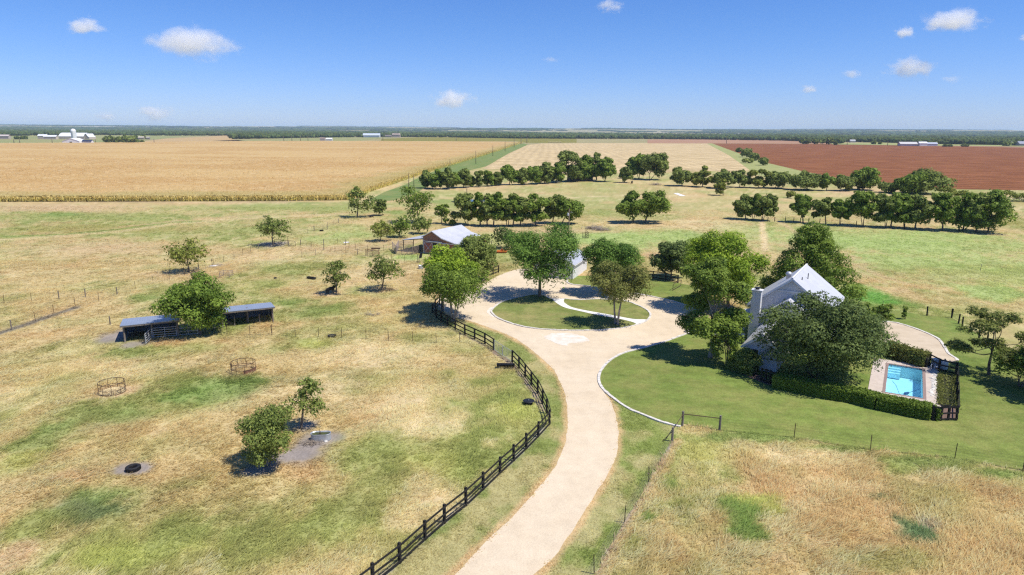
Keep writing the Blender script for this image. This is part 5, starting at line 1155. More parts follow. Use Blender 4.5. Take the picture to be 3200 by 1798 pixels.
# ------------------------------------------------------------------ far farmsteads
def far_house(z, x0, x1, yb, ht, roof_c, wall_c, label, depth=.5, cat='farm building', rise=.35, shape='gable', name='farm_building', hipped=False):
    a, b = at(z, x0, yb), at(z, x1, yb); W = abs(b[0] - a[0]); D = W * depth; Y = (a[1] + b[1]) / 2; X0 = min(a[0], b[0]); h = ht
    r = empty(name, (X0, Y, 0), label, cat, 'farm buildings on the horizon')
    wm = mat('far_wall', wall_c, tuple(c * .9 for c in wall_c), .3, .8); rm = mat('far_roof', roof_c, tuple(c * .92 for c in roof_c), .3, .5)
    if shape == 'gable':      # ridge along x
        zr = h + rise * D; ov = .03 * W
        mb = MB(); p = [V(X0, Y, 0), V(X0, Y + D, 0), V(X0, Y + D, h), V(X0, Y + D / 2, zr - .1), V(X0, Y, h)]; s = [q + V(W, 0, 0) for q in p]
        mb.add(p + s, [(4, 3, 2, 1, 0), (5, 6, 7, 8, 9)] + [(i, (i + 1) % 5, 5 + (i + 1) % 5, 5 + i) for i in range(5)]); mb.build('wall', wm, r)
        mb = MB(); i_ = W * .25 if hipped else -ov
        quadslab(mb, V(X0 - ov, Y - ov, h - .05 * D * rise), V(X0 + W + ov, Y - ov, h - .05 * D * rise), V(X0 + W - i_, Y + D / 2, zr + .25), V(X0 + i_, Y + D / 2, zr + .25), .2)
        quadslab(mb, V(X0 - ov, Y + D + ov, h - .05 * D * rise), V(X0 + W + ov, Y + D + ov, h - .05 * D * rise), V(X0 + W - i_, Y + D / 2, zr + .25), V(X0 + i_, Y + D / 2, zr + .25), .2); mb.build('roof', rm, r)
    else:                     # gable end towards the viewer
        zr = h + rise * W / 2; D = D * 1.6
        mb = MB(); p = [V(X0, Y, 0), V(X0 + W, Y, 0), V(X0 + W, Y, h), V(X0 + W / 2, Y, zr - .1), V(X0, Y, h)]; s = [q + V(0, D, 0) for q in p]
        mb.add(p + s, [(0, 1, 2, 3, 4), (9, 8, 7, 6, 5)] + [(i, 5 + i, 5 + (i + 1) % 5, (i + 1) % 5) for i in range(5)]); mb.build('wall', wm, r)
        mb = MB()
        for k in (0, W): quadslab(mb, V(X0 + W / 2, Y - .4, zr + .2), V(X0 + k, Y - .4, h + .2), V(X0 + k, Y + D, h + .2), V(X0 + W / 2, Y + D, zr + .2), .2)
        mb.build('roof', rm, r)
        mb = MB(); mb.box(V(X0 + W * .5, Y - .12, h * .4), (W * .13, .2, h * .8)); mb.build('door', M_DARK, r)
    return r, X0, W, Y, D
WHT = (.78, .78, .77); CREAM = (.55, .46, .38); GRY = (.45, .45, .45); NAVY = (.035, .045, .085)
def dairy():
    # dairy barn with a bowed gambrel roof, ridge running along the view's width
    a, b = at('a', 790, 237), at('a', 1315, 237); Y = a[1]; W = b[0] - a[0]; X0 = a[0]; D = 30.0
    r = empty('dairy_barn', (X0, Y, 0), 'huge cream dairy barn with a white gambrel roof beside the silo', 'barn', 'farm buildings on the horizon')
    s = (b[0] - a[0]) / 525.0; e = 45 * s; hh = 102 * s; k = 62 * s; wm = mat('cream_wall', CREAM, tuple(c * .9 for c in CREAM), .2, .8); rm = mat('dairy_roof', WHT, (.72, .72, .72), .2, .5)
    Xg = X0 + W * .80
    # roof profile across y: eave, knee, ridge, knee, eave
    prof = [(0, e), (D * .10, e + (hh - e) * .25), (D * .26, e + (hh - e) * .72), (D * .5, hh), (D * .74, e + (hh - e) * .72), (D * .9, e + (hh - e) * .25), (D, e)]
    mb = MB()
    for (y0, z0), (y1, z1) in zip(prof[:-1], prof[1:]): mb.hexa([V(X0 - 1, Y + y0, z0), V(Xg + 1, Y + y0, z0), V(Xg + 1, Y + y1, z1), V(X0 - 1, Y + y1, z1), V(X0 - 1, Y + y0, z0 + .4), V(Xg + 1, Y + y0, z0 + .4), V(Xg + 1, Y + y1, z1 + .4), V(X0 - 1, Y + y1, z1 + .4)])
    mb.build('roof', rm, r)
    mb = MB(); P = [V(Xg, Y + .5, 0), V(Xg, Y + D - .5, 0)] + [V(Xg, Y + y, z - .1) for y, z in prof[::-1]]; Q = [p - V(Xg - X0, 0, 0) for p in P]; n = len(P)
    mb.add(P + Q, [tuple(range(n)), tuple(range(2 * n - 1, n - 1, -1))] + [(i, n + i, n + (i + 1) % n, (i + 1) % n) for i in range(n)]); mb.build('wall', wm, r)
    # gambrel cross end, facing right-front
    r2 = empty('dairy_barn', (Xg + 1, Y - 6, 0), 'cream gambrel gable end with tall doors at the right of the dairy barn', 'barn', 'farm buildings on the horizon')
    w2 = W * .20; xs = [0, .18, .42, .58, .82, 1.0]; zs = [e * .8, e * 1.05, hh * .86, hh * .86, e * 1.05, e * .8]
    P = [V(Xg + 2, Y - 6, 0), V(Xg + 2 + w2, Y - 6, 0)] + [V(Xg + 2 + w2 * x, Y - 6, z) for x, z in list(zip(xs, zs))[::-1]]; Q = [p + V(0, 26, 0) for p in P]; n = len(P); mb = MB()
    mb.add(P + Q, [tuple(range(n)), tuple(range(2 * n - 1, n - 1, -1))] + [(i, n + i, n + (i + 1) % n, (i + 1) % n) for i in range(n)]); mb.build('wall', wm, r2)
    mb = MB(); z_ = list(zip(xs, zs))
    for (x0, a0), (x1, a1) in zip(z_[:-1], z_[1:]): mb.hexa([V(Xg + 2 + w2 * x0, Y - 7, a0 + .1), V(Xg + 2 + w2 * x1, Y - 7, a1 + .1), V(Xg + 2 + w2 * x1, Y + 20, a1 + .1), V(Xg + 2 + w2 * x0, Y + 20, a0 + .1), V(Xg + 2 + w2 * x0, Y - 7, a0 + .6), V(Xg + 2 + w2 * x1, Y - 7, a1 + .6), V(Xg + 2 + w2 * x1, Y + 20, a1 + .6), V(Xg + 2 + w2 * x0, Y + 20, a0 + .6)])
    mb.build('roof', rm, r2)
    mb = MB(); mb.box(V(Xg + 2 + w2 * .5, Y - 6.15, e * .5), (w2 * .3, .2, e)); mb.build('door', mat('faded_door', (.42, .34, .27), None, 1), r2)
    sb = at('a', 1000, 262); st = at_y('a', 1000, 97, sb[1])[2]; sr = abs(at('a', 1040, 262)[0] - at('a', 962, 262)[0]) / 2
    r3 = empty('silo', sb, 'tall white domed silo in front of the dairy barn', 'silo')
    MB().lathe(sb, [(sr, 0), (sr, st - sr), ], 24).build('tower', mat('silo_stave', WHT, (.70, .70, .69), .4, .6), r3, True)
    MB().lathe(sb, [(sr * 1.02, st - sr), (sr * .95, st - sr * .65), (sr * .75, st - sr * .32), (sr * .42, st - sr * .09), (.05, st)], 24).build('dome', rm, r3, True)
    mb = MB()
    for k in range(7): mb.ring(sb + V(0, 0, (st - sr) * (k + 1) / 8), sr + .05, .07, 24, 4)
    mb.build('hoop', M_GALV, r3); MB().bar(sb + V(sr * .2, -sr - .2, 0), sb + V(sr * .2, -sr - .2, st - sr), .7, .5, up=(0, 1, 0)).build('chute', mat('silo_chute', (.62, .62, .61), None, 1), r3)
dairy()
far_house('a', 815, 1090, 302, 4.6, (.78, .78, .78), (.80, .80, .80), 'white metal shed with a dark door at the top edge of the corn', .5, shape='end', rise=.32)
far_house('a', 1090, 1235, 302, 4.0, NAVY, (.72, .72, .72), 'white farm cottage with a navy roof right of the white shed', .5, cat='house')
far_house('a', 492, 640, 237, 7.5, WHT, CREAM, 'left most cream farm shed with a white roof near the dairy barn', .45)
far_house('a', 565, 775, 240, 6.2, WHT, CREAM, 'cream farm shed with a white roof between the left shed and the dairy barn', .3)
far_house('a', 1845, 1935, 242, 4.5, (.60, .52, .40), (.30, .25, .20), 'small house with a tan roof right of the far tree clump', .5, cat='house')
far_house('a', 1955, 2010, 242, 4.5, (.55, .50, .42), (.25, .22, .2), 'tiny tan roofed outbuilding right of the far tree clump', .5)
far_house('a', -60, 140, 237, 7, (.58, .50, .45), (.45, .38, .33), 'pale brown barn cut by the left edge of the photo', .3)
far_house('n', 1345, 1412, 201, 5, WHT, (.62, .60, .56), 'small white shed at the top edge of the corn field', .5)
far_house('n', 1285, 1340, 201, 6.2, (.35, .26, .22), (.5, .42, .36), 'small brown house left of the white shed by the corn', .5, cat='house')
far_house('n', 1715, 1895, 160, 7, (.55, .60, .68), (.60, .63, .68), 'long pale blue metal building before the far woods', .3)
far_house('n', 2010, 2095, 160, 8, (.30, .24, .20), (.42, .34, .28), 'brown hip roofed house before the far woods', .6, cat='house', hipped=True)
far_house('n', 1940, 2008, 160, 4, (.2, .17, .15), (.3, .25, .22), 'low dark shed left of the hip roofed house', .5)
far_house('n', 212, 285, 137, 8, (.33, .27, .25), (.55, .48, .42), 'far brick house at the edge of the woods on the left', .5, cat='house')
far_house('r', 1480, 1610, 219, 4, (.55, .53, .50), (.60, .58, .54), 'long grey roofed farmhouse beyond the ploughed field', .3, cat='house')
far_house('r', 1645, 1705, 220, 5.5, WHT, (.70, .68, .66), 'white house beyond the ploughed field, left of the low blue shed', .5, cat='house')
far_house('r', 1718, 1795, 220, 4.2, (.40, .43, .5), (.62, .62, .62), 'low blue roofed shed beyond the ploughed field', .4)
far_house('r', 2475, 2535, 217, 5, (.16, .16, .18), (.25, .23, .21), 'dark house among trees at the far right', .5, cat='house')
far_house('r', 2545, 2640, 219, 4.5, (.25, .27, .33), (.30, .29, .28), 'slate roofed house cut by the right edge of the photo', .5, cat='house')
far_house('r', 915, 975, 186, 6, (.62, .58, .54), (.55, .52, .48), 'pale farmhouse beside the far pasture trees', .5, cat='house')
far_house('r', 1025, 1065, 188, 4.5, (.5, .5, .5), (.42, .4, .38), 'small grey shed beside the far pasture trees', .5)
far_house('r', 150, 175, 163, 5, WHT, (.74, .74, .73), 'tiny white shed at the foot of the far woods', .6)

# ================================================================== POOL AND GARDEN
def pool():
    a, b, c, d = [at('G', *p) for p in ((1560, 1060), (1808, 1096), (1786, 1300), (1502, 1250))]
    # true rectangle fitted to the sighted corners
    ax = ((b - a) + (c - d)); ax[2] = 0; W = np.linalg.norm(ax) / 2; ax /= np.linalg.norm(ax); ay = np.array([-ax[1], ax[0], 0]); 
    o = (a + b) / 2; L = float(np.dot(o - (c + d) / 2, ay)); cen = o - ay * L / 2; L = L + .6; cen = cen - ay * .3
    pt = lambda x, y, z: cen + ax * x + ay * y + V(0, 0, z)
    hw, hl = W / 2, L / 2
    r = empty('swimming_pool', pt(0, 0, 0), 'rectangular blue swimming pool with brick coping behind the clipped hedge', 'pool')
    tile = mat('pale_blue_plaster', (.64, .83, .89), (.57, .78, .86), 1.2, .6); t2 = mat('blue_tile', (.06, .25, .45), (.04, .18, .36), 9, .3)
    dp = 1.35; mb = MB(); zt = .06
    mb.poly([pt(-hw, -hl, -dp), pt(hw, -hl, -dp), pt(hw, hl, -dp), pt(-hw, hl, -dp)])
    for p, q in (((-hw, -hl), (hw, -hl)), ((hw, -hl), (hw, hl)), ((hw, hl), (-hw, hl)), ((-hw, hl), (-hw, -hl))): mb.poly([pt(*p, -dp), pt(*q, -dp), pt(*q, zt), pt(*p, zt)])
    mb.build('basin', tile, r)
    mb = MB()
    for k in range(3): mb.box(pt(-hw + .65, hl - .2 - .35 * k, -.55 - .2 * k), (1.3, .35, .6), (ax, ay, V(0, 0, 1)))
    mb.build('steps', tile, r)
    wm, t, bs = nodes('pool_water'); bs.inputs['Base Color'].default_value = (.55, .90, .98, 1); bs.inputs['Roughness'].default_value = .02; bs.inputs['Transmission Weight'].default_value = 1.0; bs.inputs['IOR'].default_value = 1.33
    nz = t.nodes.new('ShaderNodeTexNoise'); nz.inputs['Scale'].default_value = 3.5; nz.inputs['Detail'].default_value = 2; tc = t.nodes.new('ShaderNodeTexCoord'); t.links.new(tc.outputs['Object'], nz.inputs['Vector'])
    bp = t.nodes.new('ShaderNodeBump'); bp.inputs['Strength'].default_value = .12; bp.inputs['Distance'].default_value = .05; t.links.new(nz.outputs['Fac'], bp.inputs['Height']); t.links.new(bp.outputs[0], bs.inputs['Normal'])
    tr = t.nodes.new('ShaderNodeBsdfTransparent'); tr.inputs['Color'].default_value = (.68, .925, .985, 1); gl = t.nodes.new('ShaderNodeBsdfGlossy'); gl.inputs['Roughness'].default_value = .03; fr = t.nodes.new('ShaderNodeFresnel'); fr.inputs['IOR'].default_value = 1.33; t.links.new(bp.outputs[0], fr.inputs['Normal']); t.links.new(bp.outputs[0], gl.inputs['Normal'])
    ms = t.nodes.new('ShaderNodeMixShader'); t.links.new(fr.outputs[0], ms.inputs[0]); t.links.new(tr.outputs[0], ms.inputs[1]); t.links.new(gl.outputs[0], ms.inputs[2]); t.links.new(ms.outputs[0], t.nodes['Material Output'].inputs['Surface'])
    wmx = sheet('water', [pt(-hw + .01, -hl + .01, 0), pt(hw - .01, -hl + .01, 0), pt(hw - .01, hl - .01, 0), pt(-hw + .01, hl - .01, 0)], -.06, wm); del wmx['kind']; wmx.data.transform(Matrix.Translation(-r.location)); wmx.parent = r
    cop = mat('brick_coping', (.33, .235, .20), (.22, .155, .135), 9, .8, .2); deck = mat('pool_deck_concrete', (.58, .49, .41), (.50, .42, .35), 1.5, .85, .1)
    def frame(name, i, w, z0, z1, m, es=0.0):
        mb = MB(); X, Y = hw + i, hl + i
        for p0, p1, p2, p3 in (((-X, -Y), (X, -Y), (X + w, -Y - w), (-X - w, -Y - w)), ((X, -Y), (X, Y), (X + w, Y + w), (X + w, -Y - w)), ((X, Y), (-X, Y), (-X - w, Y + w), (X + w, Y + w)), ((-X, Y), (-X, -Y), (-X - w, -Y - w), (-X - w, Y + w))):
            mb.hexa([pt(*p0, z0), pt(*p1, z0), pt(*p2, z0), pt(*p3, z0), pt(*p0, z1), pt(*p1, z1), pt(*p2, z1), pt(*p3, z1)])
        return mb.build(name, m, r)
    frame('coping', 0, .30, -.1, .105, cop)
    frame('deck', .30, 1.35, -.1, .085, deck)
    mb = MB()
    for k in range(4):
        pass
    mb.tube([pt(hw * .1, -hl * .15, -dp + .12), pt(hw * .3, -hl * .1, -dp + .2)], [.16, .12], 8); mb.tube([pt(hw * .3, -hl * .1, -dp + .2), pt(hw * .9, -hl * .3, -.1)], .03, 5); mb.tube([pt(hw * .1, -hl * .15, -dp + .15), pt(-hw * .2, -hl * .3, -dp + .2), pt(-hw * .45, -hl * .12, -.5), pt(-hw * .7, -hl * .05, -.15)], .025, 5)
    mb.build('pool_cleaner', mat('blue_plastic', (.04, .10, .22), None, 3, .5))
    o = bpy.data.objects['pool_cleaner']; tag(o, 'dark blue pool cleaner with its hose at the bottom of the pool', 'pool cleaner')
    # hole in the lawn and terrain is avoided by lifting: cut the lawn and ground under the basin
    return pt, hw, hl, ax, ay
POOL = pool()
def cut_hole(o, pt, hw, hl):
    """remove the ground faces inside the basin by slicing the sheet along the pool's walls"""
    bm = bmesh.new(); bm.from_mesh(o.data)
    ax = POOL[3]; ay = POOL[4]
    for n, x, y in ((ax, hw + .1, 0), (-ax, -hw - .1, 0), (ay, 0, hl + .1), (-ay, 0, -hl - .1)):
        near = [f for f in bm.faces if (f.calc_center_median() - Vector(pt(0, 0, 0))).length < 14 + math.sqrt(f.calc_area())]
        g = set(near); 
        for f in near: g.update(f.verts); g.update(f.edges)
        bmesh.ops.bisect_plane(bm, geom=list(g), plane_co=Vector(pt(x, y, 0)), plane_no=Vector(n), dist=1e-4)
    inv = []
    for f in bm.faces:
        c = np.array(f.calc_center_median()) - pt(0, 0, 0)
        if abs(np.dot(c, ax)) < hw + .1 and abs(np.dot(c, ay)) < hl + .1: inv.append(f)
    bmesh.ops.delete(bm, geom=inv, context='FACES_ONLY'); bm.to_mesh(o.data); bm.free()
for o in [o for o in bpy.data.objects if o.name.split('.')[0] in ('lawn', 'ground')]:
    if o.name.startswith('ground'):
        me = o.data; co = np.empty(len(me.vertices) * 3, np.float32); me.vertices.foreach_get('co', co); co = co.reshape(-1, 3)
        q = co - POOL[0](0, 0, 0); k = (np.abs(q @ POOL[3]) < POOL[1] + 1.2) & (np.abs(q @ POOL[4]) < POOL[2] + 1.2); co[k, 2] = -2.2
        me.vertices.foreach_set('co', co.ravel()); me.update()
    else: cut_hole(o, POOL[0], POOL[1], POOL[2])
bpy.data.objects['terrain'].location.z = -2.5

def hedge(line, w, h, label, leaf, seed, n, ls=.10, loose=.08):
    line = [np.array(p[:2], float) for p in line]; rng = np.random.default_rng(seed); root = empty('hedge', P3(line[0]), label, 'hedge', 'garden hedges')
    Vv, Tt = [], []; Ltot = sum(np.linalg.norm(b - a) for a, b in zip(line[:-1], line[1:]))
    core = MB()
    for a, b in zip(line[:-1], line[1:]):
        L = np.linalg.norm(b - a); d = (b - a) / L; nn = np.array([-d[1], d[0]]); m = int(n * L / Ltot)
        s = rng.random(m) * L; f = rng.random(m); side = rng.integers(0, 5, m)
        hh = h * (1 + .06 * (fbm(s * .8 + a[0], s * 0 + 3, seed, 3) - .5) * 2)
        off = np.where(side < 2, (rng.random(m) - .5) * w, np.where(side < 4, -w / 2, w / 2)) + rng.normal(0, loose, m); z = np.where(side < 2, hh, rng.random(m) * hh) + rng.normal(0, loose, m)
        p = np.stack([a[0] + d[0] * s + nn[0] * off, a[1] + d[1] * s + nn[1] * off, np.maximum(z, .03)], 1)
        out = np.where(side < 2, 0, np.where(side < 4, -1, 1))[:, None] * np.array([nn[0], nn[1], 0]) + (side < 2)[:, None] * np.array([0, 0, 1.0])
        nrm = out * .8 + rng.normal(0, .6, (m, 3)); nrm /= np.linalg.norm(nrm, axis=1)[:, None]
        q = rng.normal(size=(m, 3)); u = np.cross(nrm, q); u /= np.linalg.norm(u, axis=1)[:, None]; v = np.cross(nrm, u); sz = (ls * rng.uniform(.6, 1.4, m))[:, None]
        Vv.append(np.stack([p - u * sz, p - v * sz * .6, p + u * sz, p + v * sz * .6], 1).reshape(-1, 3)); Tt.append(np.repeat(np.clip(.45 + .3 * rng.normal(size=m), 0, 1), 4))
        core.bar(P3(a, h * .47), P3(b, h * .47), w * .84, h * .9)
    npmesh('foliage', np.concatenate(Vv), np.arange(sum(len(v) for v in Vv)).reshape(-1, 4), 4, LEAF[leaf], root, attrs={'tint': ('FLOAT', np.concatenate(Tt))})
    core.build('stem', mat('hedge_inside', (.045, .05, .025), (.03, .03, .018), 4, .9), root)
hedge(np.vstack([pts('k', [(760, 1150), (1100, 1215), (1500, 1300), (1760, 1352)]), pts('q', [(-300, 1082), (-200, 1110), (0, 1165), (250, 1215), (500, 1270), (700, 1305), (760, 1300)])]), 1.5, 1.25, 'long clipped dark hedge between the front lawn and the pool', 'green', 3, 36000)
hedge(pts('q', [(140, 465), (330, 535), (520, 590), (660, 630)]), 1.1, 1.5, 'loose yellow green hedge between the gravel court and the pool', 'bronze', 5, 11000, .11, .2)
hedge(pts('q', [(935, 740), (935, 950), (950, 1170)]), 1.4, .22, 'strip of olive border plants along the fence right of the pool', 'bronze', 6, 5000, .09, .16)
hedge(pts('k', [(20, 830), (150, 870), (300, 915), (450, 950)]), 1.6, 1.1, 'dark shrubs along the foot of the house corner', 'oak', 7, 7000, .1, .2)
M_MULCH = mat('mulch', (.20, .13, .095), (.12, .075, .055), 5, .95, .5)
sheet('garden_bed', jitter(pts('q', [(745, 690), (1040, 750), (1045, 1330), (740, 1330), (735, 1000)]), .1, .5, 4), .055, M_MULCH)
sheet('garden_bed', jitter(pts('q', [(140, 440), (330, 505), (640, 610), (640, 640), (420, 590), (200, 505)]), .1, .5, 5), .056, M_MULCH)
sheet('garden_bed', jitter(pts('k', [(-20, 800), (300, 860), (780, 1110), (700, 1150), (300, 990), (-20, 880)]), .1, .5, 6), .057, M_MULCH)
def rocks(z, lst, label, seed):
    rnd = random.Random(seed); m = mat('white_limestone_rock', (.72, .69, .63), (.55, .51, .45), 3, .85, .4)
    for i, (x, y, s) in enumerate(lst):
        p = at(z, x, y); bm = bmesh.new(); bmesh.ops.create_icosphere(bm, subdivisions=2, radius=1)
        for v in bm.verts:
            n = .8 + .35 * rnd.random(); v.co = Vector((v.co.x * s * n * 1.2, v.co.y * s * n, max(v.co.z, -.4) * s * .55 * n))
        me = bpy.data.meshes.new('limestone_rock'); bm.to_mesh(me); bm.free(); me.materials.append(m); o = bpy.data.objects.new('limestone_rock', me); COL.objects.link(o); o.location = p + V(0, 0, s * .15); o.rotation_euler = (0, 0, rnd.random() * 6)
        tag(o, label, 'rock', 'white rocks edging the pool bed')
rk = random.Random(4)
rocks('q', [(765 + rk.uniform(-28, 25) - i * 1.2, 715 + i * 10.5, rk.uniform(.16, .32)) for i in range(30)], 'white limestone rock in the row edging the bed right of the pool', 3)
# pool pumps and filter
def pump_set():
    p = at('q', 800, 640); m = mat('grey_plastic', (.55, .56, .57), (.45, .46, .47), 3, .45); w = mat('white_plastic', (.75, .75, .73), None, 3, .4)
    r = empty('pool_equipment', p, 'white and grey pool pump with pipes beside the bed fence', 'pool pump')
    MB().box(p + V(0, .3, .55), (.9, .5, .9)).box(p + V(0, .3, 1.03), (.95, .55, .06)).build('cabinet', m, r); mb = MB()
    for k in range(4): mb.tube([p + V(-.9 + k * .45, -.3, .0), p + V(-.9 + k * .45, -.3, .5), p + V(-.7 + k * .45, -.05, .5)], .06, 6)
    mb.build('pipework', w, r); MB().tube([p + V(-.6, -.4, .22), p + V(.1, -.4, .22)], .17, 10).build('motor', w, r)
    q = at('q', 890, 655); r2 = empty('pool_filter', q, 'pale domed pool filter tank right of the pump', 'filter tank')
    MB().lathe(q, [(.36, 0), (.40, .08), (.40, .75), (.34, .98), (.16, 1.12), (.02, 1.14)], 18).build('tank', w, r2, True); MB().lathe(q + V(0, 0, 1.12), [(.08, 0), (.08, .14), (.01, .15)], 8).build('valve', M_DARK, r2); MB().ring(q + V(0, 0, .5), .41, .03, 18, 5).build('clamp', M_DARK, r2)
pump_set()
# entrance terrace wall left of the house
def terrace():
    P = pts('E', [(2150, 815), (2235, 770), (2330, 790), (2310, 850)]); r = empty('stone_planter', P3(P[0]), 'low limestone planter wall with a pale slab top by the house entrance', 'planter')
    mb = MB()
    for i in range(4): mb.bar(P3(P[i], .2), P3(P[(i + 1) % 4], .2), .35, .4)
    mb.build('wall', M_EDGE, r); MB().slab([P3(p, .36) for p in P], .05).build('soil', M_MULCH, r)
    sheet('walkway', pts('G', [(60, 770), (110, 760), (480, 830), (470, 860), (30, 815)]), .06, M_CONC)
terrace()

# ================================================================== PASTURE FURNITURE
M_RUBBER = mat('black_rubber', (.022, .022, .024), (.014, .014, .015), 5, .75, .3); M_BPLAST = mat('black_plastic', (.022, .023, .027), (.015, .016, .018), 3, .42)
def tyre():
    p = at('H', 1003, 648); r = empty('tractor_tyre', p, 'big black tractor tyre lying flat on the grey bare patch', 'tyre'); R = .55
    tread = MB(); prof = [(R * .58, .05), (R * .70, 0), (R * .93, .02), (R, .08), (R, .27), (R * .93, .34), (R * .70, .36), (R * .58, .31), (R * .54, .18), (R * .58, .05)]
    tread.lathe(p, prof, 48); tread.build('casing', M_RUBBER, r, True); lg = MB()
    for k in range(36):
        a = k * 2 * math.pi / 36; c = V(math.cos(a), math.sin(a), 0); t = V(-math.sin(a), math.cos(a), 0)
        lg.bar(p + c * (R + .005) + t * .05 + V(0, 0, .06), p + c * (R + .005) - t * .05 + V(0, 0, .30), .035, .04, up=tuple(c))
    lg.build('tread', M_RUBBER, r)
tyre()
def stock_tank(z, x, y, L, Wd, H, ang, label, m=M_GALV, water=True):
    p = at(z, x, y); r = empty('stock_tank', p, label, 'stock tank', 'stock tanks'); k = Wd / 2; b = L / 2 - k; n = 12; out = []
    for i in range(n + 1): a = -math.pi / 2 + math.pi * i / n; out.append((b + k * math.cos(a), k * math.sin(a)))
    for i in range(n + 1): a = math.pi / 2 + math.pi * i / n; out.append((-b + k * math.cos(a), k * math.sin(a)))
    ca, sa = math.cos(ang), math.sin(ang); ro = lambda x, y, s=1.0: V((x * ca - y * sa) * s, (x * sa + y * ca) * s, 0)
    mb = MB(); N = len(out); zs = [(.985, 0), (1.0, .04)] + [(1.0 + .012 * (i % 2), H * (.12 + i * .1)) for i in range(8)] + [(1.03, H - .02), (1.03, H), (.97, H), (.97, .1)]; bb = len(mb.v)
    for s, zz in zs:
        for x0, y0 in out: mb.v.append(tuple(p + ro(x0, y0, s) + V(0, 0, zz)))
    for j in range(len(zs) - 1):
        for i in range(N): mb.f.append((j * N + i, j * N + (i + 1) % N, (j + 1) * N + (i + 1) % N, (j + 1) * N + i))
    mb.f.append(tuple(range(N))[::-1]); mb.build('tub', m, r, True)
    mb = MB(); mb.poly([p + ro(x0, y0, .968) + V(0, 0, H * .86) for x0, y0 in out]); mb.build('water', mat('tank_water', (.10, .11, .035), (.05, .06, .03), 2, .08, spec=.6), r)
    return p
stock_tank('H', 2415, 420, 1.75, .85, .66, .08, 'oval galvanised stock tank with green water on the bare earth')
stock_tank('E', 158, 338, 1.0, .7, .7, .3, 'small galvanised stock tank left of the bright green tree')
def prop(z, x, y, name, cat, label): return empty(name, at(z, x, y), label, cat)
def sapling_stake():
    p = at('H', 2405, 425); r = empty('wooden_stake', p, 'bundle of thin rusty stakes standing against the stock tank', 'stake'); mb = MB()
    for i, (dx, dy, t) in enumerate([(0, 0, .05), (.07, .02, -.04), (.13, -.02, .02)]): mb.tube([p + V(dx, dy - .1, -.05), p + V(dx + t, dy - .08, 1.15 - i * .1)], .02, 5)
    mb.build('stakes', M_RUST, r)
    q = at('H', 2450, 434); rocks('H', [(2452, 434, .16)], 'pale rock lying at the foot of the stock tank', 8)
sapling_stake()
def hay_ring(z, x, y, R, label, tilt=0.0, half=False, hay=False):
    p = at(z, x, y); r = empty('hay_ring', p, label, 'hay feeder', 'round hay feeders'); mb = MB(); H = 1.15
    for k in range(2): pass
    MB().ring(p + V(0, 0, H), R, .032, 40, 6).build('top_ring', M_RUST, r); MB().ring(p + V(0, 0, .06), R, .032, 40, 6).build('bottom_ring', M_RUST, r); MB().ring(p + V(0, 0, .5), R, .026, 40, 6).build('middle_ring', M_RUST, r)
    n = 9
    for k in range(n): a = k * 2 * math.pi / n + .3; c = p + V(math.cos(a) * R, math.sin(a) * R, 0); MB().tube([c, c + V(0, 0, H)], .026, 6).build('upright', M_RUST, r)
    if half:
        for k in range(7): a = 1.6 + k * .38; c = p + V(math.cos(a) * R, math.sin(a) * R, 0); a2 = a + .22; e = p + V(math.cos(a2) * R, math.sin(a2) * R, H); MB().tube([c + V(0, 0, .5), e], .02, 5).build('slant_bar', M_RUST, r)
    if half:
        mb = MB(); n = 10; P = [p + V(math.cos(a) * R, math.sin(a) * R, 0) for a in np.linspace(-1.2, .35, n)]
        for a, b in zip(P[:-1], P[1:]): mb.hexa([a, b, b * .998 + p * .002, a * .998 + p * .002, a + V(0, 0, .5), b + V(0, 0, .5), b * .998 + p * .002 + V(0, 0, .5), a * .998 + p * .002 + V(0, 0, .5)])
        mb.build('skirt', mat('rust_sheet', (.26, .13, .08), (.14, .07, .045), 3, .75), r)
    if hay:
        rng = np.random.default_rng(3); n = 2600; a = rng.random(n) * 6.283; rr = R * .93 * np.sqrt(rng.random(n)); q = p + np.stack([rr * np.cos(a), rr * np.sin(a), .02 + .16 * (1 - (rr / R) ** 2) + rng.random(n) * .05], 1)
        b = rng.random(n) * 6.283; dv = np.stack([np.cos(b), np.sin(b), rng.normal(0, .2, n)], 1) * .16; w = np.stack([-np.sin(b), np.cos(b), 0 * b], 1) * .03
        Vx = np.stack([q - dv - w, q - dv + w, q + dv], 1).reshape(-1, 3); cc = np.repeat(np.array([.66, .52, .28]) * rng.uniform(.7, 1.2, (n, 1)), 3, 0)
        o = npmesh('loose_hay', Vx, np.arange(len(Vx)).reshape(-1, 3), 3, attrmat('hay'), attrs={'Col': ('FLOAT_COLOR', np.concatenate([cc, np.ones((len(cc), 1))], 1))}); tag(o, 'loose pale hay spread inside the left hay feeder', 'hay', kind='stuff')
hay_ring('H', 847, 62, 1.25, 'rusty round hay feeder with pale hay inside, nearer the left edge', hay=True)
hay_ring('D', 1110, 1110, 1.32, 'rusty round hay feeder with slanted bars and part of its skirt', half=True)
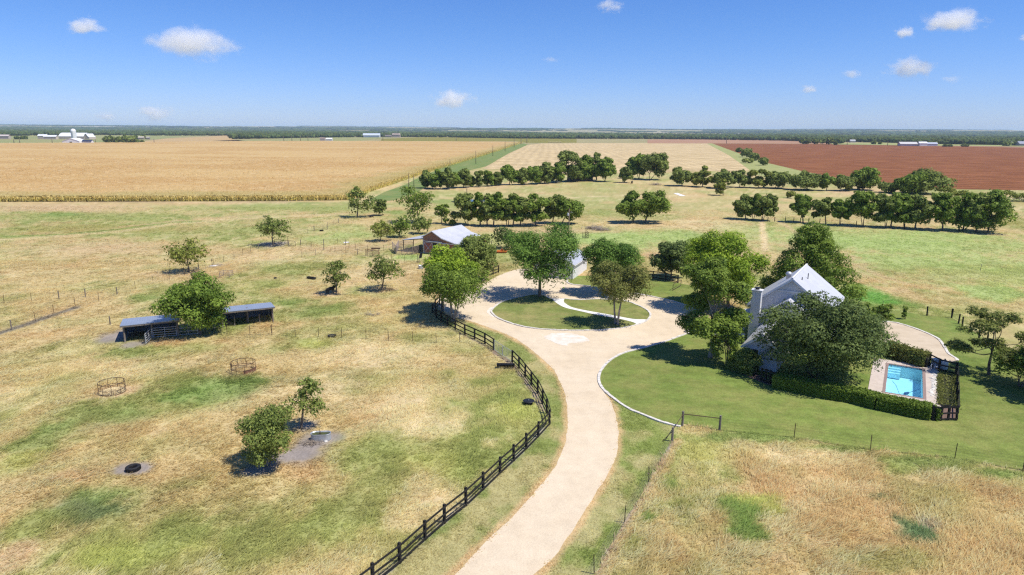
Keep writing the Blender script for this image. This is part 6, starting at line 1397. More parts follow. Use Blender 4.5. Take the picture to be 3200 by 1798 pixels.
def trough(z, x, y, L, ang, label, legs=True, H=.55, m=None):
    p = at(z, x, y); r = empty('feed_trough', p, label, 'trough', 'feed troughs'); ca, sa = math.cos(ang), math.sin(ang); X, Y = V(ca, sa, 0), V(-sa, ca, 0); m = m or M_BPLAST; mb = MB(); z0, z1 = (H - .28, H) if legs else (.02, .38)
    b, t, w = .17, .26, .035; pt = lambda a, c, zz: p + X * a + Y * c + V(0, 0, zz); l = L / 2
    mb.hexa([pt(-l + .05, -b, z0), pt(l - .05, -b, z0), pt(l - .05, b, z0), pt(-l + .05, b, z0), pt(-l + .05, -b - .01, z0 + .04), pt(l - .05, -b - .01, z0 + .04), pt(l - .05, b + .01, z0 + .04), pt(-l + .05, b + .01, z0 + .04)])
    for s in (-1, 1):
        mb.hexa([pt(-l, s * b, z0), pt(l, s * b, z0), pt(l, s * (b + w), z0), pt(-l, s * (b + w), z0), pt(-l - .04, s * t, z1), pt(l + .04, s * t, z1), pt(l + .04, s * (t + w), z1), pt(-l - .04, s * (t + w), z1)])
        mb.hexa([pt(s * (l - .04), -b, z0), pt(s * l, -b, z0), pt(s * l, b, z0), pt(s * (l - .04), b, z0), pt(s * l, -t, z1), pt(s * (l + .04), -t, z1), pt(s * (l + .04), t, z1), pt(s * l, t, z1)])
    mb.build('tub', m, r)
    if legs:
        mb = MB()
        for a in (-l * .7, l * .7):
            for s in (-1, 1): mb.tube([pt(a, s * .2, -.05), pt(a, s * .2, z0 + .1)], .025, 6)
            mb.tube([pt(a, -.2, z0), pt(a, .2, z0)], .025, 6)
        mb.build('legs', M_GALV, r)
trough('E', 795, 1092, 2.0, -.02, 'long black feed trough on legs beside the wire gate', True, .62)
trough('D', 1620, 415, 1.9, -.55, 'black feed trough on the grass up the slope from the dark oaks', False)
trough('B', 420, 1042, 2.0, -.1, 'dark feed trough on legs in the bare pen left of the barn', True, .6, M_DECK)
trough('B', 12, 898, 1.0, .2, 'low dark salt trough by the far wire pen', False)
def mineral_feeder():
    p = at('f', 1355, 1195); r = empty('mineral_feeder', p, 'round black mineral feeder with a flat lid near the bend of the black fence', 'feeder')
    MB().lathe(p, [(.34, 0), (.40, .03), (.40, .12), (.22, .2), (.22, .3)], 24).build('base', M_RUBBER, r, True); MB().lathe(p + V(0, 0, .3), [(.2, 0), (.58, .03), (.60, .07), (.56, .10), (.05, .13), (.01, .13)], 32).build('lid', M_BPLAST, r, True); MB().lathe(p + V(0, 0, .42), [(.05, 0), (.05, .05), (.005, .06)], 8).build('knob', M_GALV, r)
mineral_feeder()
def tub(z, x, y, R, label, H=.22):
    p = at(z, x, y); r = empty('rubber_tub', p, label, 'tub'); MB().lathe(p, [(R * .82, 0), (R, H), (R * .93, H + .01), (R * .76, .05), (.01, .05)], 24).build('bowl', M_RUBBER, r, True); MB().ring(p + V(0, 0, H), R * .98, .03, 24, 6).build('rim', M_RUBBER, r)
tub('D', 1775, 850, .55, 'shallow black rubber tub in the straw below the cattle shed fence')
tub('D', 1348, 413, .28, 'small dark tub lying on the slope left of the black trough')
def frame_feeder():
    p = at('D', 978, 400); r = empty('bale_frame', p, 'weathered square bale feeder frame in the grass above the bright tree', 'bale feeder'); mb = MB(); c = [p + V(-.95, -.5, 0), p + V(.9, -.7, 0), p + V(1.0, .8, 0), p + V(-.8, .9, 0)]
    for q in c: mb.tube([q, q + V(0, 0, 1.1)], .05, 6)
    for z in (.35, .75, 1.05):
        for a, b in zip(c, c[1:] + c[:1]): mb.tube([a + V(0, 0, z), b + V(0, 0, z)], .032, 5)
    mb.build('frame', M_PIPE, r)
frame_feeder()
def water_post():
    p = at('D', 885, 318); r = empty('water_hydrant', p, 'pair of thin posts on a pale concrete pad at the left wire fence', 'hydrant'); MB().box(p + V(0, 0, .05), (1.3, .8, .12)).build('pad', M_CONC, r); MB().tube([p + V(-.2, 0, 0), p + V(-.35, 0, 1.5)], .04, 6).tube([p + V(.1, 0, 0), p + V(-.05, 0, 1.5)], .04, 6).build('pipe', M_RUST, r)
water_post()
def stump(z, x, y, h, label, r_=.09, lean=0.0, m=None):
    p = at(z, x, y); o = MB().tube([p + V(0, 0, -.2), p + V(lean, 0, h)], [r_, r_ * .9], 8).tube([p + V(lean * .8 - r_ * 1.1, 0, h * .8), p + V(lean * .8 + r_ * 1.1, 0, h * .8)], r_ * .22, 5).build('fence_post', m or M_GREYWOOD); tag(o, label, 'fence post', 'single posts of the pasture')
stump('D', 108, 762, 1.3, 'lone grey wooden post left of the cattle shed')
stump('D', 1550, 252, 1.3, 'lone thin post below the left end of the pen fence', .05); stump('D', 1652, 236, 1.3, 'lone thin post below the middle of the pen fence', .05); stump('D', 2220, 420, 1.2, 'lone thin post behind the pointed oak', .05)
stump('A', 210, 1010, .25, 'short pale stub on the terrace bank of the far left pasture', .1); stump('J', 2565, 660, 1.3, 'thin post where the lawn fence leaves the photo', .04, 0, M_RUST)
stump('G', 1510, 640, 1.3, 'thin post behind the gravel court', .04); stump('G', 2248, 352, 1.3, 'lone thin post standing in the right meadow', .05)
M_TWIG = mat('dead_twigs', (.36, .30, .24), (.22, .18, .14), 5, .95)
def debris(z, x, y, n, s, label, seed, hgt_=.5):
    p = at(z, x, y); rng = random.Random(seed); mb = MB()
    for k in range(n):
        a = rng.random() * 6.28; q = p + V(rng.gauss(0, s * .45), rng.gauss(0, s * .3), rng.random() * hgt_ * .5); L = rng.uniform(.5, 1) * s
        mb.tube([q, q + V(math.cos(a) * L * .5, math.sin(a) * L * .5, rng.uniform(0, .3) * hgt_), q + V(math.cos(a + .3) * L, math.sin(a + .3) * L, rng.uniform(.1, 1) * hgt_)], [.06 * s / 2, .04 * s / 2, .015], 4)
    o = mb.build('brush_pile', M_TWIG); tag(o, label, 'brush pile', 'brush piles')
debris('B', 2055, 882, 60, 2.6, 'left heap of dead grey branches on the meadow', 1, 1.0); debris('B', 2115, 893, 50, 2.2, 'right heap of dead grey branches on the meadow', 2, .8)
debris('H', 2340, 450, 90, .75, 'heap of dry twigs around the stock tank', 3, .25); debris('C', 2545, 650, 30, 3.5, 'dead fallen grey limb at the far right field edge', 6, 2.2)
debris('B', 2527, 552, 40, 3.0, 'dark brush heap below the lone tree clump', 7, 1.2); debris('D', 2080, 690, 26, 1.1, 'small dark brush tangle in the middle of the pasture', 9, .4)
# cattle, one body each
def cow(z, x, y, ang, label, s=1.0, lying=False, name='cow'):
    p = at(z, x, y); J = {}; E_ = []; rad = []; co = []
    def v(q, r): co.append(q); rad.append(r); return len(co) - 1
    leg = 0.0 if not lying else -.55
    hip = v((-.62, 0, 1.12 + leg), .27); mid = v((-.1, 0, 1.08 + leg), .33); sh = v((.45, 0, 1.14 + leg), .29); E_ += [(hip, mid), (mid, sh)]
    nk = v((.82, 0, 1.22 + leg), .17); pl = v((1.02, 0, 1.36 + leg), .13); mz = v((1.30, 0, 1.18 + leg), .075); E_ += [(sh, nk), (nk, pl), (pl, mz)]
    for sd in (-1, 1):
        e = v((1.0, sd * .2, 1.38 + leg), .04); E_ += [(pl, e)]
        if lying:
            a = v((-.5, sd * .3, .3), .13); b = v((-.1, sd * .42, .12), .06); E_ += [(hip, a), (a, b)]; a = v((.5, sd * .25, .25), .1); b = v((.75, sd * .3, .08), .05); E_ += [(sh, a), (a, b)]
        else:
            a = v((-.64, sd * .2, .80), .14); b = v((-.72, sd * .2, .48), .07); c = v((-.66, sd * .2, .06), .06); E_ += [(hip, a), (a, b), (b, c)]
            a = v((.48, sd * .18, .74), .11); b = v((.48, sd * .18, .42), .065); c = v((.48, sd * .18, .06), .06); E_ += [(sh, a), (a, b), (b, c)]
    t = v((-.88, 0, 1.2 + leg), .05); t2 = v((-.95, 0, .6 + max(leg, -.3)), .03); E_ += [(hip, t), (t, t2)]
    me = bpy.data.meshes.new(name); me.from_pydata(co, E_, []); o = bpy.data.objects.new(name, me); COL.objects.link(o)
    m = o.modifiers.new('skin', 'SKIN'); m.use_smooth_shade = True; sk = me.skin_vertices[0].data
    for i, r in enumerate(rad): sk[i].radius = (r, r)
    sk[hip].use_root = True; sb = o.modifiers.new('sub', 'SUBSURF'); sb.levels = sb.render_levels = 2
    me.materials.append(M_COW); o.location = p; o.scale = (s, s, s * .86); o.rotation_euler = (0, 0, ang); tag(o, label, 'cow', 'black cattle')
M_COW = mat('black_hide', (.020, .016, .014), (.012, .010, .009), 3, .6, .15)
cow('D', 1768, 525, .9, 'black cow standing with its head up in the shade of the small dark oak')
cow('B', 385, 795, .2, 'black cow lying in the shade under the tall dark oak', lying=True)
cow('B', 2346, 542, 1.2, 'black cow standing alone right of the small tree in the lone clump', 1.25)
cow('C', 1290, 576, .1, 'black cow in the tree shade, left of another, by the ploughed field', 1.25); cow('C', 1382, 575, 2.9, 'black cow in the shade under the round tree by the ploughed field', 1.25)
cow('B', 1905, 530, .3, 'black cow standing in front of the dark old shed', 1.1)
# orange mower and white trailer behind the sweetgum
def mower():
    p = at('E', 770, 218); r = empty('rotary_mower', p, 'orange rotary mower parked under the small dark tree', 'mower'); org = mat('orange_paint', (.62, .17, .03), (.5, .12, .02), 3, .45)
    MB().hexa([p + V(-1.3, -.7, .25), p + V(1.0, -.7, .25), p + V(1.0, .7, .25), p + V(-1.3, .7, .25), p + V(-1.2, -.65, .5), p + V(.9, -.65, .5), p + V(.9, .65, .5), p + V(-1.2, .65, .5)]).build('deck', org, r); MB().box(p + V(-.1, 0, .68), (.5, .5, .4)).tube([p + V(.2, 0, .7), p + V(1.7, 0, .75)], .06, 6).build('gearbox', mat('red_paint', (.45, .05, .03), None, 3, .5), r)
    mb = MB()
    for s in (-1, 1): mb.tube([p + V(.9, s * .6, .45), p + V(1.7, 0, 1.1)], .04, 5)
    mb.build('hitch', org, r); MB().tube([p + V(-1.6, -.09, .22), p + V(-1.6, .09, .22)], .22, 12).build('tail_wheel', M_RUBBER, r)
    q = at('E', 695, 222); r2 = empty('box_blade', q, 'small yellow implement left of the orange mower', 'implement'); MB().box(q + V(0, 0, .45), (1.4, .5, .12)).build('beam', mat('yellow_paint', (.55, .36, .05), None, 3, .5), r2); mb = MB()
    for k in (-.6, .6): mb.box(q + V(k, 0, .2), (.1, .4, .45))
    mb.build('legs', mat('faded_yellow', (.45, .30, .08), None, 3, .6), r2)
    t = at('E', 868, 218); r3 = empty('flat_trailer', t, 'white flat trailer right of the orange mower, partly behind the sweetgum', 'trailer'); MB().box(t + V(.3, 0, .75), (2.6, 1.4, .12)).build('bed', M_WHITE, r3); mb = MB()
    for s in (-1, 1): mb.tube([t + V(.5, s * .75, .3), t + V(.5, s * .9, .3)], .3, 12)
    mb.build('wheel', M_RUBBER, r3); MB().tube([t + V(-1.0, 0, .7), t + V(-2.2, 0, .55)], .05, 6).build('tongue', M_DARK, r3)
mower()
def hanging_feeder():
    p = at('b', 752, 1000); r = empty('hanging_tub', p, 'black tub hanging on a thin post in front of the corral', 'hanging tub'); MB().tube([p + V(0, 0, -.2), p + V(.05, 0, 1.75)], .05, 6).build('post', M_RUST, r)
    c = p + V(.5, .1, 1.35); MB().hexa([c + V(-.25, -.15, -.55), c + V(.35, -.15, -.45), c + V(.35, .2, -.45), c + V(-.25, .2, -.55), c + V(.05, -.2, .55), c + V(.6, -.2, .65), c + V(.6, .3, .65), c + V(.05, .3, .55)]).build('tub', M_BPLAST, r); MB().tube([p + V(.04, 0, 1.5), c], .03, 5).build('arm', M_RUST, r)
hanging_feeder()
# a block of yellow salt, weeds
p_ = at('D', 1448, 912); o = MB().box(p_ + V(0, 0, .14), (.26, .26, .28)).lathe(p_, [(.3, 0), (.32, .06), (.25, .07)], 12).build('salt_block', mat('mineral_block', (.45, .36, .09), (.2, .16, .05), 5, .8)); tag(o, 'small yellow mineral block in the straw below the rubber tub', 'mineral block')
# concrete slab in the meadow, cattle pond
sheet('concrete_slab', pts('C', [(10, 597), (40, 594), (100, 616), (65, 618)]), .06, M_CONC)
sheet('concrete_slab', pts('D', [(1860, 138), (1905, 136), (1905, 142), (1865, 146)]), .06, M_CONC)
pm, t_, b_ = nodes('pond_water'); b_.inputs['Base Color'].default_value = (.05, .07, .08, 1); b_.inputs['Roughness'].default_value = .06; b_.inputs['Specular IOR Level'].default_value = .8
sheet('pond', catmull(pts('B', [(985, 676), (1040, 668), (1140, 660), (1245, 664), (1230, 676), (1140, 684), (1040, 686)]), 5, True), .05, pm)

# ================================================================== POWER LINE
M_POLE = mat('creosote_pole', (.17, .125, .095), (.10, .07, .055), 4, .9, .3, stretch=(1, 1, .2))
def power_pole(z, x, y, yt, label, gear=False, lean=0.0):
    p = at(z, x, y); h = at_y(z, x, yt, p[1])[2]; r = empty('power_pole', p, label, 'power pole', 'wooden power poles'); d = math.hypot(p[0], p[1]); k = max(1.0, d / 420)
    MB().tube([p + V(0, 0, -.3), p + V(lean * h, 0, h)], [.17 * k, .12 * k], 8).build('pole', M_POLE, r, True)
    MB().lathe(p + V(lean * h, 0, h), [(.05, 0), (.07, .1), (.04, .22), (.01, .25)], 8).tube([p + V(lean * h - .15, 0, h - .5), p + V(lean * h - .25, 0, h - .35)], .05, 6).build('insulator', mat('brown_porcelain', (.12, .07, .05), None, 2, .2), r)
    if gear:
        c = p + V(-.32, -.18, h - 1.75); MB().lathe(c, [(.01, 0), (.24, .02), (.25, .1), (.25, .7), (.2, .78), (.02, .8)], 14).build('transformer', mat('grey_can', (.42, .43, .44), None, 2, .4), r, True)
        MB().tube([p + V(0, 0, h - 1.2), p + V(.55, -.1, h - .75), p + V(.75, -.1, h - .8)], .03, 6).build('lamp_arm', M_GALV, r); MB().bar(p + V(-.4, -.14, h - .7), p + V(.4, -.14, h - .7), .1, .1).build('cross_arm', M_POLE, r)
    return p + V(lean * h, 0, h)
tops = []
for i, (x, y, yt, lb) in enumerate([(665, 640, 460, 'leaning wooden power pole at the near end of the green strip'), (978, 428, 357, 'power pole at the corn edge, third from the near end of the green strip'), (1172, 392, 292, 'power pole halfway up the green strip'), (1300, 332, 253, 'power pole in the upper part of the green strip'), (1392, 297, 225, 'power pole next above in the upper green strip'), (1460, 265, 205, 'power pole near the top of the green strip'), (1512, 245, 190, 'power pole at the very top of the green strip'), (1556, 236, 166, 'tall far power pole past the top of the green strip')]):
    tops.append(power_pole('B', x, y, yt, lb, lean=.05 if i == 0 else 0))
power_pole('B', 707, 575, 473, 'straight power pole just right of the leaning pole'); p2 = power_pole('B', 1105, 640, 578, 'lone power pole between the two tree rows')
p3 = power_pole('B', 1870, 978, 730, 'tall power pole with a grey transformer behind the sweetgum', True)
def wires(P, label):
    mb = MB()
    for a, b in zip(P[:-1], P[1:]):
        L = np.linalg.norm(b - a); mb.tube([a + (b - a) * t + V(0, 0, -4 * L * .012 * t * (1 - t)) for t in np.linspace(0, 1, 9)], .012, 3, False)
    o = mb.build('power_line', M_DARK); tag(o, label, 'power line', 'overhead lines')
wires(tops, 'overhead wire strung along the poles of the green strip'); wires([tops[0], p2 * 0 + p2, p3], 'overhead wire running from the leaning pole to the transformer pole')
for x, y, yt, lb in [(1000, 221, 175, 'far power pole in the olive field'), (2010 - 0, 205, 172, 'far power pole at the left of the brown field')][:1]: power_pole('B', 1024, 218, 188, lb)
power_pole('C', 398, 232, 180, 'far power pole at the top corner of the ploughed field'); power_pole('r', 993, 212, 180, 'far power pole beyond the middle of the ploughed field'); power_pole('r', 1355, 216, 178, 'far power pole left of the far grey farmhouse'); power_pole('r', 1445, 217, 182, 'far power pole beside the far grey farmhouse')
for x, lb in ((925, 'first far power pole above the corn, left of the small shed'), (1006, 'second far power pole above the corn, left of the small shed'), (1093, 'third far power pole above the corn, left of the small shed'), (1168, 'fourth far power pole above the corn, left of the small shed'), (1922, 'far power pole at the olive field corner')): power_pole('n', x, 200, 148, lb)
for x, lb in ((190, 'far pole left of the parked cars'), (268, 'second far pole left of the parked cars'), (1285, 'far pole right of the navy roofed cottage'), (2070, 'far pole at the right of the tan roofed house'), (703, 'far pole in front of the cream shed')): power_pole('a', x, 298, 235, lb)
# hay bales along the stubble top
M_BALE = mat('hay_bale', (.55, .45, .26), (.42, .33, .17), 2, .95)
bale = None
for k in range(9):
    p = at('B', 1722 + k * 11, 234); r_ = 1.3
    if bale is None:
        bale = MB().tube([V(-.9, 0, r_), V(.9, 0, r_)], r_, 16).build('hay_bale', M_BALE); o = bale
    else: o = bale.copy(); COL.objects.link(o)
    o.location = p; tag(o, 'pale round hay bale in the row at the top of the stubble field', 'hay bale', 'round bales in a row')
# cars and stacked things by the far farm
def far_car(z, x, y, c, label, truck=False):
    p = at(z, x, y); r = empty('parked_car', p, label, 'car', 'vehicles at the far farm'); m = mat('car_paint', c, tuple(q * .9 for q in c), 1, .3, spec=.5); L = 4.8
    mb = MB(); P = [(-2.4, .35), (2.4, .35), (2.4, .85), (1.3, .98), (.7, 1.5), (-1.0, 1.5), (-1.7, 1.0), (-2.4, .95)] if not truck else [(-2.8, .45), (2.6, .45), (2.6, 1.05), (1.4, 1.15), (.9, 1.85), (-.4, 1.85), (-.6, 1.15), (-2.8, 1.15)]
    F_ = [p + V(a, -.9, b) for a, b in P]; B_ = [p + V(a, .9, b) for a, b in P]; n = len(P); mb.add(F_ + B_, [tuple(range(n)), tuple(range(2 * n - 1, n - 1, -1))] + [(i, n + i, n + (i + 1) % n, (i + 1) % n) for i in range(n)]); mb.build('body', m, r); mb = MB()
    for a in (-1.5, 1.5):
        for s in (-.92, .72): mb.tube([p + V(a, s, .35), p + V(a, s + .2, .35)], .35, 12)
    mb.build('wheel', M_RUBBER, r); MB().hexa([p + V(-.9, -.93, 1.0), p + V(.85, -.93, 1.0), p + V(.85, -.91, 1.0), p + V(-.9, -.91, 1.0), p + V(-.75, -.93, 1.4), p + V(.6, -.93, 1.4), p + V(.6, -.91, 1.4), p + V(-.75, -.91, 1.4)]).build('window', M_GLASS, r)
for x, c, lb, tk in ((515, (.04, .04, .045), 'black truck parked left in the far farm yard row', True), (575, (.25, .25, .27), 'grey car in the far farm yard row', False), (630, (.22, .06, .04), 'rust red truck in the far farm yard row', True), (715, (.05, .045, .04), 'dark car left of the white one in the far farm yard', False), (765, (.75, .75, .75), 'white car nearest the white shed in the far farm yard', False), (128, (.75, .75, .76), 'white car parked alone at the far left', False), (1385, (.75, .74, .72), 'small white car right of the navy roofed cottage', False), (2375, (.7, .7, .7), 'white car beside the tan field on the far left', False)): far_car('a', x, 300, c, lb, tk)

# ================================================================== FAR WOODS
def far_wood():
    rng = np.random.default_rng(21)
    ico = bmesh.new(); bmesh.ops.create_icosphere(ico, subdivisions=2, radius=1.0); bv = np.array([v.co[:] for v in ico.verts]); bf = np.array([[v.index for v in f.verts] for f in ico.faces]); ico.free()
    T = []                                         # x, y, radius, height
    def band(n, ys, xr, thresh, fx, s, hr, front=None, rr=(4.0, 7.5)):
        y = ys[0] * (ys[1] / ys[0]) ** rng.random(n); x = y * rng.uniform(xr[0], xr[1], n)
        k = fbm(x * fx, y * fx * .6, s, 3) > thresh
        if front is not None: k &= y > np.interp(x / y, front[0], front[1])
        T.append(np.stack([x[k], y[k], rng.uniform(*rr, k.sum()), rng.uniform(*hr, k.sum())], 1))
    sx = lambda u: (u - 1600) / FPX
    # front line of the near woods: photo column and row
    fr = [(-400, 434), (0, 427), (330, 423), (560, 425), (735, 425), (745, 436), (840, 434), (1000, 431), (1180, 429), (1260, 429), (1400, 430), (1600, 433.5), (1805, 434.5), (2000, 435), (2180, 437), (2300, 438.5), (2420, 440), (2540, 445), (2600, 450.5), (2615, 444), (2720, 446), (2850, 450), (3000, 453), (3200, 455), (3700, 462)]
    fx_ = [sx(u) for u, v in fr]; fy_ = [at('P', u, v)[1] for u, v in fr]
    band(16000, (1250, 2900), (-.95, .95), .26, .004, 3, (8, 12.5), (fx_, fy_))
    # a dense first rank exactly along the front
    u = rng.uniform(-.95, .95, 2600); yf = np.interp(u, fx_, fy_) * (1 + rng.random(2600) * .05); k = (u > sx(735)) | (rng.random(2600) < .55); T.append(np.stack([(u * yf)[k], yf[k], rng.uniform(4, 7.5, k.sum()), rng.uniform(8, 13, k.sum())], 1))
    band(9000, (2700, 5200), (-.95, .95), .44, .0016, 5, (9, 13), rr=(7, 20)); band(6000, (5000, 10000), (-.95, .95), .50, .0007, 7, (9, 13), rr=(20, 70)); band(3500, (10000, 17500), (-.95, .95), .52, .0004, 9, (9, 14), rr=(45, 150))
    T = np.concatenate(T); N = len(T); print('far trees', N)
    V_, F_, C_ = [], [], []
    z0 = far_rise(T[:, 0], T[:, 1]); n = len(bv)
    near = T[:, 1] < 2700
    for grp, lob in ((near, 3), (~near, 1)):
        G = T[grp]; Z = z0[grp]; M = len(G)
        if not M: continue
        col = np.array([.050, .078, .024]) * rng.uniform(.65, 1.5, (M, 1)) * np.array([1, 1, 1]) + np.array([.02, .008, 0]) * rng.random((M, 1))
        for l in range(lob):
            r = G[:, 2:3] * (1 if lob == 1 else rng.uniform(.5, .78, (M, 1))); ox = rng.normal(0, .42, (M, 2)) * G[:, 2:3] * (lob > 1)
            hz = G[:, 3:4] * .5
            jit = 1 + rng.normal(0, .20, (M, n))
            vx = G[:, 0:1] + ox[:, :1] + bv[None, :, 0] * r * jit; vy = G[:, 1:2] + ox[:, 1:] + bv[None, :, 1] * r * jit; zc = hz * (1 if lob == 1 else rng.uniform(.75, 1.3, (M, 1)))
            vz = Z[:, None] + np.maximum(zc + bv[None, :, 2] * hz * (.95 if lob == 1 else .75) * jit, 0)
            b = sum(len(v) for v in V_); V_.append(np.stack([vx, vy, vz], 2).reshape(-1, 3)); F_.append((bf[None] + (b + np.arange(M) * n)[:, None, None]).reshape(-1, 3)); C_.append((col[:, None, :] * rng.uniform(.7, 1.35, (M, n, 1))).reshape(-1, 3))
    V_, F_, C_ = np.concatenate(V_), np.concatenate(F_), np.concatenate(C_)
    o = npmesh('far_woods', V_, F_, 3, attrmat('far_foliage', noise=[(.45, (1, 1, 1), .6, 1.4)], bump=.6), attrs={'Col': ('FLOAT_COLOR', np.concatenate([C_, np.ones((len(C_), 1))], 1))})
    tag(o, 'far belt of dark green woods along the horizon', 'woods', kind='stuff')
far_wood()
# pale fields between the far woods
rngf = random.Random(12)
M_FAR = [mat('far_field', (.56, .47, .33), (.46, .38, .26), .004, .95), mat('far_field', (.64, .57, .45), (.55, .48, .38), .004, .95), mat('far_field', (.30, .31, .15), (.36, .32, .18), .004, .95)]
k = 0
for i in range(46):
    Y = 2800 * (15500 / 2800) ** rngf.random(); X = Y * rngf.uniform(-.85, .85); W = Y * rngf.uniform(.02, .09); D = Y * rngf.uniform(.03, .09)
    P = [(X, Y), (X + W, Y + rngf.uniform(-.01, .01) * Y), (X + W * 1.05, Y + D), (X + W * .05, Y + D)]
    bm = bmesh.new(); n = 8; vs = []
    for a in range(n + 1):
        for b in range(n + 1):
            x = X + W * a / n; y = Y + D * b / n; vs.append(bm.verts.new((x, y, float(far_rise(np.array([x]), np.array([y]))[0]) + .9)))
    for a in range(n):
        for b in range(n): bm.faces.new((vs[a * (n + 1) + b], vs[(a + 1) * (n + 1) + b], vs[(a + 1) * (n + 1) + b + 1], vs[a * (n + 1) + b + 1]))
    me = bpy.data.meshes.new('field'); bm.to_mesh(me); bm.free(); me.materials.append(M_FAR[i % 3 if Y < 6000 else i % 2]); o = bpy.data.objects.new('field', me); COL.objects.link(o); o['kind'] = 'structure'
# clumps and trees one can tell apart near the far farms
G5 = 'trees at the far farms'
for x, xr, yb, yt, lb in [(1470, 1560, 297, 190, 'left tree of the dark clump beyond the corn'), (1590, 1660, 297, 200, 'second tree of the dark clump beyond the corn'), (1720, 1810, 297, 188, 'tallest middle tree of the dark clump beyond the corn'), (1800, 1868, 295, 235, 'right low tree of the dark clump beyond the corn'), (1905, 1925, 293, 262, 'tiny round bush right of the dark clump beyond the corn'), (225, 250, 240, 205, 'small round tree in the far left farm yard'), (300, 322, 240, 212, 'left of two small dark trees in the far farm yard'), (340, 360, 240, 205, 'right of two small dark trees in the far farm yard'), (1820, 1850, 240, 192, 'dark tree left of the tan roofed far house'), (1915, 1945, 240, 192, 'dark tree between the tan roofed far buildings')]:
    w = xr - x; ptree('a', x, yb, x - w, xr, yt, yb - (yb - yt) * .12, 'round', 'oak', lb, G5, nleaf=900)
for x, w, yb, yt, lb in [(712, 28, 204, 160, 'first tree of the far row on the brown field edge'), (770, 38, 206, 150, 'second tree of the far row on the brown field edge'), (830, 38, 208, 140, 'big last tree of the far row on the brown field edge'), (890, 14, 212, 180, 'small lone tree right of the far brown field row'), (1230, 18, 205, 180, 'small round tree on the far pale pasture'), (1287, 9, 205, 190, 'tiny round bush on the far pale pasture'), (1870, 14, 226, 210, 'dark bush right of the low blue far shed'), (1915, 14, 226, 212, 'second dark bush right of the low blue far shed'), (2050, 28, 226, 207, 'wide dark bush on the far right pasture'), (2420, 34, 220, 182, 'dark tree left of the dark far house'), (2505, 40, 217, 180, 'dark tree above the dark far house'), (1760, 40, 214, 178, 'tree behind the low blue far shed'), (640, 22, 203, 165, 'tree at the left end of the far brown field row'), (590, 22, 202, 162, 'tree left of the far brown field row')]:
    ptree('r', x, yb, x - w, x + w, yt, yb - (yb - yt) * .15, 'round', 'oak', lb, G5, nleaf=800)

# ================================================================== HAZE
def haze():
    m = bpy.data.materials.new('haze'); m.use_nodes = True; t = m.node_tree; t.nodes.clear(); o = t.nodes.new('ShaderNodeOutputMaterial'); v = t.nodes.new('ShaderNodeVolumePrincipled')
    v.inputs['Color'].default_value = (.58, .78, 1.0, 1); v.inputs['Density'].default_value = HAZE; v.inputs['Anisotropy'].default_value = 0.0
    t.links.new(v.outputs[0], o.inputs['Volume'])
    mb = MB(); mb.box(V(0, 6500, 60), (60000, 41000, 130)); ob = mb.build('haze', m); ob['kind'] = 'stuff'; ob['label'] = 'thin blue summer haze over the far fields'
HAZE = 5.5e-5
haze()

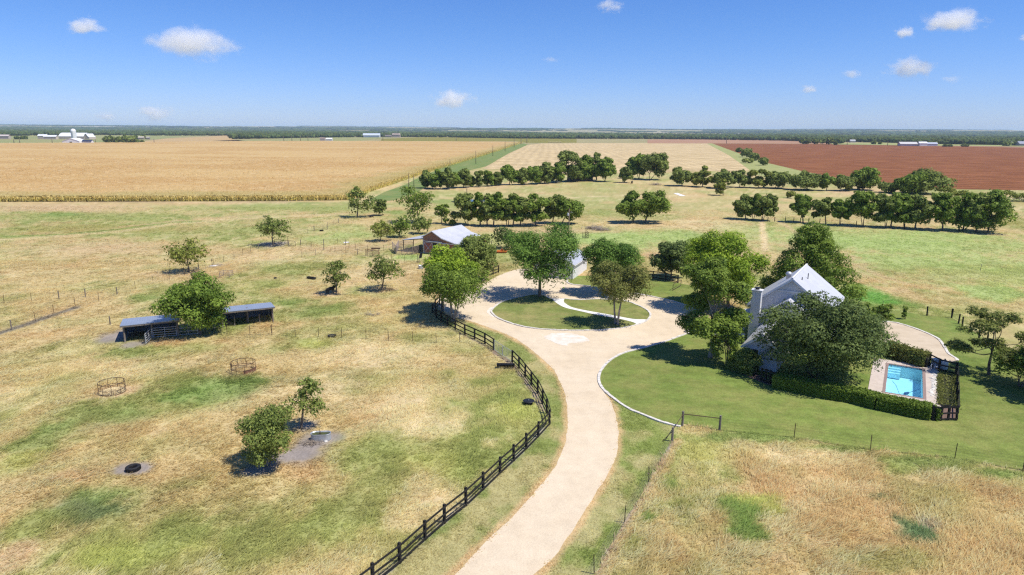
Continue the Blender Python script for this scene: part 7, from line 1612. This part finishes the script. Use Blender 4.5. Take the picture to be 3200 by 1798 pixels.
# ================================================================== CLOUDS
def cloud(x0, x1, y0, y1, dist, dens, seed, label, soft=.50):
    """a puff of real vapour: a volume in an ellipsoid shell, thinned by noise"""
    c = (at_y('F', (x0 + x1) / 2, (y0 + y1) / 2, dist)); a = at_y('F', x0, (y0 + y1) / 2, dist); b = at_y('F', x1, (y0 + y1) / 2, dist); tp = at_y('F', (x0 + x1) / 2, y0, dist); bt = at_y('F', (x0 + x1) / 2, y1, dist)
    rx = (b[0] - a[0]) / 2 * 1.5; rz = (tp[2] - bt[2]) / 2 * 1.6; ry = rx * .7
    me = bpy.data.meshes.new('cloud'); bm = bmesh.new(); bmesh.ops.create_icosphere(bm, subdivisions=3, radius=1.0); bm.to_mesh(me); bm.free(); o = bpy.data.objects.new('cloud', me); COL.objects.link(o); o.location = c; o.scale = (rx, ry, rz)
    m = bpy.data.materials.new('cloud_vapour'); m.use_nodes = True; t = m.node_tree; t.nodes.clear(); out = t.nodes.new('ShaderNodeOutputMaterial'); v = t.nodes.new('ShaderNodeVolumePrincipled'); v.inputs['Color'].default_value = (1, 1, 1, 1); v.inputs['Anisotropy'].default_value = .0
    tc = t.nodes.new('ShaderNodeTexCoord'); ln = t.nodes.new('ShaderNodeVectorMath'); ln.operation = 'LENGTH'; t.links.new(tc.outputs['Object'], ln.inputs[0])
    mp = t.nodes.new('ShaderNodeMapping'); mp.inputs['Location'].default_value = (seed * 3.7, seed * 1.3, seed * 2.1); mp.inputs['Scale'].default_value = (1.0, .8, .62 * rz / rx * 2.4); t.links.new(tc.outputs['Object'], mp.inputs[0])
    nz = t.nodes.new('ShaderNodeTexNoise'); nz.inputs['Scale'].default_value = 3.1; nz.inputs['Detail'].default_value = 7; nz.inputs['Roughness'].default_value = .66; t.links.new(mp.outputs[0], nz.inputs['Vector'])
    f1 = t.nodes.new('ShaderNodeMapRange'); f1.inputs['From Min'].default_value = 1.0; f1.inputs['From Max'].default_value = .1; f1.inputs['To Min'].default_value = -.42; f1.inputs['To Max'].default_value = .20; t.links.new(ln.outputs['Value'], f1.inputs['Value'])
    ad = t.nodes.new('ShaderNodeMath'); ad.operation = 'ADD'; t.links.new(nz.outputs['Fac'], ad.inputs[0]); t.links.new(f1.outputs[0], ad.inputs[1])
    f2 = t.nodes.new('ShaderNodeMapRange'); f2.interpolation_type = 'SMOOTHSTEP'; f2.inputs['From Min'].default_value = soft - .06; f2.inputs['From Max'].default_value = soft + .16; f2.inputs['To Max'].default_value = dens / (2 * ry); t.links.new(ad.outputs[0], f2.inputs['Value'])
    t.links.new(f2.outputs[0], v.inputs['Density']); t.links.new(v.outputs[0], out.inputs['Volume']); me.materials.append(m)
    tag(o, label, 'cloud', 'small summer clouds')
D_ = 9000
cloud(345, 632, 58, 160, D_, 7, 1, 'largest white cloud, high on the left of the sky')
cloud(145, 280, 40, 92, D_, 5, 2, 'small flat white cloud left of the largest cloud')
cloud(2302, 2505, 14, 92, D_, 7, 3, 'big white cloud in the top right corner of the sky')
cloud(2238, 2312, 62, 102, D_, 5, 4, 'little cloud hanging below the top right cloud')
cloud(2203, 2378, 136, 208, D_, 6, 5, 'white cloud below the top right pair')
cloud(2105, 2185, 168, 203, D_, 3, 6, 'thin wisp of cloud left of the lower right cloud', .56)
cloud(2000, 2068, 208, 242, D_, 3.5, 7, 'small faint cloud lowest of the right group', .54)
cloud(1063, 1208, 220, 280, 14000, 5.5, 8, 'soft white cloud low over the middle of the horizon')
cloud(325, 460, 258, 312, 16000, 5, 9, 'faint wide cloud low on the left above the silo', .50)
cloud(230, 300, 274, 315, 16000, 3.5, 10, 'very faint cloud low on the far left', .52)
cloud(1490, 1580, -8, 40, D_, 3.5, 11, 'thin cloud cut by the top edge of the photo', .52)
cloud(1345, 1425, 140, 160, D_, 1.5, 12, 'hair thin wisp in the middle of the sky', .57)
cloud(2350, 2440, 180, 218, D_, 1.3, 13, 'hair thin slanting wisp under the right clouds', .58)
cloud(2555, 2600, 80, 108, D_, 3, 14, 'small faint cloud at the right edge of the photo', .54)
scn.cycles.volume_step_rate = 1.0
scn.cycles.volume_max_steps = 128
